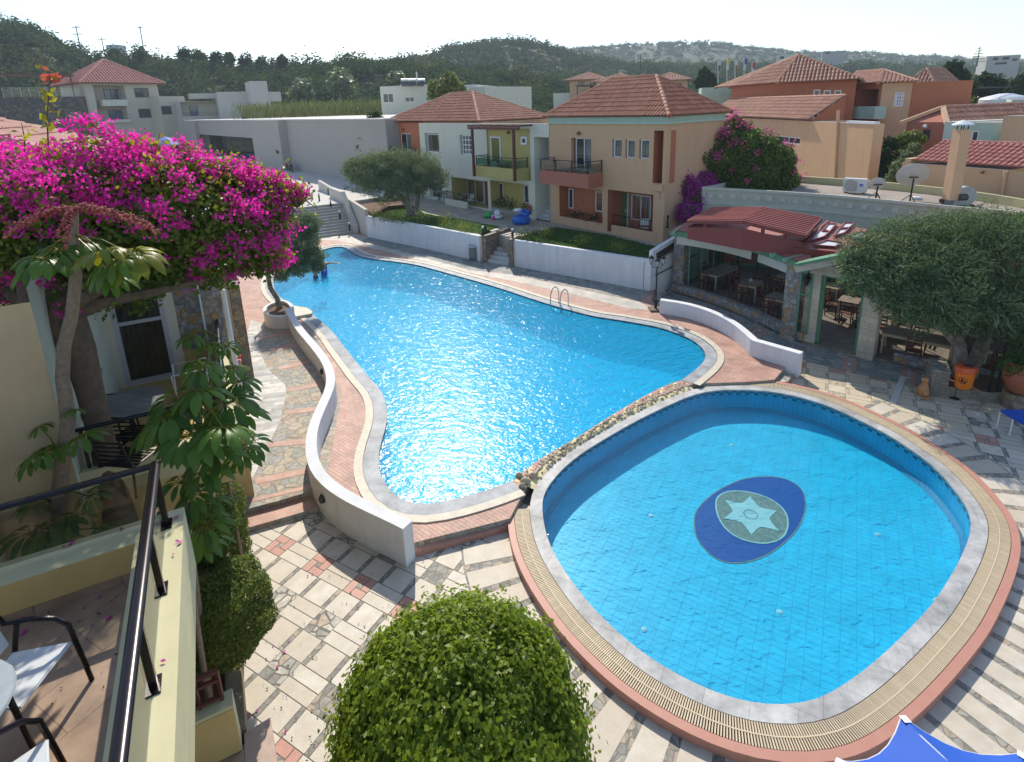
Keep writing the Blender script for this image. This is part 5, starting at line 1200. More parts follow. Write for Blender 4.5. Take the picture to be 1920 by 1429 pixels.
# its roof
zr=zI+.02
ap1=PY(1498,103,52); cR=fI.P(fI.L+.4,.4,zr); cL=fI.P(-.2,.4,zr); far=PY(1368,157,58)
mb=MB(ori=oI.location); cM=fI.P(.9,-.1,zr); cBk=fI.P(fI.L+.4,-9.5,zr); cBl=(far[0],far[1]+4,zr); fL_=(far[0],far[1],zr)
apx=np.array([ap1[0],ap1[1],ap1[2]])
for p in ((fL_,cL,apx),(cL,cR,apx),(cR,cBk,apx),(cBk,cBl,apx),(cBl,fL_,apx)): tiles(mb,p,roofo,.28,.5)
for a in (fL_,cL,cR,cBk,cBl): ridge(mb,a,apx,roofo,.13)
mb.build('roof',oI)
fI2=Fac(PY(1372,158,58),fI.P(0,0,0)); mb=MB(ori=oI.location); wall_open(mb,fI2,0,fI2.L,0,zI,[],rust); mb.build('side_wall',oI)
pxblock('pale_green_house','pale mint cubic house with a dark pergola left of the orange villa',1316,161,1462,163,64,62,5,mint,[(1436,176,1447,183,{'fw':.1}),(1459,174,1461.5,183,{'fw':.08})],z0=0)
mb=MB(); a=PY(1366,165,62);b=PY(1478,168,60); mb.bar(a,b,1.2,.12,darkf); c_=PY(1410,168,61); mb.bar(c_,(c_[0],c_[1],6),.15,.15,darkf); mb.ori=a; tag(mb.build('pergola'),'dark flat pergola roof against the orange villa','pergola')
oK,fK,zK=pxblock('orange_house_with_bay','orange house with a peach bay and white lattice window',1604,157,1655,157,49,46,8,rust,[(1604,168,1645,215,{'void':1,'d':1.6,'m':rust2})],z0=0)
mb=MB(ori=oK.location); r=fK.rect(1596,200,1640,223,1.0); mb.box(r[0],.003,r[2],r[1],1.0,r[3],mint,fK.T()); mb.build('balcony',oK)
fK2=Fac(PY(1655,157,46),PY(1711,160,45)); mb=MB(ori=oK.location); wl_=fK2.rect(1677,173,1695,199.5); wall_open(mb,fK2,0,fK2.L,0,zK,[(*wl_,.12,inner)],peach); mb.add([fK2.P(fK2.L,0,0),fK2.P(fK2.L,-6,0),fK2.P(fK2.L,-6,zK),fK2.P(fK2.L,0,zK)],[(0,1,2,3)],rust); mb.build('bay_wall',oK)
window(oK,fK2,wl_,v=-.1,cols=4,rows=4,fw=.1,label='white lattice window in the peach bay')
apk=PY(1657,131,52); mb=MB(ori=oK.location); e0=np.array(fK.P(-1,.4,zK+.02)); e1=np.array(fK.P(fK.L,.4,zK+.02)); e2=np.array(fK2.P(fK2.L+.3,.4,zK+.02)); e3=np.array([e2[0]+1,e2[1]+9,zK+.02]); apz=np.array([apk[0],apk[1],apk[2]]); ap0=apz+(e0-e1)*.85
for p in ((e0,e1,apz,ap0),(e1,e2,apz),(e2,e3,apz)): tiles(mb,p,roofo,.28,.5)
for a,b in ((e1,apz),(e2,apz),(ap0,apz)): ridge(mb,a,b,roofo,.13)
mb.build('roof',oK)
pxblock('orange_house_far_right','orange house with flat parapet and one small window, right of the bay',1700,171,1778,172,54,52,7,orangeh,[(1765,180,1769,189,{'fw':.1})],z0=0)
oM,fM,zM=pxblock('orange_house_roofed','low tiled roof rising behind the orange parapet house',1695,168,1752,168,58,56,8,orangeh,[],z0=0,roof=1,rh=2.0)
oN,fN,zN=pxblock('gabled_cottage','rust red gabled cottage with a black door and clay tiles',1702,226,1772,232,36,34,6,rust2,[(1729,243,1744,262,{'fm':darkf,'fw':.06})],z0=0)
gp=PY(1741,201,36.5); mb=MB(ori=oN.location); q0=np.array(fN.P(-.25,.25,zN-.05)); q1=np.array(fN.P(fN.L+.25,.25,zN-.05)); gq=np.array([gp[0],gp[1]-1.2,gp[2]]); bk=np.array([6.5,1.8,0]); 
mb.add([tuple(fN.P(0,0,zN)),tuple(fN.P(fN.L,0,zN)),(gq[0],gq[1]+.25,gq[2]-.1)],[(0,1,2)],rust2)
tiles(mb,(q1,q1+bk,gq+bk,gq),roofo,.28,.5); tiles(mb,(q0,q0+bk,gq+bk,gq),roofo,.28,.5); ridge(mb,gq,gq+bk,roofo,.13); mb.bar(q0,gq,.25,.2,peach); mb.bar(q1,gq,.25,.2,peach); mb.build('roof',oN)
mb=MB(ori=oN.location); u,w=fN.fp(1737,237); mb.sph(fN.P(u,.12,w),.12,whitef,8,5); mb.build('wall_lamp',oN)
pxblock('mint_house','mint green cubic house with one narrow window behind the flue',1790,229,1893,231,33,31,5,mint,[(1820,245,1835,268,{'fw':.08})],z0=0)
mb=MB(); a=PY(1772,228,33.6);b=PY(1790,229,33); f_m=Fac(a,b); 
o=empty('mint_house_wing','pale sunlit end wall joining the mint house on its left','house',f_m.P(0,0,0)); mb=MB(ori=o.location); z_=a[2]; mb.box(0,-4,0,f_m.L-.01,0,z_,mat('pale_mint_plaster',(.58,.66,.57),.8,stain=.2),f_m.T()); mb.build('wall',o)  # paler copy of mint: sunlight on this wall is put into the colour
pxblock('peach_house_right','peach cubic house at the right edge of the photograph',1882,216,1960,219,31,29,5,peach,[],z0=0)
pxblock('white_utility_house','white low building under the water tank',1812,201,1905,199,42,40,5,plaster_white,[],z0=0,cat='building')
pxblock('mint_utility_house','mint green block right of the water tank',1898,186,1960,187,39,38,5,mint,[],z0=0,cat='building')
p=PY(1880,205,44); o=empty('water_tank','round white rooftop water tank with shallow domed lid','tank',p); m=MB(ori=p); h_=PY(1880,186,44)[2]-p[2]; m.lathe([(1.55,-1),(1.55,h_),(1.45,h_+.12),(.4,h_+.4),(.001,h_+.42)],bw,p,28); m.build('tank_body',o,smooth='auto'); m=MB(ori=p); m.tube([np.array(p)+[-2.2,0,-.5],np.array(p)+[-2.2,0,h_+.9],np.array(p)+[.5,0,h_+.9]],.05,blackm,6); m.build('pipe',o)
# white block houses, left centre
GW='pale hillside houses'
o1,f1,z1=pxblock('white_block_house','white flat roofed block house with two windows and solar tanks',712,161,800,160,84,82,10,whiteh,[(718,175,738,193,{'cols':2,'fw':.1}),(759,181,777,192,{'cols':2,'fw':.12})],z0=-1,group=GW)
pxblock('white_block_house','white flat roofed block behind the tree, right of the solar tanks',800,160,893,161,86,84,10,plaster_white,[],z0=-1,group=GW)
pxblock('white_block_house','narrow white block with two slim windows right of the tree',880,161,909,165,82,80,10,whiteh,[(890,177,894,191,{'fw':.1}),(900,178,903,193,{'fw':.1})],z0=-1,group=GW)
for i,x in enumerate((760,774,790)):
    p=PY(x,158,83); m=MB(ori=p); m.tube([np.array(p)+[-.55,0,.55],np.array(p)+[.55,0,.55]],.22,bw,8); m.add([np.array(p)+[-.5,-.1,.4],np.array(p)+[.5,-.1,.4],np.array(p)+[.5,-1.2,-.3],np.array(p)+[-.5,-1.2,-.3]],[(0,1,2,3)],darkf); tag(m.build('solar_heater'),['left','middle','right'][i]+' of the three solar water heaters on the white block roof','solar heater','solar water heaters on the white block')
p=PY(783,165,83); m=MB(ori=p); m.tube([p,np.array(p)+[0,0,2.2]],.12,whiteh,6); tag(m.build('chimney_pipe'),'slim white flue beside the solar water heaters','chimney')
# three small roofed houses on the slope
for i,(x0,x1,yt,Y,lab,wn) in enumerate([(1068,1128,150,112,'small peach tiled house, left of three on the slope',(1083,153,1096,160)),(1118,1200,153,104,'small peach tiled house, middle of three on the slope',(1140,156,1155,163)),(1220,1288,151,108,'small peach tiled house, right of three on the slope',(1245,154,1258,163))]):
    o_,f__,z__=pxblock('small_villa',lab,x0,yt,x1,yt,Y,Y-2,8,peach if i!=1 else whiteh,[(*wn,{'cols':2,'fm':darkf}),(x1-22,yt+5,x1-10,yt+15,{'fm':darkf})],z0=-1,roof=1,rh=1.4,rm=roofo,over=.8,cs=.45,capr=.2,group='small tiled villas on the slope')
    m=MB(ori=o_.location); m.box(-3.5,-6,-1,-.02,-1,z__-2.2,whiteh,f__.T()); m.box(-3.8,-5,z__-.5,0,-.5,z__-.35,darkf,f__.T()); m.box(-3.6,-1,z__-2.2,-3.45,-.9,z__-.5,darkf,f__.T()); m.build('wing',o_)
# hilltop buildings
pxblock('hilltop_house','concrete multi storey house on the skyline at far right',1852,102,1914,106,260,255,14,mat('raw_concrete',(.42,.40,.37),.9),[(1862,108,1872,113,{'void':1}),(1880,107,1893,112,{'void':1}),(1898,110,1908,114,{'void':1}),(1866,117,1888,121,{'void':1})],z0=-1)
pxblock('hilltop_house','flat grey house on the skyline above the orange villa',1542,95,1584,97,330,325,12,MATS['raw_concrete'],[(1548,98,1556,101,{'void':1})],z0=-1)
pxblock('hilltop_house','small pale house half hidden left of the orange villa roof',1456,104,1482,103,200,195,8,whiteh,[(1462,106,1470,110,{'void':1})],z0=-1)
pxblock('hilltop_house','tiny white hut among the skyline trees at left',198,84,212,84,182,181,4,plaster_white,[],z0=-1)
# grey modern hall
greyp=mat('grey_modern_plaster',(.40,.365,.33),.85,noise=.15,nscale=.8,bump=.05); 
ga=G(505,226,7.6); gb=G(722,225,7.6); fG=Fac(ga,gb); ga0=fG.P(-46,0,0)
fG=Fac(ga0,gb); WG=fG.L
hall=empty('grey_hall','long grey modern hall with a recessed glazed entrance above the broad steps','building',fG.P(WG/2,0,0))
gl=fG.rect(383,256,495,375); gl2=fG.rect(290,262,352,330); slot=fG.rect(604,335,680,347)
dg=(gl[0],gl[1],2.1,gl[3],2.0,inner)
mb=MB(ori=hall.location); wall_open(mb,fG,0,WG,0,7.6,[dg,(gl2[0],gl2[1],2.1,gl2[3],2,inner),(*slot,.8,inner)],greyp); shell(mb,fG,0,WG,-16,0,7.6,greyp,mtop=flatroof)
mb.build('wall',hall)
mb=MB(ori=hall.location); r=fG.rect(357,227,380,340); mb.box(r[0],.002,0,r[1],.55,7.62,greyp,fG.T()); mb.build('pilaster',hall); mb=MB(ori=hall.location); r=fG.rect(494,226,546,380); mb.box(r[0],.002,0,r[1],.9,7.66,greyp,fG.T()); mb.build('pilaster',hall)
mb=MB(ori=hall.location); mb.box(0,-16,7.6,WG,.1,7.72,mat('pale_coping',(.55,.52,.48),.8),fG.T()); mb.build('coping',hall)
window(hall,fG,(gl[0],gl[1],2.1,gl[3]),v=-1.7,cols=5,rows=2,fm=darkf,fw=.12,name='glazed_entrance',gl=greeng); window(hall,fG,(gl2[0],gl2[1],2.1,gl2[3]),v=-1.7,cols=3,rows=1,fm=darkf,fw=.12,name='glazed_bay',gl=greeng)
mb=MB(ori=hall.location)
for i in range(3):
    for j in range(2): r=fG.rect(537+i*4.6+j*3,306+j*17+i,540+i*4.6+j*3,320+j*17+i,.92); mb.box(r[0],.9,r[2],r[1],.92,r[3],inner,fG.T())
r=fG.rect(533,303,553,343,.91); 
mb.build('glass_blocks',hall)
def text(txt,size,m,name,par,mw,label=None):
    cu=bpy.data.curves.new(name,'FONT'); cu.body=txt; cu.size=size; cu.extrude=.015; cu.align_x='CENTER'; cu.resolution_u=2
    t=bpy.data.objects.new(name,cu); COL.objects.link(t); me=bpy.data.meshes.new_from_object(t); bpy.data.objects.remove(t)
    o=bpy.data.objects.new(name,me); COL.objects.link(o); me.materials.clear(); me.materials.append(m); me.transform(mw); 
    if par: o.parent=par
    if label: o['label']=label
    return o
u,w=fG.fp(521,288,.92); pp=fG.P(u,.93,w); rot=Matrix(((fG.u[0],0,fG.n[0]),(fG.u[1],0,fG.n[1]),(0,1,0))).to_4x4()
text('the',.75,blackm,'wall_lettering',hall,Matrix.Translation(Vector(pp)-hall.location)@rot)
# broad steps
stp=[G(665,437,.3),G(588,448,.3)]
sR=np.array(G(664,437,ZD)[:2]); sL=np.array(G(540,455,ZD)[:2]); sd2=(sR-sL)/np.linalg.norm(sR-sL); sb=np.array([-sd2[1],sd2[0]]); sb=sb if sb[1]>0 else -sb
sL=sR-sd2*6.4
bs=empty('broad_steps','broad pale grey steps with low side walls rising to the grey hall','stair',(*((sL+sR)/2),ZD)); pale=mat('pale_concrete_step',(.55,.52,.46),.8,noise=.4,nscale=3); riser=mat('riser_concrete',(.48,.45,.40),.85,noise=.3,nscale=3)
mb=MB(ori=bs.location); tgt=np.array(G(625,381,2.1)[:2]); run=(tgt-sR)@sb; ns=11
for i in range(ns):
    a=sL+sb*run*i/ns; b=sR+sb*run*i/ns; c=sR+sb*(run*(i+1)/ns+.02); d=sL+sb*(run*(i+1)/ns+.02); z=ZD+(2.1-ZD)*(i+1)/ns
    mb.prism([tuple(a),tuple(b),tuple(c),tuple(d)],0,z-.05,riser); mb.prism([tuple(a-sb*.03),tuple(b-sb*.03),tuple(c),tuple(d)],z-.05,z,pale)
mb.build('treads',bs)
for q_,lab in ((sR+sd2*.15,''),(sL-sd2*.15,'')):
    mb=MB(ori=bs.location); P0=q_-sb*.1; P1=q_+sb*run; P2=q_+sb*(run+3.0)
    w_=sd2*.16
    vs=[]
    for p,zt_ in ((P0,ZD+.55),(P1,2.1+.75),(P2,2.1+.75)):
        vs+=[(*(p-w_),0),(*(p+w_),0),(*(p+w_),zt_),(*(p-w_),zt_)]
    mb.add(vs,[(0,1,2,3),(11,10,9,8)]+[(i*4+j,(i+1)*4+j,(i+1)*4+(j+1)%4,i*4+(j+1)%4) for i in range(2) for j in range(4)],mat('cream_coping_plaster',(.60,.55,.47),.85,noise=.2,stain=.3)); mb.build('side_wall',bs)
# plaza, ramp and ramp walls
plaza=[tuple(sL+sb*run-sd2*8),tuple(sR+sb*run+sd2*1.4),tuple(sR+sb*(run+1)+sd2*7),fG.P(WG+3,.0,0)[:2],fG.P(WG-60,0,0)[:2],tuple(sL-sd2*40+sb*run)]
sheet('plaza',plaza,[],2.1,pale,k='structure',thick=2.1)
rampm=brickmat('ribbed_ramp',(.40,.37,.33),(.44,.40,.35),(.20,.19,.17),4,.35,mortar=.05,rot=math.atan2(sd2[1],sd2[0]),noise=.3)
r0=sR+sd2*.35; r1=sR+sd2*2.6
mb=MB(); mb.add([(*r0,ZD+.01),(*r1,ZD+.01),(*(r1+sb*run*1.5),2.1),(*(r0+sb*run*1.5),2.1)],[(0,1,2,3)],rampm); mb.build('ramp',k='structure')
cw=MATS['cream_coping_plaster']
q0=np.array(G(692,443,ZD)[:2]); 
wq=[tuple(q0),tuple(q0+sb*4),tuple(q0+sb*8),tuple(q0+sb*12)]
wallprism('ramp_side_wall',wq,.22,0,[ZT+.5,ZT+.8,ZT+1.1,2.9],cw,'cream wall sloping along the ribbed ramp up to the grey hall','wall')
# hotel behind (white, three storeys)
creamw=mat('cream_hotel_plaster',(.58,.53,.43),.85,noise=.15,stain=.2); palew=mat('pale_hotel_plaster',(.56,.52,.46),.85,noise=.15,stain=.2)
blueglass=mat('sky_reflecting_pane',(.10,.16,.24),.08,spec=.8)  # blue of the mirrored sky is mixed into the pane's base colour
hz,fz,zz=pxblock('hotel_block','cream three storey hotel block with hip roof and recessed balconies',158,157,294,156,106,116,12,creamw,[(178,160,236,200,{'void':1,'d':2.6,'m':creamw}),(184,200,240,228,{'void':1,'d':2.6,'m':creamw}),(252,165,279,183,{'cols':2,'fm':darkf,'fw':.14}),(260,204,287,221,{'cols':2,'fm':darkf,'fw':.14})],z0=3,roof=1,rh=4.6,rm=roofp,over=1.1,cs=.5,capr=.25)
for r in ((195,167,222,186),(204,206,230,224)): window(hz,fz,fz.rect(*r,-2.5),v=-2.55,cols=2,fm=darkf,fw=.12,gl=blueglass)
for r in ((193,187,240,199),(203,224,246,230)): 
    q_=fz.rect(*r,.5); mb=MB(ori=hz.location); mb.box(q_[0],-1.4,q_[2],q_[1],.5,q_[3],whiteh,fz.T()); mb.build('balcony',hz); bar_rail(hz,[fz.P(q_[0],.45,0)[:2],fz.P(q_[1],.45,0)[:2]],q_[3]+.9,q_[3],darkf,step=.45)
drystone=crazy('dark_field_stone',[(.16,.12,.10),(.11,.10,.10),(.20,.15,.11),(.09,.085,.08)],(.05,.045,.04),2.2,.05,bump=.8)
hd,fd,zd=pxblock('stone_wing','dark field-stone wing with a roof terrace left of the hotel block',-60,183,170,181,96,107,12,drystone,[(130,208,156,226,{'cols':2,'fm':darkf,'fw':.12})],z0=3,cat='building')
mb=MB(ori=hd.location); a=fd.fp(22,182)[0]; b=fd.fp(140,182)[0]
for u in (a,b): mb.box(u,-1,zd,u+.18,-.8,zd+3.6,wood_d,fd.T())
mb.box(a-.5,-4,zd+3.6,b+.6,-.5,zd+3.85,wood_d,fd.T()); mb.build('pergola',hd)
glass_rail(hd,[fd.P(a-1,-.2,0)[:2],fd.P(b+1,-.2,0)[:2]],zd+1.6,zd,pm=MATS['grey_dish'],gl=clear)
pxblock('hotel_wing','cream two storey wing with one dark framed window between hotel blocks',296,180,345,181,112,116,10,creamw,[(303,199,322,215,{'cols':2,'fm':darkf,'fw':.13})],z0=3)
hy,fy,zy=pxblock('hotel_wing','pale wing with a deep shaded balcony left of the tall tower',338,190,411,190,108,112,10,palew,[(340,191,409,217,{'void':1,'d':1.8,'m':creamw})],z0=3)
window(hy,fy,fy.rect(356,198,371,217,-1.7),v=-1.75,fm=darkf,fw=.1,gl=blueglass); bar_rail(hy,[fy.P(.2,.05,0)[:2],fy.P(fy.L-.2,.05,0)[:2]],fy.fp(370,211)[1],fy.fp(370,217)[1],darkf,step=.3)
mb=MB(ori=hy.location); r=fy.rect(358,175,412,185,.8); mb.box(r[0],-2,r[2],r[1]+.3,.8,r[3],palew,fy.T()); mb.build('canopy_slab',hy)
pxblock('hotel_wing','plain pale windowless wall block beside the tower',407,174,474,170,106,109,10,palew,[],z0=3)
ht,ft,zt_=pxblock('hotel_tower','tall pale stair tower with a black steel frame on top',468,152,500,152,104,105.5,6,palew,[],z0=3,cat='tower')
mb=MB(ori=ht.location)
for u in (.2,1.4): mb.box(u,-1,zt_,u+.08,-.9,zt_+2.9,darkf,ft.T())
for z in (1.5,2.1,2.8): mb.box(.2,-.98,zt_+z,1.5,-.93,zt_+z+.06,darkf,ft.T())
mb.build('steel_frame',ht)
mb=MB(ori=ht.location); r=ft.rect(498,172,528,190); mb.box(r[0],-3,r[2],r[1],-.4,r[3],palew,ft.T()); r=ft.rect(500,188,512,224); mb.box(r[0],-2.5,r[2],r[1]*.98,-.8,r[3],whitef,ft.T()); mb.build('side_slab',ht)
# ================================================================== curved white walls and own wing
def centre(left,right,z):
    a=resamp(smooth_loop(GP(left,z),.2,False),50); b=resamp(smooth_loop(GP(right,z),.2,False),50); return [tuple(p) for p in (a+b)/2]
SWl=[(530,575),(551.7,612),(574.5,642),(596.5,670),(607.6,695.4),(611.5,711),(610.7,725),(601,749),(588,775),(576,804.6),(570.7,833.5),(572.5,862),(583,886),(606.6,912),(638,934.5),(677.5,954),(724.7,975),(756,991.8)]
SWr=[(548,580),(568,615),(590,639),(610.7,664),(625,686),(629.6,705),(626.5,727),(617,749),(604.5,778),(597,800),(594.8,823),(596,849),(602.7,873),(617,894),(640.7,912),(677.5,933),(719.5,953),(772,977)]
cl=centre(SWl,SWr,.86)
sw=wallprism('curved_wall',cl,.25,0,.86,plaster_white,'white S-curved garden wall between the flagstone path and the long pool','wall')
lampb=mat('black_lamp_body',(.02,.02,.02),.5)
for px,py,z,lab in ((598,941,.5,'black bulkhead lamp low on the near end of the S-curved wall'),(603,698,.55,'black bulkhead lamp on the far bend of the S-curved wall')):
    p=G(px,py,z); q_=min(cl,key=lambda c:math.dist(c,p[:2])); d=np.array(p[:2])-np.array(q_); d/=np.linalg.norm(d); c=np.array(q_)+d*.15; mb=MB(ori=(*c,z)); mb.tube([(*(np.array(q_)+d*.12),z),(*(np.array(q_)+d*.2),z)],[.085,.07],lampb,12); mb.box(c[0]-.05,c[1]-.07,z+.06,c[0]+.05,c[1]+.07,z+.09,lampb); tag(mb.build('bulkhead_lamp'),lab,'wall lamp')
W2f=[(1235,562.5),(1273.7,567),(1315,577.7),(1357,595),(1388,616),(1411,638.7)]; W2b=[(1242,560),(1296.7,570),(1338,583),(1376,601.7),(1401,620),(1419.6,635)]
c2=centre(W2f,W2b,.80)+resamp([G(1416,637,.8)[:2],G(1503,661.5,.8)[:2]],8)[1:].tolist()
c2=[tuple(c) for c in c2]
wallprism('curved_wall',c2,.24,0,.80,plaster_white,'white curved garden wall between the pink paving and the restaurant path','wall')
# olive planter at the far end of the S wall
pc=G(519,583,.55)[:2]; pl=empty('olive_planter','white plastered planter box holding the leaning olive at pool edge','planter',(*pc,ZD))
pp_=[(495,576),(506,566),(530,561),(545,568),(550,583),(546,597),(525,600),(500,597)]
ol=smooth_loop([tuple(G(x,y,.78)[:2]) for x,y in [(493,578),(507,568),(530,562),(547,569),(551,583),(540,592),(502,592)]],.12)
if area2(ol)<0: ol=ol[::-1]
il=offset(ol,-.13); mb=MB(ori=pl.location); strip(mb,ol,ol,0,.78,plaster_white); strip(mb,ol,il,.78,.78,plaster_white); strip(mb,il,il,.78,.6,plaster_white); mb.build('planter_wall',pl)
mb=MB(ori=pl.location); mb.add([(x,y,.66) for x,y in il],[tuple(range(len(il)))],soil); mb.build('soil',pl)
mb=MB(); pts=[tuple(G(x,y,.36)[:2]) for x,y in [(551,574),(575,577),(586,584),(585,588),(553,594)]]; mb.prism(pts,-.2,.37,cream,bottom=True); mb.build('pool_step_platform',k='structure')
# ------- own wing frame
e1=np.array([-.469,.883]); e2=np.array([.883,.469])
def LP(a,b,z): p=e1*a+e2*b; return (p[0],p[1],z)
def lbox(mb,a0,b0,z0,a1,b1,z1,m): mb.box(a0,b0,z0,a1,b1,z1,m,lambda a,b,z: LP(a,b,z)) 
creamy=mat('buttery_plaster',(.60,.55,.33),.8,noise=.2,nscale=2,stain=.25,bump=.08,bscale=60); goldp=mat('gold_plaster',(.58,.42,.17),.85,noise=.2,nscale=2,stain=.2,bump=.08,bscale=60)
tanw=mat('wing_tan_plaster',(.60,.44,.26),.85,noise=.2,nscale=2,stain=.3,bump=.1,bscale=60); palew2=mat('wing_pale_plaster',(.58,.60,.50),.85,noise=.2,nscale=2,stain=.25,bump=.08,bscale=60)
balf=brickmat('balcony_floor_tile',(.37,.255,.175),(.41,.29,.205),(.22,.15,.11),1.0,.5,mortar=.004,rot=R(118),noise=.45,rough=.4)
AB=lambda px,py,z: (float(G(px,py,z)[:2]@e1),float(G(px,py,z)[:2]@e2))
zf1=3.9; zp1=4.30; zr1=4.95
A_out=AB(345,950,zp1)[0]; B_out=AB(345,950,zp1)[1]; A_in=AB(267,983,zp1)[0]; 
B_in=-.9
wing=empty('hotel_wing_near','near hotel wing with stacked balconies, tan and pale walls','building',LP(6,-2,0))
wo=wing.location
mb=MB(ori=wo); 
lbox(mb,-1.5,-6,3.55,A_out,B_out,zf1-.005,creamy)
mb.build('balcony_slab',wing)
mb=MB(ori=wo); mb.add([LP(-1.5,-6,zf1),LP(A_out-.1,-6,zf1),LP(A_out-.1,B_out-.05,zf1),LP(-1.5,B_out-.05,zf1)],[(0,1,2,3)],balf); mb.build('balcony_floor',wing)
bi_=B_out-.42
mb=MB(ori=wo); lbox(mb,A_out-.36,-6,zf1,A_out-.001,B_out-.001,zp1,creamy); lbox(mb,-1.5,bi_,zf1,A_out-.36,B_out,zp1,creamy)
lbox(mb,A_out-.362,-6,zf1+.0,A_out-.36,bi_,zp1-.003,goldp); lbox(mb,A_out-.37,-6,zf1+.0,A_out-.36,bi_,zf1+.09,balf)
mb.build('balcony_parapet',wing)
# rail
railm=mat('black_oval_handrail',(.022,.018,.02),.22,metal=.6)
Ar,Br=AB(291,872,zr1)
mb=MB(ori=wo)
def oval(pts,w,h,m,n=14):
    for i in range(len(pts)-1):
        a=Vector(pts[i]);b=Vector(pts[i+1]);d=(b-a).normalized();s=d.cross(Vector((0,0,1))).normalized();u=s.cross(d)
        vs=[p+s*(w/2*math.cos(2*math.pi*j/n))+u*(h/2*math.sin(2*math.pi*j/n)) for p in (a,b) for j in range(n)]
        mb.add(vs,[(j,(j+1)%n,n+(j+1)%n,n+j) for j in range(n)]+[tuple(range(n-1,-1,-1)),tuple(n+j for j in range(n))],m)
oval([LP(-1.2,Br,zr1),LP(Ar+.05,Br,zr1)],.10,.055,railm); oval([LP(Ar,-6,zr1),LP(Ar,Br+.04,zr1)],.10,.05,railm)
hr=mb.build('handrail',wing,smooth='auto')
for px,py in ((318,982),(303,1106),(286,1288)):
    a,_=AB(px,py,zp1); mb=MB(ori=wo); mb.bar(LP(a,Br-.01,zp1),LP(a,Br-.01,zr1-.02),.075,.05,railm,up=(e1[0],e1[1],0)); mb.box(a-.08,Br-.05,zp1,a+.08,Br+.05,zp1+.015,railm,lambda x,y,z:LP(x,y,z)); mb.build('rail_post',wing)
for b in (-2.6,): mb=MB(ori=wo); mb.bar(LP(Ar,b,zp1),LP(Ar,b,zr1-.02),.05,.06,railm); mb.build('rail_post',wing)
mb=MB(ori=wo); mb.add([LP(Ar,-6,zp1+.03),LP(Ar,Br,zp1+.03),LP(Ar,Br,zr1-.06),LP(Ar,-6,zr1-.06)],[(0,1,2,3)],smoky); mb.build('glass_panel',wing)
mb=MB(ori=wo); mb.add([LP(-1.2,Br,zp1+.03),LP(Ar,Br,zp1+.03),LP(Ar,Br,zr1-.06),LP(-1.2,Br,zr1-.06)],[(0,1,2,3)],smoky); mb.build('glass_panel',wing)
# tan wall facing us with a drain pipe, pale side wall with window, door wall
aT=8.4; bT=-2.12; aD=12.2; zN=3.4
mb=MB(ori=wo); mb.add([LP(aT,-7,0),LP(aT,bT,0),LP(aT,bT,6.3),LP(aT,-7,6.3)],[(0,1,2,3)],tanw); mb.build('tan_wall',wing)
mb=MB(ori=wo); mb.add([LP(0,-3.9,0),LP(aT,-3.9,0),LP(aT,-3.9,6.3),LP(0,-3.9,6.3)],[(0,1,2,3)],palew2); mb.build('pale_wall',wing)
mb=MB(ori=wo); pa=[LP(aT-.09,-3.05,z) for z in (0,6.3)]; mb.tube(pa,.075,mat('cream_pipe',(.52,.44,.33),.5),12); mb.build('drain_pipe',wing,smooth='auto')
fS=Fac(LP(aD,bT,0)[:2],u=-e1)   # pale side wall: seen from +b side
fS.n=e2.copy()
fS=Fac(LP(aT,bT,0)[:2],u=e1)
W_=aD-aT
r=None
uS,wS=fS.fp(140,580); 
a0_=AB(174,722,zN+1.0); 
win_u0,win_z0=.35,zN+1.0
mb=MB(ori=wo); wall_open(mb,fS,0,W_,0,6.6,[(.9,2.5,4.35,6.1,.3,inner)],palew2); mb.build('side_wall',wing)
window(wing,fS,(.9,2.5,4.35,6.1),v=-.28,cols=2,cur=1,name='side_window',fw=.08,ori=wo); mb=MB(ori=wo); mb.box(.85,-.28,4.27,2.55,.06,4.35,mat('grey_sill',(.35,.35,.37),.5),fS.T()); mb.build('window_sill',wing)
fD=Fac(LP(aD,bT,0)[:2],u=e2); dr=(.12,.98,zN+.02,5.9)
mb=MB(ori=wo); wall_open(mb,fD,0,1.15,0,6.6,[(*dr,.12,inner)],whiteh); wall_open(mb,fD,1.15,1.95,0,3.9,[],goldp); wall_open(mb,fD,1.15,1.95,3.9,6.4,[],stonep); mb.build('door_wall',wing)
brownc=mat('brown_curtain',(.17,.13,.09),.9,noise=.3,nscale=3)
o=window(wing,fD,dr,v=-.06,cols=1,rows=2,fw=.085,name='terrace_door',ori=wo,gl=clear,fm=mat('lilac_white_frame',(.50,.50,.56),.45)); mb=MB(ori=wo); curtain(mb,fD,dr[0]+.05,dr[1]-.05,dr[2],dr[3],-.10,brownc,.012,.1); mb.build('curtain',o)
# neighbour balcony
aN=8.55; bN=-.2
mb=MB(ori=wo); lbox(mb,aN,bT,3.05,aD,bN,zN,goldp); lbox(mb,aN,bT,zN,aN+.2,bN,zN+.42,creamy); lbox(mb,aN+.2,bN-.22,zN,aD+.5,bN,zN+.42,creamy); mb.build('neighbour_balcony',wing)
mb=MB(ori=wo); lbox(mb,aN+.05,bT,0,aN+.2,bN-.45,3.05,goldp); lbox(mb,aN+.2,bN-.6,0,30,bN-.45,3.05,goldp); mb.build('lower_wall',wing)
mb=MB(ori=wo); zr=4.4; mb.tube([LP(aN+.1,bT+.05,zr),LP(aN+.1,bN-.1,zr)],.03,blackm,8); mb.tube([LP(aN+.1,bN-.1,zr),LP(aD,bN-.1,zr)],.03,blackm,8)
for b in (bT+.1,-1.2,bN-.1): mb.tube([LP(aN+.1,b,zN+.42),LP(aN+.1,b,zr)],.022,blackm,6)
for a in (9.8,11,12.1): mb.tube([LP(a,bN-.1,zN+.42),LP(a,bN-.1,zr)],.022,blackm,6)
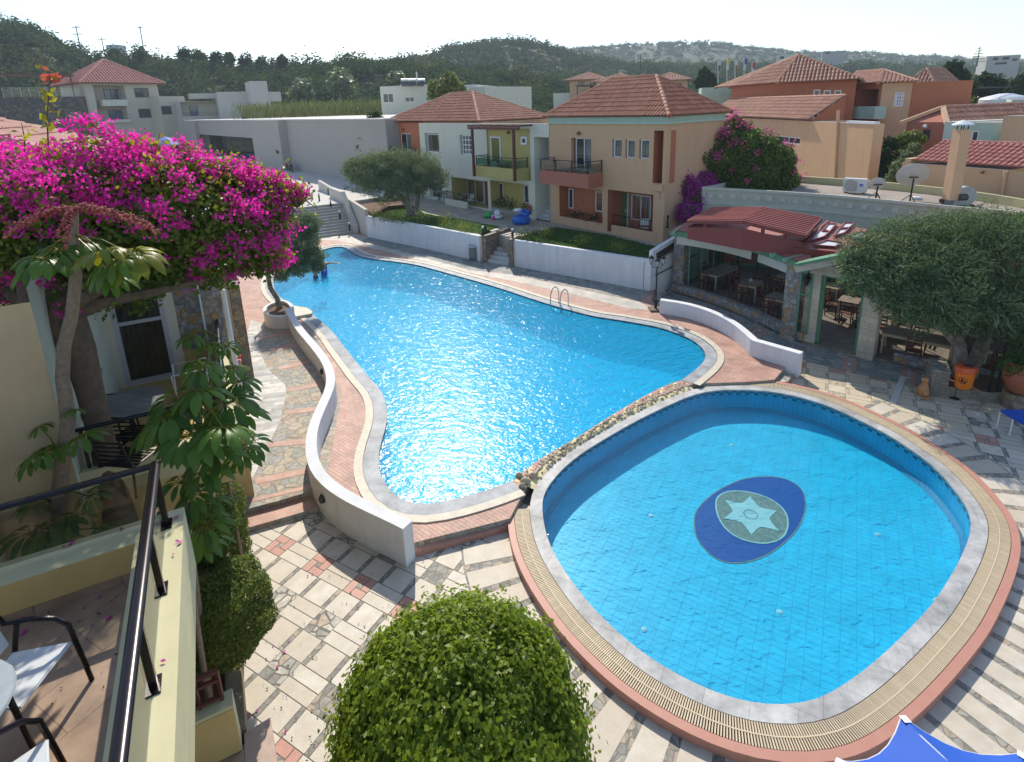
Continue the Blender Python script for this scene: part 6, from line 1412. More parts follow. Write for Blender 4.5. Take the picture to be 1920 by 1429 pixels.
rr_=mb.build('neighbour_railing',wing); mb=MB(ori=wo); mb.add([LP(aN+.1,bN-.1,zN+.45),LP(aD,bN-.1,zN+.45),LP(aD,bN-.1,zr-.08),LP(aN+.1,bN-.1,zr-.08)],[(0,1,2,3)],smoky); mb.build('glass_panel',rr_)
striped=brickmat('striped_table_top',(.30,.31,.29),(.20,.21,.20),(.34,.35,.33),3,.05,mortar=.004,rot=R(20),noise=.4,rough=.3)
tt=make_table(striped,.52); tp=G(238,755,zN+.73); tt.location=(tp[0],tp[1],zN); tag(tt,'large round striped marble table on the neighbouring balcony behind the trunk','table')
def slat_chair(p,rz,lab):
    t=empty('slatted_chair',lab,'chair',p,rz,group='black curved slat chairs on the neighbouring balcony')
    m=MB(); 
    for s in (-1,1): m.tube([(s*.25,-.25,0),(s*.25,-.24,.44),(s*.25,.2,.44),(s*.24,.3,.9)],.016,blackm,6); m.tube([(s*.25,.25,0),(s*.25,.2,.44)],.016,blackm,6)
    m.build('frame',t)
    m=MB()
    for k in range(6): z=.5+.075*k; m.tube([(-.25,.22+.015*k,z),(-.12,.27+.015*k,z+.03),(.12,.27+.015*k,z+.03),(.25,.22+.015*k,z)],.013,blackm,5)
    m.build('backrest',t); m=MB()
    for k in range(7): y=-.22+.065*k; m.box(-.25,y,.44,.25,y+.035,.455,blackm)
    m.build('seat',t); return t
for (px,py,rz,lab) in ((255,812,R(28)+2.6,'black curved slat chair nearest the round striped table'),(240,858,R(28)+2.5,'black curved slat chair nearest the black neighbouring rail')):
    p=G(px,py,zN+.45); slat_chair((p[0],p[1],zN),rz,lab)
p=G(206,775,zN+.44); chair((p[0],p[1],zN),R(100),'white sling chair half hidden behind the thick trunk on neighbouring balcony')
# drying rack
p=G(330,735,zN+.5); mb=MB(ori=(p[0],p[1],zN)); 
for s in (-1,1):
    A=np.array([p[0],p[1],zN])+np.array([*(e2*s*.0),0]); a=A+np.array([*(e1*.25*s),0]); mb.tube([a,a+[*(e1*-.5*s),.9],a+[*(e1*-.5*s+e2*.5),.9],a+[*(e2*.5),0]],.012,bw,6)
tag(mb.build('drying_rack'),'thin white folding drying rack behind the umbrella plant','drying rack')
# table and chairs on the own balcony
glasst=mat('marbled_glass_top',(.38,.42,.42),.15,noise=.7,nscale=4,col2=(.24,.27,.27)); t3=make_table(glasst,.45); tp=G(38,1345,zf1+.73); t3.location=(tp[0]-.45*.93-.19,tp[1]-.02,zf1); tag(t3,'round marbled table at the lower left corner of the near balcony','table')
def armchair(p,rz,lab):
    t=empty('arm_chair',lab,'chair',p,rz,group='black tube armchairs with white seats on the near balcony'); m=MB()
    for s in (-1,1):
        pts=[(s*.29,-.3,0),(s*.29,-.27,.3),(s*.29,-.24,.58),(s*.28,-.16,.66),(s*.27,0,.68),(s*.26,.22,.66),(s*.24,.3,.9)]; m.tube(pts,.02,railm,8); m.tube([(s*.28,.32,0),(s*.27,.2,.42),(s*.26,.12,.66)],.02,railm,8)
    m.tube([(-.24,.3,.9),(.24,.3,.9)],.02,railm,8); m.build('frame',t,smooth='auto'); m=MB(); m.add([(-.26,-.26,.45),(.26,-.26,.45),(.24,.2,.40),(-.24,.2,.40),(-.26,-.26,.42),(.26,-.26,.42),(.24,.2,.37),(-.24,.2,.37)],[(0,1,2,3),(7,6,5,4),(0,4,5,1),(1,5,6,2),(2,6,7,3),(3,7,4,0)],bw); m.build('seat',t,bevel=.01)
    m=MB(); m.add([(-.23,.2,.48),(.23,.2,.48),(.23,.29,.88),(-.23,.29,.88),(-.23,.22,.48),(.23,.22,.48),(.23,.31,.88),(-.23,.31,.88)],[(0,1,2,3),(7,6,5,4),(0,4,5,1),(1,5,6,2),(2,6,7,3),(3,7,4,0)],bw); m.build('backrest',t); return t
p=G(20,1255,zf1+.5); armchair((p[0],p[1],zf1),R(62+30),'white seated black tube armchair above the round table on the near balcony')
p=G(-20,1470,zf1+.6); armchair((p[0],p[1],zf1),R(130),'black tube armchair whose arm just shows at the bottom left corner')
# petals on the balcony and patio
pet=mat('fallen_magenta_petal',(.45,.02,.28),.6); drk=mat('dry_leaf_bit',(.09,.04,.03),.8)
def litter(name,label,pts,m,s):
    mb=MB()
    for (x,y,z) in pts:
        a=random.random()*6.28; ss=s*random.uniform(.6,1.3); mb.add([(x+ss*math.cos(a+t)*(1 if k%2 else .6),y+ss*math.sin(a+t)*(1 if k%2 else .6),z+random.uniform(0,.012)) for k,t in enumerate((0,1.57,3.14,4.71))],[(0,1,2,3)],m)
    o=mb.build(name,k='stuff'); tag(o,label,'petals'); return o
pp=[]
for x,y in ((208,1078),(231,1075),(187,1120),(204,1158),(38,1160),(44,1186),(29,1160),(226,1072),(200,1082)): q_=G(x,y,zf1+.006); pp.append(q_)
litter('fallen_petals','magenta bougainvillea petals fallen on the near balcony floor',pp,pet,.035)
pp=[]
for i in range(70):
    q_=G(random.uniform(0,260),random.uniform(1090,1330),zf1+.006); a=q_[:2]@e1
    if a<A_out-.4: pp.append(q_)
litter('dry_leaf_bits','small dark leaf bits scattered on the near balcony floor',pp,drk,.012)
pp=[G(x,y,.02) for x,y in ((577,1080),(512,1210),(533,1222),(541,1201),(481,1332),(829,1098),(535,1372),(478,1410),(520,1251),(650,1130))]
litter('fallen_petals','magenta petals scattered on the pale patio tiles',pp,pet,.03)
pp=[G(random.uniform(480,800),random.uniform(1040,1429),.02) for i in range(90)]
litter('dry_leaf_bits','small dark leaf bits scattered on the pale patio tiles',pp,drk,.018)
pp=[G(x,y,zp1+.012) for x,y in ((132,1021),(138,1016),(228,993),(120,1026),(330,970),(337,1017),(332,1015),(325,1040),(306,1240))]
litter('fallen_petals','purple petals lying on the near parapet ledge',pp,pet,.03)
# roof top-left above the bougainvillea
fRf=Fac(LP(10.6,-9.0,0)[:2],u=e2)
ro=empty('tiled_roof_building','near building top with large weathered clay tiles behind the bougainvillea','building',LP(14,-4,6))
roofn=mat('sunlit_clay_tile',(.55,.27,.20),.75,island=[(.50,.23,.17),(.60,.34,.26)],noise=.5,nscale=6,col2=(.34,.17,.12))  # pale red clay, tone varies from tile to tile
mb=MB(ori=ro.location); W8=8.4; wall_open(mb,fRf,0,W8,6.55,7.0,[],tanw); shell(mb,fRf,0,W8,-9,6.55,7.0,tanw); mb.build('wall',ro)
hip_roof(ro,fRf,0,W8,0,-9,7.02,1.72,.35,roofn,cs=.235,tl=.42,capr=.13)
# stone pillar, wooden post, lower balcony and low things by the walkway
mb=MB(ori=wo); pz=AB(448,985,0); lbox(mb,pz[0]-.1,pz[1]-.35,0,pz[0]+.55,pz[1]+.05,3.05,stonep); mb.build('stone_pillar',wing)
def pillar2(px0,px1,py,z0,z1,m,name,dep=.5):
    a,b0=AB(px0,py,z0); _,b1=AB(px1,py,z0); mb=MB(ori=wo); lbox(mb,a,b0,z0,a+dep,b1,z1,m); return mb.build(name,wing)
pillar2(456,478,712,.3,3.4,rubble,'far_pillar')
mb=MB(ori=wo); lbox(mb,12.25,-.95,3.4,12.4,-.62,6.2,wood_d); mb.build('wooden_post',wing)
mb=MB(ori=wo); mb.tube([LP(12.1,-.52,3.6),LP(12.1,-.52,6.0)],.02,bw,6); mb.tube([LP(12.3,-.1,2.2),LP(12.3,-.1,5.0)],.05,bw,8); mb.build('awning_pole',wing)
mb=MB(ori=wo); lbox(mb,13.2,-.9,0,13.7,-.15,5.2,stonep); mb.build('stone_pier',wing)
peachb=mat('sunlit_peach_box',(.62,.44,.24),.85,stain=.2)  # peach plaster colour with darker stains
mb=MB(ori=wo); a,b=AB(462,655,2.3); lbox(mb,13.8,-1.0,1.2,17.2,-.25,2.5,peachb); lbox(mb,17.4,-2.5,.3,19,-.1,1.4,goldp); mb.build('planter_wall',wing)
farb=empty('cream_annex','cream boxy annex wall beyond the stone pillar, by the leaning olive trunk','building',LP(24,-.5,0))
mb=MB(ori=farb.location); lbox(mb,22.5,-6,0,27,.35,2.9,tanw); mb.build('wall',farb); mb=MB(ori=farb.location); lbox(mb,22.4,-6,2.9,27.1,.45,3.0,whiteh); mb.build('coping',farb)
bar_rail(farb,[LP(19.5,-3,0)[:2],LP(19.5,-.2,0)[:2]],1.6,.8,step=.3)
mb=MB(ori=(*LP(18,-1,0)[:2],1.0)); pc_=LP(18,-.9,1.2); mb.lathe([(.001,0),(.5,.0),(.45,.12),(.2,.2),(.001,.22)],mat('teal_towel',(.0,.18,.20),.8),pc_,9,1.3,.6); tag(mb.build('beach_towel'),'crumpled teal beach towel over the far black rail','towel')
pr=LP(17.1,-.12,1.3); mb=MB(ori=pr); mb.lathe([(.001,0),(.12,0),(.15,.18),(.001,.18)],terracotta,pr,10); 
for i in range(9): mb.sph((pr[0]+random.uniform(-.12,.12),pr[1]+random.uniform(-.12,.12),pr[2]+random.uniform(.2,.35)),.05,mat('red_orange_petals',(.75,.10,.02),.6),6,4)
tag(mb.build('flower_pot'),'small pot of red and orange flowers on the stone pillar ledge','flower pot')
# lower ground-floor terrace under the near balcony
zl=1.05; al,bl=AB(435,1290,zl)
lt=empty('lower_terrace','ground floor terrace parapet with gold wall and dark rail under the near balcony','terrace',LP(7,-1,0))
mb=MB(ori=lt.location); lbox(mb,al-.25,-4,.28,al,bl,zl,creamy); lbox(mb,al-.26,-4,.28,al-.25,bl-.003,zl-.05,goldp); mb.build('parapet',lt)
lbar=[LP(al-.1,-4,0)[:2],LP(al-.1,bl-.12,0)[:2]]; mb=MB(ori=lt.location); zt_=zl+.48
mb.bar((*lbar[0],zt_),(*lbar[1],zt_),.07,.04,wood_d); mb.bar((*lbar[0],zl+.06),(*lbar[1],zl+.06),.05,.04,wood_d); mb.bar((*lbar[0],zl+.34),(*lbar[1],zl+.34),.05,.04,wood_d)
for k in range(14): b=bl-.12-k*.25; mb.bar(LP(al-.1,b,zl),LP(al-.1,b,zt_),.025 if k%4 else .05,.03,wood_d)
mb.build('railing',lt)
mb=MB(); mb.prism([LP(0,-6,0)[:2],LP(al-.25,-6,0)[:2],LP(al-.25,bl+.02,0)[:2],LP(0,bl-.1,0)[:2]],0,.27,balf); mb.build('terrace_floor',k='structure')
mb=MB(); q0=G(458,1375,.25);q1=G(507,1345,.25);q2=G(523,1450,.25);q3=G(460,1450,.25); mb.prism([tuple(x[:2]) for x in (q0,q1,q2,q3)],0,.25,mat('pink_travertine_step',(.50,.36,.28),.6,noise=.5,nscale=8,stain=.3)); mb.build('entrance_step',k='structure')
sandst=mat('rough_sandy_kerb',(.34,.26,.15),.95,noise=.7,nscale=9,bump=.8,bscale=18)
mb=MB(); s0_=[AB(458,990,.1),AB(452,1150,.1),AB(455,1372,.1)]; mb.prism([LP(s0_[0][0],s0_[0][1],0)[:2],LP(s0_[2][0],s0_[2][1],0)[:2],LP(s0_[2][0],-2.2,0)[:2],LP(s0_[0][0],-2.2,0)[:2]],0,.22,soil); mb.build('planting_bed',k='structure')
mb=MB(ori=LP(9,-.6,0)); lbox(mb,s0_[2][0]-.1,s0_[2][1]-.16,0,s0_[0][0],s0_[2][1]+.06,.34,sandst); tag(mb.build('bed_kerb'),'rough sandy stone kerb of the planting bed beside the pale patio','kerb')
# stone ledges below neighbour
# ================================================================== plants
bark=mat('grey_brown_bark',(.16,.11,.07),.95,noise=.8,nscale=9,col2=(.07,.05,.035),bump=1,bscale=22); barkp=mat('pale_ringed_bark',(.30,.22,.15),.9,noise=.8,nscale=14,col2=(.16,.11,.08),bump=.8,bscale=30); olb=mat('olive_bark',(.26,.22,.17),.95,noise=.9,nscale=7,col2=(.07,.06,.05),bump=1,bscale=15)
gl1=leafmat('ficus_leaf',(.16,.23,.016),(.25,.32,.028),(.075,.13,.012),rough=.42,spec=.25,tl=.45); gl2=leafmat('box_leaf',(.095,.15,.025),(.18,.21,.035),(.055,.09,.018),rough=.55,spec=.2)
bl1=leafmat('bougainvillea_leaf',(.09,.17,.02),(.17,.22,.03),(.04,.09,.015),tl=.4); br1=leafmat('magenta_bract',(.74,.025,.36),(.85,.07,.50),(.60,.02,.30),rough=.6,tl=.5)
ov1=leafmat('olive_leaf',(.14,.19,.10),(.22,.27,.16),(.07,.11,.055),tl=.3,rough=.7,spec=.15); ov2=leafmat('dark_olive_leaf',(.085,.145,.07),(.16,.22,.11),(.045,.085,.04),tl=.3,rough=.7,spec=.15)
sch=leafmat('umbrella_leaf',(.075,.155,.02),(.12,.21,.03),(.045,.10,.016),rough=.4,tl=.35); schy=leafmat('yellowing_umbrella_leaf',(.16,.20,.02),(.25,.22,.02),(.09,.14,.02),rough=.4)
def blobpts(blobs,n,lo=.55,hi=1.0,squash=1.0,lump=.18,seed=0):
    "points and outward normals in shells of ellipsoids; blobs=(x,y,z,r[,sx,sz])"
    w=np.array([b[3]**2 for b in blobs]); w/=w.sum(); k=RNG.choice(len(blobs),n,p=w); B=np.array([(b+(1,1))[:6] if len(b)<6 else b for b in blobs],float)[k]
    d=rnd_unit(n); rr=lo+(hi-lo)*RNG.random(n)**.5
    lumpv=1+lump*np.sin(d[:,0]*5.1+B[:,0]*3+seed)*np.sin(d[:,1]*4.3+B[:,1])*np.sin(d[:,2]*6.2+1.3)*1.6
    rr=rr*lumpv; P=B[:,:3]+d*(B[:,3]*rr)[:,None]*np.stack([B[:,4],B[:,4],B[:,5]],1); return P,d
def inside_other(P,blobs,f=.7):
    m=np.zeros(len(P),bool)
    for b in blobs:
        b=tuple(b)+(1,1) if len(b)<6 else b
        q_=(P-np.array(b[:3]))/(b[3]*np.array([b[4],b[4],b[5]])); m|=(np.sum(q_*q_,1)<f*f)
    return m
def tree(name,label,cat,base,trunks,blobs,n,L,W,lm,bm,group=None,lo=.55,droop=.2,jit=.8,lump=.18,cull=.55,extra=None,k='crown',fold=0):
    o=empty(name,label,cat,base,group=group)
    for pts,rads in trunks:
        mb=MB(ori=base); mb.tube(pts,rads,bm,9); mb.build('trunk',o,smooth='auto')
    P,d=blobpts(blobs,n,lo=lo,lump=lump)
    if cull: m=~inside_other(P,blobs,cull); P,d=P[m],d[m]
    V=leaf_quads(P,d+np.array([0,0,.3]),L,W,jit=jit,droop=droop,fold=fold)-np.array(base)
    fast_mesh(k,V,4,[lm],parent=o); return o
# --- clipped ficus ball in front
c=C0+ray(866,1388)*4.75; R0=1.03
bs_=[(c[0],c[1],c[2],R0,1,.95)]
base=(c[0],c[1],0)
o=empty('ficus_tree','round clipped glossy green ficus tree at the bottom centre','tree',base)
mb=MB(ori=base); mb.tube([(c[0],c[1],0),(c[0]+.03,c[1],1.2),(c[0],c[1]+.02,c[2]-.8)],[.12,.10,.09],bark); mb.build('trunk',o,smooth='auto')
P,d=blobpts(bs_,46000,lo=.78,lump=.07); 
# lumps: small clusters
cl_=rnd_unit(420)*R0*.98+c; P2=np.repeat(cl_,60,0)+RNG.normal(size=(25200,3))*.06; d2=(P2-c)/np.linalg.norm(P2-c,axis=1)[:,None]
PA=np.r_[P,P2]; dA=np.r_[d,d2]
V=leaf_quads(PA,dA*1.1+np.array([0,0,.35]),.053,.031,jit=.7,droop=.25,fold=.008)-np.array(base); fast_mesh('crown',V,4,[gl1],parent=o)
# --- clipped box shrubs by the wing
def shrub(px,py,dep,r,label,sz=1.,L=.03,n=9000,lm=gl2,name='clipped_shrub',low_=0):
    c=C0+ray(px,py)*dep; base=(c[0],c[1],.2)
    return tree(name,label,'shrub',base,[([(c[0],c[1],.2),(c[0],c[1],c[2])],[.04,.03])],[(c[0],c[1],c[2],r,1,sz)]+([(c[0],c[1],c[2]-r*k_,r*.9) for k_ in (1,2,3) if c[2]-r*k_>.1] if low_ else []),n*(2 if low_ else 1),L,L*.55,lm,bark,lo=.75,lump=.12,cull=0)
shrub(412,1148,8.2,.74,'round clipped dark green shrub between near balcony and pale patio',1.0,.05,30000)
shrub(412,945,9.6,.42,'small sunlit shrub against the stone pillar',1.0,.05,6000,low_=1); shrub(375,990,8.6,.55,'loose green shrub under the umbrella plant',1.0,.06,7000)
# --- bougainvillea
def W(px,py,dep): return C0+ray(px,py)*dep
bb=[(60,418,8.2,1.1),(-70,415,8.2,1.15),(190,412,8.2,1.05),(320,402,8.5,1.0),(420,420,9.0,.85),(472,425,9.3,.56),(520,378,9.4,.32),(495,490,9.3,.30),(120,470,8.1,.85),(280,475,8.5,.72),(400,490,9.0,.48),(-40,480,8.1,.9),(470,380,9.3,.55),(552,372,9.4,.16),(240,325,8.5,.42),(400,345,9.0,.45)]
blobs=[(*W(a,b,c_),r) for a,b,c_,r in bb]; base=tuple(LP(7.0,-1.6,0))
o=empty('bougainvillea','large magenta bougainvillea climbing a thick gnarled trunk beside the near wing','flowering tree',base)
P,d=blobpts(blobs,52000,lo=.35,lump=.25); m=~inside_other(P,blobs,.5); P,d=P[m],d[m]
V=leaf_quads(P,d+np.array([0,0,.4]),.085,.062,jit=.9,droop=.3,fold=.012)-np.array(base); fast_mesh('foliage',V,4,[bl1],parent=o)
# bract clusters on upper / front surface
P,d=blobpts(blobs,3000,lo=.93,hi=1.05,lump=.25); m=~inside_other(P,blobs,.88); P,d=P[m],d[m]
def lowfreq(P,s,ph): return np.sin(P[:,0]*s+ph)*np.sin(P[:,1]*s*1.3+ph*2)+np.sin(P[:,2]*s*1.7+ph*.7)*.7
score=d[:,2]*.9+lowfreq(P,2.6,.4)*.35+(P[:,0]+5.5)*.10; keep=score+lowfreq(P,7.5,1.3)*.55>.0; P,d=P[keep],d[keep]
k_=34; PB=np.repeat(P,k_,0)+RNG.normal(size=(len(P)*k_,3))*np.array([.075,.075,.06]); DB=np.repeat(d,k_,0)*.5+rnd_unit(len(PB))
V=leaf_quads(PB,DB,.052,.046,jit=1.2,fold=.010)-np.array(base); fast_mesh('flowers',V,4,[br1],parent=o)
# sprays of young yellow-green shoots
yl=leafmat('young_yellow_leaf',(.26,.28,.03),(.34,.30,.04),(.16,.22,.03),tl=.5)
SP=[];ST=MB(ori=base)
def shoot(p0,p1,n,L,sc=.12):
    for i in range(n):
        t=i/n; q_=p0*(1-t)+p1*t+RNG.normal(size=3)*sc*.5; SP.append((q_,L))
    ST.tube([p0,(p0+p1)/2+RNG.normal(size=3)*.03,p1],[.012,.009,.004],bark,5)
shoot(W(92,300,7.8),W(95,140,7.8),34,.13,.16); shoot(W(200,330,8),W(205,235,8),22,.1); shoot(W(45,300,8),W(40,230,8),12,.1); shoot(W(480,370,9.2),W(545,300,9.3),16,.1); shoot(W(530,390,9.3),W(585,350,9.4),12,.1); shoot(W(285,330,8.2),W(300,250,8.2),12,.1); shoot(W(160,320,8),W(150,255,8),16,.1); shoot(W(560,360,9.4),W(600,395,9.4),6,.08); shoot(W(245,330,8),W(240,262,8),12,.1); shoot(W(375,350,8.9),W(370,290,8.9),10,.1)
for i in range(520):
    b=blobs[RNG.integers(len(blobs))]; dd_=rnd_unit(1)[0]; dd_[2]=abs(dd_[2]); q_=np.array(b[:3])+dd_*b[3]*1.03
    for j in range(9): SP.append((q_+RNG.normal(size=3)*.08,.085))
Pq=np.array([s[0] for s in SP]); Lq=np.array([s[1] for s in SP])[:,None]
V=leaf_quads(Pq,rnd_unit(len(Pq)),Lq,Lq*.6,jit=.5,droop=.3,fold=.012)-np.array(base); fast_mesh('young_shoots',V,4,[yl],parent=o)
redl=leafmat('red_tip_leaf',(.45,.10,.05),(.5,.18,.08),tl=.4); Pq=W(97,145,7.8)+RNG.normal(size=(16,3))*.05; fast_mesh('red_tip',leaf_quads(Pq,rnd_unit(16),.12,.06)-np.array(base),4,[redl],parent=o)
ST.build('twigs',o)
def pxpath(L): return [W(a,b,c_) for a,b,c_ in L]
mb=MB(ori=base); pts=pxpath([(232,1010,7.9),(215,920,7.8),(190,820,7.8),(168,730,7.7),(150,660,7.6),(120,610,7.6),(98,575,7.6),(80,520,7.8),(60,440,8.0)]); mb.tube(pts,[.22,.17,.15,.16,.19,.27,.33,.3,.15],bark,14)
mb.tube(pxpath([(110,590,7.6),(150,550,7.7),(220,520,8),(330,480,8.4)]),[.25,.18,.12,.06],bark,10); mb.tube(pxpath([(95,575,7.6),(40,560,7.7),(-20,520,7.9)]),[.22,.12,.06],bark,10); mb.tube(pxpath([(120,590,7.6),(200,565,7.9),(300,545,8.2),(400,520,8.8)]),[.16,.08,.06,.03],bark,8)
for k in range(9): q_=W(85+k*8,560+random.uniform(-10,55),7.45); mb.sph(q_,random.uniform(.08,.13),bark,8,6)
mb.build('trunk',o,smooth='auto')
# --- umbrella plant (octopus tree)
def whorl(VL,ML,p,r,n,tilt=None,droop=1.,y=0):
    "leaflets radiating from p, arching down"
    ax=rnd_unit(1)[0]*.35+np.array([0,0,1.]); ax/=np.linalg.norm(ax); a0=random.random()*6.28
    t1=np.cross(ax,[1,0,.2]); t1/=np.linalg.norm(t1); t2=np.cross(ax,t1)
    n+=2
    for i in range(n):
        an=a0+2*math.pi*i/n+random.uniform(-.12,.12); dr=t1*math.cos(an)+t2*math.sin(an); L=r*.98*random.uniform(.85,1.1); w=L*.26
        sd=np.cross(dr,ax); prev=None; pos=p+dr*L*.28+ax*L*.03; dirv=dr*.9+np.array([0,0,-.25*droop]); rows=[]
        for k,(ww) in enumerate((.18,.8,1.,.75,.05)):
            rows.append((pos-sd*w*ww*.5-np.array([0,0,.12*w*ww]),pos+ax*.02*w,pos+sd*w*ww*.5-np.array([0,0,.12*w*ww]))); dirv=dirv/np.linalg.norm(dirv); pos=pos+dirv*L*.19; dirv=dirv+np.array([0,0,-.42*droop])
        for k in range(4):
            a,b=rows[k],rows[k+1]; VL+= [a[0],a[1],b[1],b[0], a[1],a[2],b[2],b[1]]; ML+=[y,y]
        PET.append((p,p+dr*L*.28+ax*L*.03))
PET=[]
def umbrella_plant(label,base,stems,whs,name='umbrella_plant'):
    global PET; PET=[]
    o=empty(name,label,'plant',base); mb=MB(ori=base)
    for pts,rads in stems: mb.tube(pts,rads,barkp,9)
    mb.build('stem',o,smooth='auto'); VL=[];ML=[]
    mb=MB(ori=base)
    for (px,py,dep,r,n,y,hub) in whs:
        p=W(px,py,dep); whorl(VL,ML,p,r,n,y=y)
        if hub is not None: h=W(*hub); mb.tube([h,(h+p)/2+np.array([0,0,.06]),p],[.012,.009,.007],MATS['yellowing_umbrella_leaf'],5)
    for a,b in PET: mb.tube([a,b],[.006,.004],MATS['yellowing_umbrella_leaf'],4,cap=False)
    mb.build('leaf_stalks',o)
    V=np.array(VL)-np.array(base); lo_=fast_mesh('leaves',V,4,[sch,schy],ML,parent=o); bm=bmesh.new(); bm.from_mesh(lo_.data); bmesh.ops.remove_doubles(bm,verts=bm.verts,dist=1e-4); [setattr(fc_,'smooth',True) for fc_ in bm.faces]; bm.to_mesh(lo_.data); bm.free(); return o
b1=tuple(W(325,1010,7.3)*[1,1,0]+[0,0,.2])
hub=(373,745,7.0)
umbrella_plant('large dark green umbrella plant with drooping leaf whorls behind the rail corner',b1,[([b1,W(345,930,7.1),W(372,820,7.0),W(373,745,7.0)],[.05,.04,.035,.025])],
 [(315,780,6.8,.50,12,0,hub),(360,815,6.6,.50,12,0,hub),(418,802,6.7,.52,12,0,hub),(375,735,6.9,.50,12,0,hub),(430,755,7.2,.50,12,0,hub),(455,780,7.3,.42,11,0,hub),(378,690,7.2,.36,11,0,hub),(450,715,7.6,.40,11,0,hub),(340,820,7.0,.45,11,0,hub),(450,850,7.2,.36,10,0,hub),(385,885,6.8,.40,11,0,hub),(330,750,7.3,.5,11,0,hub),(400,850,7.0,.48,11,0,hub),(290,800,7.1,.42,11,0,hub),(470,830,7.5,.34,10,0,hub),(430,690,7.6,.34,10,0,hub)])
b2=tuple(W(325,1040,6.9)*[1,1,0]+[0,0,.2])
hub=(365,960,6.8)
umbrella_plant('smaller umbrella plant below the large one, beside the near parapet',b2,[([b2,W(345,1010,6.9),W(365,960,6.8)],[.04,.03,.02])],[(385,985,6.7,.40,11,0,hub),(360,930,6.8,.38,11,0,hub),(395,940,6.9,.30,10,0,hub),(345,960,7.0,.36,10,0,hub),(375,1020,6.9,.36,10,0,hub),(340,905,7.0,.34,10,0,hub),(400,1010,7.1,.3,10,0,hub)])
hub=(385,620,8.5)
b4=tuple(W(400,760,8.9)*[1,1,0]+[0,0,.2])
umbrella_plant('thin umbrella plant branch with pale green whorls before the wooden post',b4,[([b4,W(395,720,8.8),W(388,640,8.6)],[.03,.02,.012])],[(355,632,8.3,.26,9,0,hub),(390,645,8.4,.28,9,0,hub),(425,650,8.5,.28,9,0,hub),(370,680,8.5,.26,9,0,hub),(440,690,8.7,.3,9,0,hub)])
# slender trunk umbrella tree with crown under the bougainvillea
b3=tuple(W(108,1010,7.4)*[1,1,0]+[0,0,.2]); hub=(138,440,6.8)
st3=pxpath([(108,1010,7.3),(110,930,7.2),(118,860,7.1),(128,790,7.0),(117,710,6.95),(120,650,6.9),(135,590,6.85),(142,520,6.8),(138,440,6.75),(142,395,6.7)])
umbrella_plant('slender ringed umbrella tree with yellowing drooping leaves and red flower arms',b3,[([b3]+st3,[.10,.09,.085,.085,.08,.075,.075,.07,.065,.05,.03])],
 [(80,485,6.4,.42,11,0,hub),(190,470,6.3,.42,11,1,hub),(215,490,6.4,.44,11,0,hub),(110,470,6.6,.40,11,0,hub),(250,478,6.5,.46,11,1,hub),(160,455,6.9,.4,10,0,hub),(60,500,6.7,.36,10,0,hub),(210,520,6.6,.34,10,0,hub),
  (85,845,6.8,.34,9,0,(118,860,7.1)),(60,860,6.9,.30,9,0,(118,860,7.1)),(150,820,6.8,.36,9,0,(118,860,7.1)),(75,800,7.,.2,7,0,(118,860,7.1)),(135,770,6.9,.18,7,0,(128,790,7.0)),(90,985,6.9,.42,10,0,(108,1010,7.3)),(60,1000,6.9,.42,10,0,(108,1010,7.3)),(130,975,7.,.34,10,0,(108,1010,7.3)),(170,930,7.1,.3,9,0,(108,930,7.2)),(65,940,7.1,.3,9,0,(110,930,7.2)),(100,1030,7.2,.45,10,0,(108,1010,7.3)),(190,990,7.2,.32,9,0,(108,1010,7.3))],name='umbrella_tree')
red=mat('red_flower_bead',(.32,.055,.05),.6,island=[(.42,.10,.08),(.22,.035,.035)]); o=empty('umbrella_tree_inflorescence','long arms of small red flower heads above the slender umbrella tree','flowers',tuple(W(142,392,6.7)))
for (x,y) in ((0,432),(15,415),(60,400),(215,392),(285,408),(250,402),(120,450),(180,385),(40,398),(290,418),(105,430)):
    a=W(142,392,6.7); b=W(x,y,6.35+random.uniform(-.1,.25)); mb=MB(ori=o.location); n=int(np.linalg.norm(b-a)/.022)
    for i in range(2,n):
        t=i/n; q_=a*(1-t)+b*t+np.array([0,0,-.12*t*t+.05*math.sin(t*3)])
        for j in range(2): mb.sph(q_+RNG.normal(size=3)*.016,.017,red,5,3)
    mb.build('flower_arm',o)
# --- olives
def olive(label,base,trunks,blobs,n,L,Wd,lm,twigs=0,group='olive trees'):
    o=tree('olive_tree',label,'tree',base,trunks,blobs,n,L,Wd,lm,olb,group=group,lo=.35,droop=.1,jit=1.1,lump=.3,cull=.4)
    if twigs:
        mb=MB(ori=base)
        for i in range(twigs):
            b=blobs[RNG.integers(len(blobs))]; d=rnd_unit(1)[0]; sz=b[5] if len(b)>5 else 1; sx=b[4] if len(b)>5 else 1; p1=np.array(b[:3])+d*b[3]*1.05*np.array([sx,sx,sz]); p0=p1-d*b[3]*.45+np.array([0,0,.05]); mb.tube([p0,(p0+p1)/2+RNG.normal(size=3)*.06,p1],[.014,.009,.003],mat('pale_twig',(.42,.45,.28),.8),4,cap=False)
        mb.build('twigs',o)
    return o
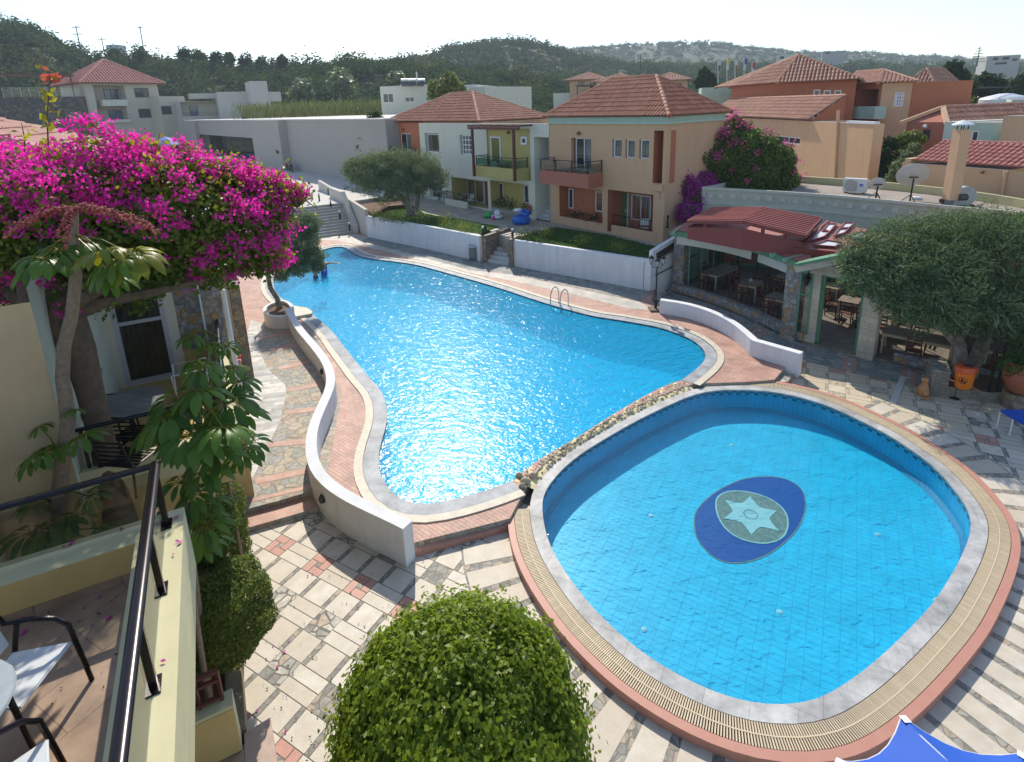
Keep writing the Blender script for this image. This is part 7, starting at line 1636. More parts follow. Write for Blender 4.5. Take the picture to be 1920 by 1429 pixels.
# big olive at the restaurant
pb=G(1808,704,.4); dB=float((pb-C0)@f_)
bigb=[(1740,505,dB,1.55),(1830,480,dB+.3,1.6),(1665,500,dB-.1,1.15),(1622,520,dB-.2,.75),(1900,510,dB,1.6),(1740,565,dB-.5,1.05),(1850,575,dB-.5,1.0),(1685,555,dB-.4,.8),(1960,470,dB,1.6),(1618,470,dB,.7),(1690,450,dB+.3,.95),(1775,440,dB+.4,1.05),(1870,440,dB+.4,1.05),(1920,590,dB-.5,.8),(1790,605,dB-.5,.45),(1600,500,dB,.45),(1890,605,dB-.5,.6)]
bl_=[(*W(a,b,c_),r,1,.8) for a,b,c_,r in bigb]
tk=[([W(1805,712,dB),W(1800,685,dB),W(1798,650,dB),W(1780,600,dB+.1),W(1760,540,dB+.2)],[.27,.20,.19,.15,.07]),([W(1812,712,dB+.1),W(1824,685,dB+.1),W(1840,650,dB+.1),W(1860,590,dB+.1),W(1870,530,dB+.1)],[.24,.19,.18,.13,.06]),([W(1798,650,dB),W(1760,610,dB-.2),W(1700,560,dB-.2)],[.12,.08,.04])]
olive('huge spreading olive tree in front of the restaurant behind the orange bin',tuple(pb),tk,bl_,120000,.105,.028,ov2,900)
# planter olive by the pool
dO=float((np.array([*pc,.7])-C0)@f_); base=(pc[0]+.2,pc[1],.66)
ob=[(560,455,dO+.5,.85),(585,480,dO+.8,.55),(535,480,dO+.2,.7),(575,420,dO+.6,.6),(530,430,dO+.4,.65),(560,500,dO+.4,.5),(597,500,dO+.9,.3),(528,515,dO+.2,.35)]
tk=[([W(527,588,dO),W(520,560,dO),W(507,540,dO),W(502,515,dO+.1),W(515,490,dO+.2),W(540,465,dO+.4)],[.13,.10,.10,.09,.06,.03]),([W(505,525,dO),W(495,490,dO),W(500,460,dO+.2)],[.08,.05,.02])]
olive('leaning olive tree growing from the white planter at the pool edge',base,tk,[(*W(a,b,c_),r,1,.85) for a,b,c_,r in ob],52000,.085,.024,ov1,120)
# lawn olive
pbs=G(768,404,1.6); dL=float((pbs-C0)@f_); base=tuple(pbs)
ob=[(680,320,dL,1.3),(715,310,dL,1.3),(750,308,dL,1.4),(790,315,dL,1.35),(815,335,dL,1.0),(700,338,dL-.5,1.2),(745,340,dL-.6,1.2),(780,345,dL-.5,1.0),(662,312,dL,.7),(730,365,dL,.4)]
tk=[([W(770,405,dL),W(767,390,dL),W(752,370,dL),W(732,352,dL)],[.3,.2,.17,.1]),([W(774,405,dL),W(782,388,dL),W(784,365,dL),W(785,345,dL)],[.22,.15,.14,.1])]
olive('wide twin-trunk olive tree on the left lawn before the orange house',base,tk,[(*W(a,b,c_),r,1,.8) for a,b,c_,r in ob],60000,.13,.036,ov1,200)
# second bougainvillea by the restaurant
db=float((np.array([12.3,30.0,3])-C0)@f_)
ob=[(1370,300,db,2.0),(1420,320,db,1.9),(1320,320,db,1.6),(1380,360,db,2.0),(1445,340,db+.5,1.4),(1380,255,db,1.0),(1310,360,db,1.2),(1295,290,db,.9),(1300,395,db-1.,.7),(1450,300,db,1.1),(1340,265,db,.9)]
blo=[(*W(a,b,c_),r) for a,b,c_,r in ob]; base=(12.0,30.5,0)
o=tree('bougainvillea','rounded dark bougainvillea bush with sparse pink flowers between tan house and restaurant','flowering tree',base,[([base,(12.1,30.5,3),(12.2,30.4,4.5)],[.2,.16,.1])],blo,52000,.16,.11,leafmat('bush_leaf',(.07,.13,.025),(.12,.17,.035),(.04,.085,.018),rough=.6,spec=.15),bark,lo=.6,lump=.15)
P,d=blobpts(blo,1500,lo=.95,hi=1.03,lump=.2); m=~inside_other(P,blo,.92); P,d=P[m],d[m]
def topx(P): v=P-C0; dd=v@f_; return 960+F*(v@r_)/dd, Y0-F*(v@u_)/dd
X,Y=topx(P); keep=((d[:,2]>.1)&(X<1400)&(Y<310)&(RNG.random(len(X))<.7))|((X<1345)&(Y>335)&(RNG.random(len(X))<.9))|(RNG.random(len(X))<.08)
P,d=P[keep],d[keep]; PB=np.repeat(P,22,0)+RNG.normal(size=(len(P)*22,3))*.12; br2=leafmat('pink_bract',(.62,.06,.26),(.72,.16,.38),(.45,.04,.20),tl=.4); fast_mesh('flowers',leaf_quads(PB,rnd_unit(len(PB)),.11,.09)-np.array(base),4,[br2],parent=o)
# pink trailing strand left of the restaurant
ob=[(1290,350,db-2,.55),(1305,375,db-2,.6),(1290,400,db-2.5,.5),(1322,345,db-1.5,.5)]
blo=[(*W(a,b,c_),r) for a,b,c_,r in ob]; base=(10.3,27.5,1.5)
o=tree('trailing_bougainvillea','pink trailing bougainvillea between the tan house and restaurant corner','flowering plant',base,[([base,(10.4,27.6,3.5)],[.06,.03])],blo,3000,.14,.1,gl2,bark,lo=.3)
P,d=blobpts(blo,400,lo=.8,hi=1.05); PB=np.repeat(P,26,0)+RNG.normal(size=(len(P)*26,3))*.1; fast_mesh('flowers',leaf_quads(PB,rnd_unit(len(PB)),.09,.08)-np.array(base),4,[leafmat('violet_bract',(.40,.03,.30),(.5,.06,.38),(.28,.02,.2),tl=.3)],parent=o)
# --- mid distance shrubs and trees
tg1=leafmat('tree_leaf',(.05,.10,.025),(.08,.14,.035),(.03,.07,.02),rough=.8,spec=.08); tg2=leafmat('dark_tree_leaf',(.025,.055,.025),(.04,.08,.03),(.015,.035,.018),rough=.8,spec=.08); tg3=leafmat('sunny_tree_leaf',(.15,.20,.03),(.22,.24,.04),(.09,.14,.03)); tg4=leafmat('grey_green_leaf',(.12,.16,.10),(.16,.20,.12),(.08,.12,.07))  # plain, dark, yellow-green and grey-green leaf colours
def ptree(label,px,Y,L,lm,n=3500,name='tree',cat='tree',zb=0,wd=.6,group=None):
    blobs=[]
    for (x,y,rp) in px:
        p=PY(x,y,Y); dd=float((p-C0)@f_); blobs.append((*p,rp*dd/F))
    c=np.mean(np.array([b[:3] for b in blobs]),0); base=(c[0],c[1],zb)
    return tree(name,label,cat,base,[([base,(c[0]+.1,c[1],(zb+c[2])/2),(c[0],c[1],c[2])],[.22,.16,.1])],blobs,n,L,L*wd,lm,bark,lo=.4,lump=.3,cull=.3,group=group)
ptree('dark bushy tree between the grey hall and the orange house',[(700,260,26),(715,240,22),(690,285,22),(720,280,24),(705,225,16),(735,255,18)],52,.28,tg2,6000,zb=1.5)
ptree('yellow-green tree in front of the white block houses',[(835,165,22),(820,175,18),(855,172,20),(842,150,14),(865,182,12),(812,160,10)],78,.55,tg3,3500,zb=0)
ptree('dark green shrub at the corner of the peach annex',[(1655,290,16),(1660,320,20),(1670,270,14),(1690,300,20),(1650,335,14)],33,.17,tg2,5000,name='shrub',cat='shrub',zb=1)
ptree('bright yellow-green hibiscus bush before the gabled cottage',[(1695,262,14),(1715,258,14),(1700,275,14),(1730,262,8),(1680,272,10)],34,.16,tg3,3500,name='shrub',cat='shrub',zb=1)
ptree('pale silvery olive shrub beside the low peach building',[(1690,315,17),(1705,295,15),(1680,330,13),(1715,280,12),(1668,338,9)],30,.13,ov1,5000,name='shrub',cat='shrub',zb=1)
ptree('tall dark tree, left of the three dark trees at upper right',[(1785,130,15),(1770,145,14),(1800,145,16),(1785,165,20),(1810,165,14),(1762,160,10)],72,.5,tg2,4500)
ptree('broad dark tree, middle of the three dark trees at upper right',[(1850,155,18),(1835,165,16),(1870,165,18),(1850,175,18),(1885,172,12)],74,.5,tg2,4500)
ptree('dark tree at the right edge, above the mint green block',[(1915,160,16),(1905,170,14),(1925,150,16),(1935,172,20)],70,.5,tg2,3500)
ptree('small round dark tree among the flags behind the tan house roof',[(1322,140,12),(1330,152,14),(1316,155,13)],95,.6,tg2,1800)
ptree('row of low bright shrubs under the dark trees at upper right',[(1790,190,7),(1810,192,7),(1830,190,7),(1850,192,7)],60,.35,tg3,1500,name='shrub',cat='shrub')
# Norfolk pine on the skyline
p0=PY(1831,125,230); o=empty('norfolk_pine','tiny tiered pine silhouette on the right skyline','tree',tuple(p0)); mb=MB(ori=p0); mb.tube([p0,p0+[0,0,7.5]],[.3,.08],bark,6); mb.build('trunk',o)
Q=[];
for i in range(6):
    z=1.8+i*1.0; rr=2.6-i*.4
    for a in range(14): 
        for t in np.linspace(.2,1,7): Q.append(p0+[rr*t*math.cos(a*.45+i),rr*t*math.sin(a*.45+i),z])
Q=np.array(Q); fast_mesh('branches',leaf_quads(Q,np.tile([0,0,1.],(len(Q),1)),.8,.4,jit=.3)-p0,4,[tg2],parent=o)
# small garden plants along the lawns
def plant(px,py,z,h,r,label,lm,n=160,L=.07,group=None,name='garden_plant',fl=None):
    p=G(px,py,z); base=tuple(p); o=empty(name,label,'plant',base,group=group); Q=p+RNG.normal(size=(n,3))*[r*.5,r*.5,h*.28]+[0,0,h*.55]; Q[:,2]=np.maximum(Q[:,2],z+.03)
    mb=MB(ori=base)
    for i in range(5): q_=Q[i*7%n]; mb.tube([p,q_],[.008,.004],bark,4)
    mb.build('stems',o); fast_mesh('leaves',leaf_quads(Q,rnd_unit(n),L,L*.6)-p,4,[lm],parent=o)
    if fl: F_=p+RNG.normal(size=(12,3))*[r*.5,r*.5,h*.2]+[0,0,h*.75]; fast_mesh('flowers',leaf_quads(F_,rnd_unit(12),.07,.07)-p,4,[fl],parent=o)
whf=mat('white_petal',(.75,.73,.68),.7); GL='rose bushes along the lawn edge'
xs=[(705,410,'nearest the left corner of the white wall'),(722,415,'second from the left wall corner'),(738,417,'third from the left wall corner'),(756,420,'just left of the olive trunk'),(792,421,'with white blooms right of the olive trunk'),(838,428,'with white blooms midway to the stone stair'),(872,436,'left of the bin and stone stair')]
for i,(x,y,t) in enumerate(xs): plant(x,y,ZT+.05,.55+.3*(i in(4,5)),.5,'low yellow-green rose bush on the left lawn, '+t,tg3,260,.09,GL,fl=whf if i in (4,5) else None)
for i,(x,y,t) in enumerate([(1024,446,'with white blooms at the left end'),(1092,462,'near the middle'),(1160,474,'right of the middle'),(985,450,'beside the stone stair')]): plant(x,y,ZT+.05,.6,.45,'low rose bush on the right lawn '+t,tg3,220,.09,GL,fl=whf if i==0 else None)
for i,(u,lab) in enumerate([(1.2,'left end of the lower recess in the tan house'),(2.6,'right end of the lower recess in the tan house')]):
    P_b=FH.P(low[0]+u*.9,-.3,low[2]+.02); o=empty('flower_box_plant','dark spiky plant at the '+lab,'plant',P_b); n=90; Q=np.array(P_b)+RNG.normal(size=(n,3))*[.25,.25,.12]+[0,0,.16]; fast_mesh('leaves',leaf_quads(Q,rnd_unit(n),.22,.06)-np.array(P_b),4,[tg2],parent=o)
for i,(x,y) in enumerate([(938,380),(955,384),(988,386)]):
    a,b=FH.fp(x,y,-.4); P_b=FH.P(a,-.4,g2[2]+.02); o=empty('flower_box_plant','dark leafy plant, %s of three in the mustard recess'%(['left','middle','right'][i]),'plant',P_b,group='plants in the mustard recess'); n=80; Q=np.array(P_b)+RNG.normal(size=(n,3))*[.22,.22,.2]+[0,0,.28]; fast_mesh('leaves',leaf_quads(Q,rnd_unit(n),.26,.06)-np.array(P_b),4,[tg2],parent=o)
for i,(x,y,h,t) in enumerate([(682,372,.9,'tallest weed on the brown bank'),(668,366,.6,'dry weed at the left of the brown bank'),(708,378,.5,'low weed in the middle of the brown bank'),(722,390,.6,'weed at the right of the brown bank'),(742,378,.5,'weed under the olive crown'),(650,360,.5,'weed nearest the grey hall lamp')]): plant(x,y,ZT+.3,h,.45,t,tg1,120,.1,'weeds on the brown bank')
# ================================================================== hills and woods
def crest(tab,Yc):
    Q=[PY(x,y,Yc) for x,y in tab]; return np.array([q_[0]/Yc for q_ in Q]),np.array([q_[2] for q_ in Q])
R1=([(-300,45),(-60,30),(0,42),(35,45),(60,52),(100,70),(130,90),(160,100),(200,104),(300,106),(400,112),(500,120),(560,112),(620,112),(700,112),(760,116),(820,120),(900,128),(1000,140),(1100,150),(2300,150)],185,108,4.9)
R2=([(-300,150),(500,140),(700,128),(800,106),(835,92),(870,84),(905,78),(950,76),(1000,82),(1040,92),(1100,108),(1180,118),(1300,124),(1400,120),(1500,122),(1700,125),(2300,128)],380,190,3.5)
R3=([(-300,130),(700,118),(1000,100),(1060,94),(1120,89),(1200,85),(1280,81),(1350,83),(1420,92),(1500,99),(1600,100),(1700,106),(1800,110),(1920,117),(2300,125)],850,400,3.)
CR=[(*crest(t,Yc),Yc,Ys,off) for t,Yc,Ys,off in (R1,R2,R3)]
def elev(x,y):
    x=np.asarray(x,float); y=np.asarray(y,float); s=x/np.maximum(y,1); z=np.full(x.shape,-.5)
    for S,Z,Yc,Ys,off in CR:
        zc=np.interp(s,S,Z)-off*(1 if Yc<300 else 1.2); t=np.clip((y-Ys)/(Yc-Ys),0,1); t=t*t*(3-2*t); back=np.clip((y-Yc)/(Yc*1.2),0,1)
        z=np.maximum(z,np.where(y<=Yc,-.5+(zc+.5)*t,zc*(1-back*.75)))
    z+=(np.sin(x*.06)*np.cos(y*.05)+np.sin(x*.13+y*.11)*.5)*np.clip((y-100)/150,0,1)*.9
    return z
hg=mat('hillside_earth',(.07,.085,.04),.95,noise=.8,nscale=.05,col2=(.13,.12,.07),bump=.3,bscale=.5)
ys=np.concatenate([np.linspace(85,200,36),np.linspace(206,420,40),np.linspace(430,1000,50),np.linspace(1050,1500,10)]); ss=np.linspace(-1.08,1.08,150)
XX=ss[None,:]*ys[:,None]; YY=np.repeat(ys[:,None],150,1); ZZ=elev(XX,YY); V=np.stack([XX,YY,ZZ],-1).reshape(-1,3)
me=bpy.data.meshes.new('hills'); nr=len(ys); me.from_pydata(V.tolist(),[],[(i*150+j,i*150+j+1,(i+1)*150+j+1,(i+1)*150+j) for i in range(nr-1) for j in range(149)]); me.materials.append(hg); me.polygons.foreach_set('use_smooth',[True]*len(me.polygons)); o=bpy.data.objects.new('hills',me); COL.objects.link(o); o['kind']='structure'
wm=[leafmat(n_,a_1,b_1,c_1,rough=1,spec=0,tl=.15) for n_,a_1,b_1,c_1 in (('wood_a',(0.060,0.108,0.042),(0.072,0.120,0.046),(0.046,0.084,0.034)),('wood_b',(0.084,0.126,0.060),(0.096,0.138,0.060),(0.066,0.102,0.048)),('wood_c',(0.096,0.120,0.058),(0.114,0.138,0.062),(0.072,0.096,0.048)),('wood_d',(0.132,0.144,0.054),(0.168,0.162,0.062),(0.102,0.114,0.042)))]
def wood(name,label,n,y0,y1,s0,s1,rmin,rmax,cards,csz,pal,hmul=1.,density=None,conc=0):
    y=np.sqrt(RNG.random(n)*(y1*y1-y0*y0)+y0*y0); s=s0+(s1-s0)*RNG.random(n); x=s*y
    if density is not None: k_=RNG.random(n)<density(x,y); x,y=x[k_],y[k_]
    n=len(x); z=elev(x,y); r=rmin+(rmax-rmin)*RNG.random(n)**1.5; h=r*hmul*(.8+.5*RNG.random(n)); mi=RNG.choice(4,n,p=pal)
    d=rnd_unit(n*cards).reshape(n,cards,3); d[:,:,2]=np.abs(d[:,:,2])*.9+d[:,:,2]*.1; rr=(.55+.5*RNG.random((n,cards)))*(1+.25*np.sin(d[:,:,0]*7+x[:,None])*np.sin(d[:,:,1]*6+y[:,None]))
    P=np.stack([x,y,z+h*.55],1)[:,None,:]+d*rr[:,:,None]*np.stack([r,r,h],1)[:,None,:]
    P=P.reshape(-1,3); D=d.reshape(-1,3); V=leaf_quads(P,D+np.array([0,0,.3]),csz,csz*.8,jit=.6)
    o=fast_mesh(name,V,4,wm,np.repeat(mi,cards),k='stuff'); tag(o,label,'woodland'); return o
wood('hillside_wood','dark green wood covering the near left hillside',2300,92,200,-1.15,.28,1.8,4.2,90,.85,[.35,.35,.22,.08],1.15,density=lambda x,y: np.where((x/y<-.33)&(y<134),0,1))
wood('hillside_wood','olive and scrub wood on the rounded middle hill',3000,200,400,-.35,.95,2.2,4.6,44,1.35,[.3,.4,.25,.05],1.1)
wood('hillside_wood','hazy trees and terraces on the far ridge',4600,400,900,-.25,1.25,2.6,6,34,2.0,[.3,.35,.25,.1],.8,density=lambda x,y: .6+.4*(np.sin(y*.045+x*.004)>-.6))
wood('olive_grove','low silvery olive grove behind the houses',1500,82,200,-.02,1.1,1.3,2.6,46,.7,[.1,.4,.4,.1],1.0,density=lambda x,y: np.where(y<100,.5,1))
# individual skyline trees
for i,(x,y,rp,lab) in enumerate([(20,45,14,'leftmost crown on the high left skyline'),(62,50,14,'rounded crown on the high left skyline'),(100,72,11,'crown stepping down the left skyline'),(128,90,10,'lowest crown of the high left skyline'),(215,92,9,'crown beside the tiny white hut'),(262,90,12,'crown under the single pole'),(345,90,11,'crown right of the single pole'),(372,96,11,'crown left of the skyline gap'),(405,98,9,'umbrella shaped crown in the skyline row'),(430,100,9,'thin crown in the skyline row'),(460,103,11,'broad crown in the skyline row'),(490,108,10,'last crown before the skyline dip'),(530,105,9,'first crown after the skyline dip'),(640,150,24,'tall pale round tree above the grey hall'),(565,165,20,'tall pale tree left above the grey hall'),(745,150,18,'dark tree behind the left white block')]):
    Yd=175 if y<120 else 115; y+=(7 if y<120 else 0)
    p=PY(x,y,Yd); zb=float(elev(p[0],p[1])); 
    ptree(('large ' if rp>15 else '')+lab,[(x,y,rp),(x-rp*.6,y+rp*.6,rp*.7),(x+rp*.6,y+rp*.6,rp*.75),(x,y+rp*.9,rp*.9)],Yd,.8,[tg2,tg1][i%2] if rp<15 else tg4,700,zb=min(zb,p[2]-2),name='skyline_tree' if rp<15 else 'hillside_tree',group='trees along the left skyline' if rp<15 else 'larger trees on the slope')
# reeds behind the grey hall
n=9000; x=RNG.uniform(-42,-18,n); y=RNG.uniform(88,100,n); Q=np.stack([x,y,RNG.uniform(5,9.7,n)],1); rd=leafmat('reed_leaf',(.10,.13,.05),(.15,.16,.07),(.07,.10,.045)); o=fast_mesh('reeds',leaf_quads(Q,rnd_unit(n)*[1,1,.2],1.5,.10,jit=.1,tdir=np.tile([.1,0,1.8],(n,1))),4,[rd],k='stuff'); tag(o,'pale green reed bed rising behind the grey hall','reeds')
# poles
def pole(x,yt,yb,Yd,lab,cross=()):
    a=PY(x[0],yt,Yd); b=PY(x[1],yb,Yd); o=empty('utility_pole',lab,'pole',tuple(b),group='wooden utility poles'); mb=MB(ori=b); mb.tube([b-[0,0,6],a],[.16,.10],bark,6); mb.build('post',o)
    for h,w in cross: mb=MB(ori=b); mb.bar(a-[w,0,h],a+[w,0,-h],.12,.12,bark); [mb.tube([a+[dx,0,-h],a+[dx,0,-h+.35]],.06,bw,5) for dx in (-w*.9,-w*.4,w*.4,w*.9)]; mb.build('crossarm',o)
    return a
t1=pole((142,149),49,84,150,'utility pole with two crossarms, left of three on the skyline',((.3,.9),(1.9,1.2))); t2=pole((190,194),70,90,175,'shorter utility pole with one crossarm beside the white hut',((.6,1.2),)); t3=pole((262,267),50,84,150,'plain utility pole, right of three on the skyline',((.3,.5),))
t4=pole((859,858),84,110,300,'utility pole on the rounded middle hill',((.5,.8),)); t5=pole((966,967),140,197,85,'dark utility pole in front of the olive grove'); t6=pole((1201,1201),103,150,150,'thin utility pole above the tan house roof')
for i,(a,b,lab) in enumerate([(t1,t3,'thin wire between the left skyline poles'),(t3,t4,'long thin wire sagging from the skyline pole towards the middle hill')]):
    mb=MB(ori=a); L_=np.linalg.norm(b-a); mb.tube([a+(b-a)*t-np.array([0,0,1])*L_*.012*4*t*(1-t) for t in np.linspace(0,1,14)],.022,blackm,4); tag(mb.build('power_line'),lab,'wire')
# flags
for i,(x,y,cols) in enumerate([(1346,112,((.5,.5,.55),(.05,.05,.15))),(1363,110,((.6,.45,.1),(.55,.55,.5))),(1378,112,((.5,.5,.5),(.4,.1,.1))),(1395,110,((.05,.08,.3),(.5,.5,.55))),(1410,117,((.4,.05,.05),(.5,.5,.55)))]):
    a=PY(x,y,120); b=PY(x,y+45,120); o=empty('flagpole','flagpole with a limp flag, number %s from the left behind the villas'%['one','two','three','four','five'][i],'flagpole',tuple(b),group='flagpoles behind the villas'); mb=MB(ori=b); mb.tube([b,a],.07,bw,5); mb.build('post',o); mb=MB(ori=b)
    for k in range(2): mb.box(a[0],a[1],a[2]-1.1*(k+1),a[0]+.7-.2*k,a[1]+.04,a[2]-1.1*k-.05,mat('flag_%d_%d'%(i,k),cols[k],.8))
    mb.build('flag',o)
# ================================================================== pool side objects
chrome=mat('polished_steel',(.55,.56,.57),.2,metal=1)
# ladder
pl_=G(1048,575,ZD); nd=np.array([-.55,-.83]); # toward water
i=nearest(RIM,pl_[:2]); nv=normals2(RIM,False)[i]; ed=np.array(RIM[i]); t=np.array([-nv[1],nv[0]])
o=empty('pool_ladder','polished steel ladder with two curved handrails at the far pool edge','ladder',(*ed,ZD))
for s in (-1,1):
    b=ed+t*.26*s; pts=[(*(b+nv*.42),ZD),(*(b+nv*.42),ZD+.45),(*(b+nv*.36),ZD+.66),(*(b+nv*.2),ZD+.78),(*(b+nv*.02),ZD+.72),(*(b-nv*.10),ZD+.5),(*(b-nv*.12),ZD),(*(b-nv*.12),-.6)]
    mb=MB(ori=o.location); mb.tube(smooth3(pts) if 'smooth3' in globals() else pts,.022,chrome,8); mb.build('handrail',o,smooth='auto')
for z in (.12,-.15,-.42): mb=MB(ori=o.location); mb.bar((*(ed-t*.26-nv*.12),z),(*(ed+t*.26-nv*.12),z),.08,.03,wp); mb.build('step',o)
# lamp post with three lanterns
p=G(1229,581,ZD); o=empty('lamp_post','black lamp post with three small lanterns at the end of the curved wall','street lamp',p)
mb=MB(ori=p); mb.box(p[0]-.26,p[1]-.26,p[2],p[0]+.2,p[1]+.2,p[2]+.08,mat('dark_stone_base',(.16,.12,.09),.8)); mb.build('base',o)
mb=MB(ori=p); mb.tube([p,p+[0,0,.3],p+[0,0,.32],p+[0,0,1.9]],[.055,.05,.032,.026],blackm,10); mb.lathe([(.03,.0),(.05,.02),(.03,.05)],blackm,p+[0,0,1.0]); mb.build('pole',o,smooth='auto')
lg=mat('clear_lantern_glass',(.45,.47,.45),.2)
for k in range(3):
    a=k*2.094+.3; d=np.array([math.cos(a),math.sin(a),0]); c=p+d*.26+[0,0,1.92];
    mb=MB(ori=p); mb.tube([p+[0,0,1.78],p+d*.14+[0,0,1.74],p+d*.26+[0,0,1.86]],.014,blackm,6); mb.lathe([(.02,-.06),(.05,-.03),(.055,-.02),(.001,-.02)],blackm,c,6); mb.lathe([(.11,.2),(.12,.21),(.05,.29),(.012,.32),(.012,.36),(.001,.37)],blackm,c,6)
    for j in range(6): an=j*math.pi/3; mb.tube([c+[.05*math.cos(an),.05*math.sin(an),-.02],c+[.10*math.cos(an),.10*math.sin(an),.2]],.006,blackm,4)
    ln=mb.build('lantern',o); mb=MB(ori=p); mb.lathe([(.045,-.02),(.092,.2)],lg,c,6); mb.build('glass',ln)
mb=MB(ori=p); mb.tube([p+[0,0,1.75],p+[0,0,2.25]],.014,blackm,6); mb.sph(p+[0,0,2.27],.03,blackm,8,5); mb.build('finial',o)
# grey litter bin
p=G(889,488,ZD); o=empty('litter_bin','grey perforated metal litter bin against the white wall beside the stone stair','bin',p)
gb_=mat('grey_bin_metal',(.16,.17,.19),.5,metal=.4); mb=MB(ori=p); mb.lathe([(.001,.02),(.25,.02),(.26,.08),(.26,.80),(.25,.82),(.001,.6)],gb_,p,20)
for k in range(20):
    a=k*.314; 
    mb.bar(p+[.265*math.cos(a),.265*math.sin(a),.12],p+[.265*math.cos(a),.265*math.sin(a),.66],.012,.012,steel)
mb.build('body',o); mb=MB(ori=p); mb.lathe([(.27,.76),(.285,.78),(.285,.86),(.22,.88),(.20,.86),(.20,.78),(.27,.76)],mat('pale_bin_rim',(.42,.45,.48),.4),p,20); mb.build('rim',o,smooth='auto')
# hose tap post
p=G(965,498,ZD); o=empty('garden_tap','slim black tap post with orange hose reel by the stone stair','tap',p); mb=MB(ori=p); mb.tube([p,p+[0,0,.75]],.03,blackm,6); mb.build('post',o); mb=MB(ori=p); mb.lathe([(.001,-.05),(.14,-.04),(.14,.05),(.001,.06)],mat('orange_hose',(.50,.13,.04),.5),p+[0,0,.85],10); mb.build('hose_reel',o)
# bollard lights
def bollard(p,h,lab): 
    o=empty('bollard_light',lab,'garden light',p,group='black bollard lights with white caps'); mb=MB(ori=p); mb.tube([p,np.array(p)+[0,0,h*.75]],.06,blackm,8); mb.build('post',o); mb=MB(ori=p); mb.tube([np.array(p)+[0,0,h*.75],np.array(p)+[0,0,h]],[.05,.065],bw,8); mb.build('cap',o)
bollard(G(906,441,ZT+.15),.5,'bollard light on the left stone cheek of the stone stair'); bollard(G(961,446,ZT+.15),.5,'bollard light on the right stone cheek of the stone stair')
for i,(x,y,z,t) in enumerate([(656,433,.5,'lowest on the broad steps wall'),(638,411,1.2,'second up on the broad steps wall'),(621,391,1.8,'third up on the broad steps wall'),(599,377,2.1,'at the top corner of the broad steps'),(586,374,2.1,'left of the top corner of the broad steps'),(616,364,2.1,'standing before the grey hall slot window'),(689,352,2.1,'between the grey hall and the lawn olive')]): bollard(G(x,y,z),.6,'bollard light '+t)
# orange bin
p=G(1789,746,0.); pole_h=.55; o=empty('orange_bin','bright orange litter bin on a black post in front of the olive trunk','bin',p)
orp=mat('orange_plastic',(.80,.20,.012),.4,noise=.2,nscale=3); orr=mat('red_orange_lid',(.62,.09,.02),.4)
mb=MB(ori=p); mb.lathe([(.14,0),(.15,.02),(.05,.06),(.045,.7)],blackm,p,10); mb.build('post',o)
c=p+[.10,-.1,.36]
mb=MB(ori=p); mb.lathe([(.001,0),(.15,.0),(.20,.05),(.235,.5),(.235,.52),(.20,.52),(.001,.45)],orp,c,20,1.1,.8); mb.build('body',o,smooth='auto')
mb=MB(ori=p); mb.lathe([(.24,.50),(.27,.52),(.27,.56),(.24,.66),(.14,.70),(.001,.70)],orr,c,20,1.1,.8); mb.lathe([(.001,.702),(.14,.703),(.15,.69)],dark,c+[.03,-.03,0],14,1.,.7); mb.build('lid',o,smooth='auto')
# logo ring on the front
fd=(np.array([0,0])-c[:2]); fd/=np.linalg.norm(fd); td=np.array([-fd[1],fd[0]])
def onbin(a,z,r=.262): 
    an=a/.24; v=fd*math.cos(an)+td*math.sin(an); return (c[0]+v[0]*r*1.1*.98,c[1]+v[1]*r*.9,c[2]+z)
mb=MB(ori=p); mb.tube([onbin(.085*math.cos(t),.32+.085*math.sin(t)) for t in np.linspace(0,2*math.pi,25)],.007,blackm,4)
mb.bar(onbin(-.02,.27),onbin(-.02,.35),.03,.02,blackm); mb.bar(onbin(-.02,.33),onbin(.04,.30),.02,.015,blackm); mb.sph(onbin(-.015,.375),.014,blackm,6,4); mb.bar(onbin(.04,.26),onbin(.04,.30),.035,.01,blackm); mb.build('tidy_symbol',o)
# stone block, planter wall, pot, posts
ledge=brickmat('ledge_stone',(.30,.26,.20),(.22,.19,.15),(.12,.10,.08),.22,.07,mortar=.006,rotx=R(90),noise=.4)
p=G(1757,744,0); f=Fac(G(1740,742,0),G(1774,748,0)); o=empty('stone_block_pier','square ledge-stone pier between the cat and the orange bin','pier',p); mb=MB(ori=p); mb.box(0,-.75,0,f.L,0,.78,ledge,f.T()); mb.build('stone_body',o,bevel=.02); mb=MB(ori=p); mb.box(-.01,-.77,.78,f.L+.01,.02,.82,slate,f.T()); mb.build('cap_slab',o)
pw=[tuple(G(x,y,0)[:2]) for x,y in [(1774,745),(1800,749),(1850,757),(1885,757),(1925,745)]]; mb=MB(ori=(*pw[2],0)); in_=[(x+.5,y+1.6) for x,y in pw]; mb.prism(pw+in_[::-1],0,.34,ledge,soil); tag(mb.build('planter_wall'),'low ledge-stone planter round the foot of the olive tree','planter')
p=G(1905,762,.0); o=empty('terracotta_pot','large terracotta pot on a rubble base at the right edge','pot',p); mb=MB(ori=p); mb.lathe([(.001,0),(.38,0),(.36,.45),(.001,.45)],rubble,p,14); mb.build('stone_base',o); mb=MB(ori=p); mb.lathe([(.22,.45),(.30,.5),(.44,.85),(.46,1.05),(.40,1.25),(.43,1.32),(.38,1.34),(.36,1.2),(.001,1.2)],mat('terracotta_pot',(.40,.13,.06),.7,noise=.4,nscale=4,stain=.3),p,20); mb.build('pot',o,smooth='auto')
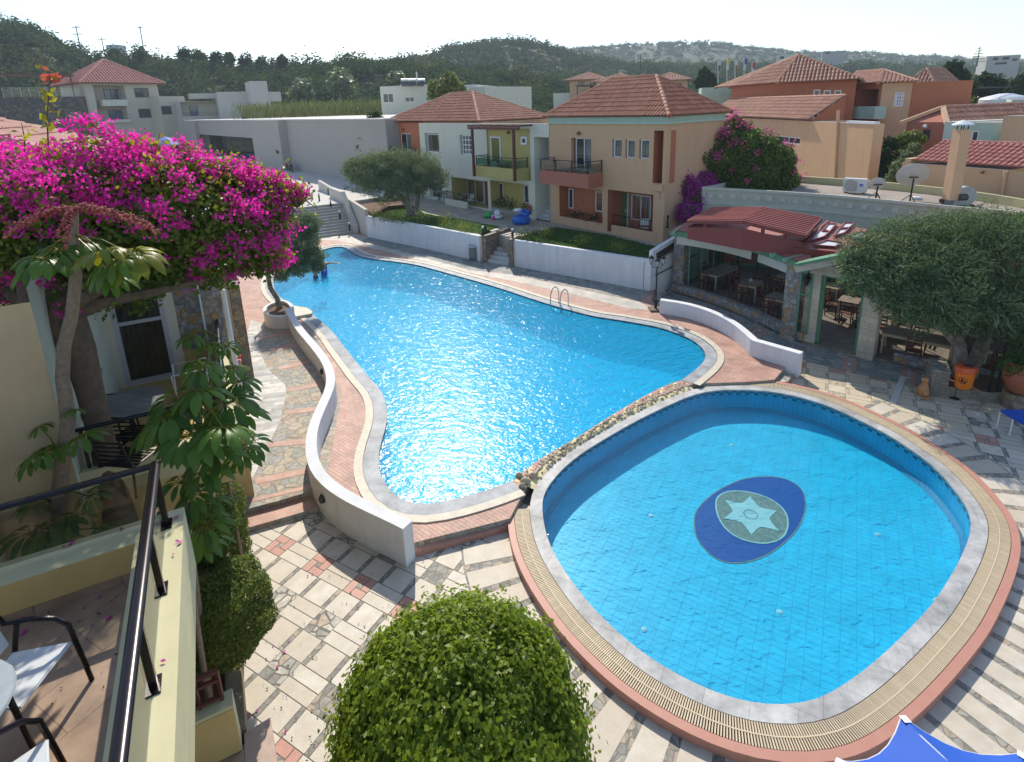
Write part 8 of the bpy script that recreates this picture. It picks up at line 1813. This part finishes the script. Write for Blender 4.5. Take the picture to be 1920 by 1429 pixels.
tree('potted_shrub','feathery green shrub growing in the large terracotta pot','plant',tuple(p+[0,0,1.2]),[([p+[0,0,1.2],p+[0,0,1.6]],[.04,.02])],[(p[0],p[1],p[2]+1.65,.5),(p[0]-.45,p[1]-.1,p[2]+1.35,.35),(p[0]+.3,p[1],p[2]+1.5,.4)],3500,.09,.03,tg1,bark,lo=.2)
for x,lab in ((1853,'left'),(1868,'right')):
    a=G(x,737,.3); mb=MB(ori=a); mb.tube([a,a+[0,0,1.75]],.035,blackm,8); tag(mb.build('black_post'),lab+' of two black posts between the orange bin and the terracotta pot','post','pair of black posts in the olive planter')
# blue lounger corner at right edge
bluef=mat('blue_canvas',(.008,.085,.46),.7,noise=.2,nscale=3); wf=mat('white_canvas_tab',(.75,.75,.75),.7)
q_=[G(1876,768,.5),G(1932,768,.5),G(1932,800,.5),G(1900,783,.5)]; mb=MB(ori=q_[0]); mb.prism([tuple(v[:2]) for v in q_],.44,.5,bluef,bottom=True)
for v in q_: mb.tube([(v[0],v[1],0),(v[0],v[1],.45)],.02,bw,6)
tag(mb.build('sun_lounger'),'corner of a blue sun lounger at the right edge below the pot','sun lounger')
# blue umbrella at lower right
zU=2.25; T1=G(1691,1343,zU); T2=G(1566,1427,zU); mid=(T1+T2)/2; v=(T1-T2)[:2]; L_=np.linalg.norm(v); v/=L_; pn=np.array([v[1],-v[0]]); 
if pn@np.array([1,-1])<0: pn=-pn
Rr=L_/2/math.sin(math.pi/8); ap=Rr*math.cos(math.pi/8); cu=mid[:2]+pn*ap
o=empty('sun_umbrella','blue octagonal pool umbrella with white corner tabs, cropped by the lower right corner','umbrella',(*cu,0))
a0=math.atan2(*(T1[:2]-cu)[::-1]); sgn=1
mb=MB(ori=o.location); ns=8; K=6; rows=5
def up(a,t,sag): return (cu[0]+Rr*t*math.cos(a),cu[1]+Rr*t*math.sin(a),zU+.62*(1-t)**1.15-sag)
for i in range(ns):
    A0=a0+i*math.pi/4; A1=A0+math.pi/4; V=[]
    for r in range(rows+1):
        t=r/rows
        for k in range(K+1):
            s=k/K; P0=np.array(up(A0,t,0)); P1=np.array(up(A1,t,0)); q_=P0*(1-s)+P1*s; bow=4*s*(1-s)*t
            q_[2]-=.07*bow; q_[:2]+= (cu-q_[:2])*.09*bow; V.append(tuple(q_))
    mb.add(V,[(r*(K+1)+k,r*(K+1)+k+1,(r+1)*(K+1)+k+1,(r+1)*(K+1)+k) for r in range(rows) for k in range(K)],bluef)
    edge=V[-(K+1):]; mb.tube([np.array(e)+[0,0,-.004] for e in edge],.008,wf,5,cap=False)
mb.build('canopy',o,smooth='auto')
for i in range(ns):
    A0=a0+i*math.pi/4; mb=MB(ori=o.location); e=np.array(up(A0,1,0)); inn=np.array(up(A0,.93,0)); td=np.array([-math.sin(A0),math.cos(A0),0]); mb.add([e-td*.035+[0,0,.012],e+td*.035+[0,0,.012],inn+td*.035+[0,0,.012],inn-td*.035+[0,0,.012]],[(0,1,2,3)],wf); mb.build('corner_tab',o)
    mb=MB(ori=o.location); mb.tube([np.array(up(A0,0,0))-[0,0,.06],e-[0,0,.03]],.01,bw,5); mb.build('rib',o)
mb=MB(ori=o.location); mb.tube([(*cu,0),(*cu,zU+.68)],.022,bw,8); mb.build('pole',o)
# blue umbrella on the hall terrace
p=PY(312,272,70); o=empty('sun_umbrella','small blue umbrella seen behind the bougainvillea before the grey hall','umbrella',p); mb=MB(ori=p); h=PY(305,256,70)[2]-p[2]; mb.lathe([(2.0,0),(2.0,.05),(1.1,h*.6),(.02,h)],mat('mid_blue_canvas',(.06,.12,.42),.7),p,8); mb.build('canopy',o); mb=MB(ori=p); mb.tube([p-[0,0,4],p+[0,0,h]],.05,bw,6); mb.build('pole',o)
# pool toys on the terrace
def onter(x,y,dz=0): return G(x,y,ZT+dz)
blp=mat('blue_vinyl',(.01,.12,.50),.25); grn=mat('green_vinyl',(.05,.40,.10),.3); pnk=mat('pink_vinyl',(.60,.06,.35),.3); wv=mat('white_vinyl',(.7,.72,.75),.3)
def torus(mb,c,R1_,r1,m,n=18,k=8,sz=1.,rx=0):
    V=[]; 
    for i in range(n):
        for j in range(k):
            a=2*math.pi*i/n;b=2*math.pi*j/k; x=(R1_+r1*math.cos(b))*math.cos(a); y=(R1_+r1*math.cos(b))*math.sin(a); z=r1*math.sin(b)*sz; V.append((c[0]+x,c[1]+y*math.cos(rx)-z*math.sin(rx),c[2]+y*math.sin(rx)+z*math.cos(rx)))
    mb.add(V,[(i*k+j,((i+1)%n)*k+j,((i+1)%n)*k+(j+1)%k,i*k+(j+1)%k) for i in range(n) for j in range(k)],m)
p=onter(977,412,.25); mb=MB(ori=p); torus(mb,p,.34,.24,blp,sz=1.1); tag(mb.build('inflatable_ring',smooth=True),'big blue inflatable ring on the terrace below the mustard recess','pool toy')
p=onter(985,399,.62); mb=MB(ori=p); torus(mb,p,.2,.13,blp,rx=.4); tag(mb.build('inflatable_ring',smooth=True),'smaller dark blue float lying on top of the big blue ring','pool toy')
p=onter(971,397,.62); mb=MB(ori=p); mb.lathe([(.001,0),(.28,.02),(.3,.1),(.2,.2),(.001,.22)],wv,p,12,1,.6); tag(mb.build('inflatable_mat',smooth=True),'white inflatable mat leaning on the big blue ring','pool toy')
p=onter(915,407,.05); mb=MB(ori=p); mb.lathe([(.001,0),(.3,.0),(.26,.18),(.1,.35),(.001,.36)],grn,p,9,1.1,.7); tag(mb.build('inflatable_toy',smooth=True),'green inflatable toy left of the white one on the terrace','pool toy')
p=onter(932,409,.05); mb=MB(ori=p); torus(mb,p+[0,0,.1],.25,.12,wv); torus(mb,p+[.02,0,.35],.10,.09,wv,rx=1.2); tag(mb.build('inflatable_swan',smooth=True),'white inflatable swan-like float on the terrace paving','pool toy')
p=onter(926,411,.04); mb=MB(ori=p); mb.sph(p+[0,0,.1],.13,pnk,10,6); tag(mb.build('beach_ball',smooth=True),'small pink ball between the green and white floats','pool toy')
u,w=FH.fp(996,392); p=FH.P(u,.12,w-.3); o=empty('fire_extinguisher','red fire extinguisher hung beside the stairwell of the cream house','fire extinguisher',p); mb=MB(ori=p); mb.lathe([(.001,0),(.08,0),(.085,.05),(.085,.42),(.03,.5),(.03,.55),(.001,.56)],mat('signal_red',(.45,.015,.015),.4),p,12); mb.build('cylinder',o,smooth='auto'); mb=MB(ori=p); mb.tube([np.array(p)+[0,0,.55],np.array(p)+[.1,0,.5],np.array(p)+[.1,0,.2]],.014,blackm,5); mb.bar(np.array(p)+[-.03,0,.57],np.array(p)+[.1,0,.6],.03,.02,blackm); mb.build('hose',o)
u,w=FH.fp(905,226,-3); p=FH.P(u,-3,7.1); o=empty('air_conditioner','white air conditioner on the cream house roof behind the parapet','air conditioner',p); mb=MB(ori=p); f9=Fac(p,u=FH.u); mb.box(-.45,-.15,0,.45,.15,.65,bw,f9.T()); mb.build('casing',o); mb=MB(ori=p); mb.lathe([(.24,0),(.24,.02),(.001,.02)],grayd,(0,0,0),16); mb.v=[f9.P(x-.1,.16+z,7.1+y+.33) for x,y,z in mb.v]; mb.build('fan_grille',o)
u,w=FH.fp(930,226,-3); p=FH.P(u,-3.5,7.1); mb=MB(ori=p); mb.box(-1,-.4,0,1.2,.4,.55,bw,Fac(p,u=FH.u).T()); mb.box(-1.1,-.6,.6,2.3,.6,.68,bw,Fac(p,u=FH.u).T()); mb.box(1.6,-.1,0,1.7,.1,.6,bw,Fac(p,u=FH.u).T()); tag(mb.build('roof_tank'),'low white tank with a flat lid on the cream house roof','tank')
# floor drain strips
mb=MB(); a,b=G(1694,706,.02),G(1674,756,.02); mb.bar(a,b,.16,.01,mat('pale_drain_strip',(.55,.53,.48),.5)); mb.ori=a; tag(mb.build('drain_strip'),'pale slotted drain strip across the beige paving by the round pool','drain')
# ---------------- people
skin=mat('tanned_skin',(.42,.22,.14),.5,sub=.05); hairm=mat('brown_hair',(.07,.04,.02),.7)
def skinbody(name,verts,edges,radii,m,par,sub=2):
    me=bpy.data.meshes.new(name); me.from_pydata(verts,edges,[]); o=bpy.data.objects.new(name,me); COL.objects.link(o)
    md=o.modifiers.new('s','SKIN'); me.skin_vertices[0].data[0].use_root=True
    for i,rr in enumerate(radii): me.skin_vertices[0].data[i].radius=(rr,rr) if not hasattr(rr,'__len__') else rr
    md.branch_smoothing=.4; md2=o.modifiers.new('u','SUBSURF'); md2.levels=sub; md2.render_levels=sub
    dg_=bpy.context.evaluated_depsgraph_get(); ev=o.evaluated_get(dg_); m2=bpy.data.meshes.new_from_object(ev); o.modifiers.clear(); o.data=m2; m2.materials.clear(); m2.materials.append(m)
    for p_ in m2.polygons: p_.use_smooth=True; p_.material_index=0
    if par: o.parent=par
    return o
def swimmer(p,s,rz,label,suit,armL,armR,hl):
    o=empty('person',label,'person',p,rz,group='two children playing in the shallow pool')
    V=[(0,0,-.15),(0,0,.08),(0,0,.30),(0,0,.44),(0,.0,.52),(0,-.01,.62),(0,-.015,.70),(-.15,0,.41),(.15,0,.41)]; Rd=[.12,(.12,.09),(.135,.10),(.10,.08),.045,.085,.07,.05,.05]; E_2=[(0,1),(1,2),(2,3),(3,4),(4,5),(5,6),(3,7),(3,8)]
    for sd,arm,root in ((-1,armL,7),(1,armR,8)):
        k=len(V); V+=[arm[0],arm[1],arm[2]]; Rd+=[.036,.028,.024]; E_2+=[(root,k),(k,k+1),(k+1,k+2)]
        hb=Vector(arm[2]); dv=(hb-Vector(arm[1])).normalized(); sx=dv.cross(Vector((0,0,1))).normalized()
        for j in range(4): kk=len(V); V.append(tuple(hb+dv*.07+sx*(.016*(j-1.5)))); Rd.append(.008); E_2.append((k+2,kk))
        kk=len(V); V.append(tuple(hb+dv*.02+sx*.04)); Rd.append(.009); E_2.append((k+2,kk))
    for sd in (-1,1): k=len(V); V+=[(sd*.09,.02,-.32),(sd*.09,.05,-.44)]; Rd+=[.07,.055]; E_2+=[(0,k),(k,k+1)]
    V=[(x*s,y*s,z*s) for x,y,z in V]; Rd=[(tuple(q_*s for q_ in r) if hasattr(r,'__len__') else r*s) for r in Rd]
    skinbody('body',V,E_2,Rd,skin,o)
    mb=MB(); mb.sph((0,.015*s,.665*s),.098*s,hairm,12,8,1.05); 
    if hl: mb.tube([(0,.07*s,.66*s),(0,.11*s,.55*s),(0,.10*s,.44*s)],[.05*s,.045*s,.02*s],hairm,8)
    mb.v=[v for v in mb.v]; mb.build('hair',o,smooth=True); 
    mb=MB(); 
    for sx in (-1,1): mb.sph((sx*.034*s,-.085*s,.655*s),.010*s,blackm,6,4)
    mb.sph((0,-.10*s,.635*s),.014*s,skin,6,4); mb.bar((-.02*s,-.09*s,.605*s),(.02*s,-.09*s,.605*s),.008*s,.008*s,mat('lips',(.35,.10,.08),.5)); mb.build('face',o)
    mb=MB(); prof=[(.128,-.12),(.128,.06),(.142,.28),(.135,.36),(.11,.40)] if suit[1] else [(.128,-.16),(.13,0),(.13,.06)]
    mb.lathe([(r*s,z*s) for r,z in prof],suit[0],(0,0,0),16,1,.76); mb.f=[f for f in mb.f if len(f)==4]; mb.m=[0]*len(mb.f); mb.build('swimsuit',o,smooth=True); return o
# bodies face towards the camera
swimmer(G(608,513,.245),1.28,R(10),'girl in a blue and pink swimsuit with outstretched arms in the pool',(mat('blue_swimsuit',(.05,.08,.45),.6),1),[(-.26,-.03,.33),(-.36,-.05,.22),(-.34,-.08,.10)],[(.30,-.02,.44),(.46,-.04,.42),(.60,-.05,.41)],1)
swimmer(G(592,519,.245),1.0,R(-15),'smaller child left of the girl, arms stretched low over the water',(mat('dark_trunks',(.05,.07,.10),.6),0),[(-.26,-.05,.34),(-.42,-.08,.26),(-.55,-.10,.20)],[(.28,-.04,.40),(.45,-.05,.38),(.60,-.06,.38)],0)
# ---------------- ginger cat, sitting with its back to us
fur=mat('ginger_fur',(.42,.18,.06),.9,noise=.8,nscale=11,col2=(.60,.34,.16),bump=.5,bscale=60); furw=mat('white_fur',(.65,.58,.48),.9,bump=.4,bscale=60)
pcat=G(1730,742,0); o=empty('cat','ginger and white cat sitting upright beside the ledge-stone pier','cat',pcat,R(-160))
mb=MB(); mb.lathe([(.001,0),(.11,.005),(.15,.05),(.155,.13),(.135,.24),(.10,.34),(.072,.41),(.068,.43),(.085,.47),(.088,.51),(.07,.555),(.03,.58),(.001,.582)],fur,(0,0,0),18,1,.85)
for s in (-1,1): mb.tube([(s*.05,-.07,.30),(s*.055,-.13,.15),(s*.05,-.15,.02),(s*.05,-.19,.015)],[.04,.028,.028,.022],fur,8)
mb.tube([(0,-.05,.49),(0,-.10,.485)],[.05,.03],fur,8); mb.tube([(0,.12,.04),(.08,.19,.035),(.17,.17,.03),(.24,.10,.03)],[.035,.032,.03,.02],fur,8); mb.build('body',o,smooth='auto')
mb=MB()
for s in (-1,1): mb.add([(s*.015,-.09,.575),(s*.055,-.09,.565),(s*.045,-.085,.635),(s*.035,-.07,.575)],[(0,1,2),(1,3,2),(3,0,2)],fur)
mb.build('ear',o); mb=MB(); mb.lathe([(.001,0),(.05,.01),(.055,.08),(.03,.14),(.001,.15)],furw,(.045,.055,.2),8,.5,.35); mb.build('white_patch',o,smooth=True)
mb=MB(); [mb.sph((s*.022,-.165,.54),.008,blackm,6,4) for s in (-1,1)]; mb.build('eyes',o)
# restaurant path: slate slabs with red bands along the plinth
def ov0(name,px,z,m):
    pts=[tuple(G(x,y,0)[:2]) for x,y in px]; 
    if area2(pts)<0: pts=pts[::-1]
    mb=MB(); mb.add([(x,y,z) for x,y in pts],[tuple(range(len(pts)))],m); return mb.build(name,k='structure')
path_px=[(1240,556),(1258,548),(1330,570),(1400,598),(1470,632),(1503,645),(1607,670),(1640,676),(1760,706),(1760,740),(1700,722),(1600,700),(1520,680),(1470,662),(1400,628),(1330,600),(1240,572)]
ov0('slate_path',path_px,.012,greystone)
for i,(a,b,c_,d) in enumerate([((1300,572),(1316,577),(1295,595),(1279,588)),((1345,592),(1362,597),(1344,612),(1328,606)),((1422,612),(1440,620),(1420,640),(1402,630)),((1582,668),(1608,674),(1602,700),(1580,695)),((1690,692),(1718,699),(1716,727),(1690,720))]):
    ov0('red_band',[a,b,c_,d],.017,redtile); m_1=[((a[0]+b[0])/2-3,(a[1]+b[1])/2-1),((a[0]+b[0])/2+4,(a[1]+b[1])/2+1),((c_[0]+d[0])/2+4,(c_[1]+d[1])/2+1),((c_[0]+d[0])/2-4,(c_[1]+d[1])/2-1)]; ov0('pebble_band',m_1,.021,slate2)
# ================================================================== light
w=bpy.data.worlds.new('World'); sc.world=w; w.use_nodes=True; N=w.node_tree.nodes; L=w.node_tree.links
sky=N.new('ShaderNodeTexSky'); sky.sky_type='NISHITA'; sky.sun_disc=False; sky.sun_elevation=R(42); sky.sun_rotation=R(-8.7)
sky.air_density=1.0; sky.dust_density=.5; sky.ozone_density=1.2; sky.altitude=20
L.new(sky.outputs[0],N['Background'].inputs[0]); N['Background'].inputs[1].default_value=.148
sd=bpy.data.lights.new('sun','SUN'); so=bpy.data.objects.new('sun',sd); COL.objects.link(so)
sd.energy=3.85; sd.angle=R(.55); sd.color=(1,.93,.81)
az=R(-8.7); el=R(42); tosun=Vector((math.sin(az)*math.cos(el),math.cos(az)*math.cos(el),math.sin(el)))
so.rotation_euler=tosun.to_track_quat('Z','Y').to_euler(); so.location=(0,0,60)
sc.view_settings.view_transform='Standard'; sc.view_settings.look='None'; sc.view_settings.exposure=.42; sc.view_settings.gamma=1; sc.view_settings.use_curve_mapping=False
sc.cycles.max_bounces=7; sc.cycles.transparent_max_bounces=12; sc.cycles.diffuse_bounces=3; sc.cycles.glossy_bounces=3; sc.cycles.volume_bounces=1
sc.cycles.use_adaptive_sampling=True; sc.cycles.adaptive_threshold=.02
try: sc.cycles.use_denoising=True
except Exception: pass

hz_=bpy.data.materials.new('haze_air'); hz_.use_nodes=True; N=hz_.node_tree.nodes; L=hz_.node_tree.links; N.remove(N['Principled BSDF']); v=N.new('ShaderNodeVolumePrincipled'); v.inputs['Color'].default_value=(.72,.83,.97,1); v.inputs['Density'].default_value=.00035; v.inputs['Anisotropy'].default_value=.2; L.new(v.outputs[0],N['Material Output'].inputs['Volume'])
mb=MB(); mb.box(-1700,-60,-3,1700,1600,130,hz_); o=mb.build('haze',k='stuff'); tag(o,'thin pale blue summer haze over the resort and hills','haze')
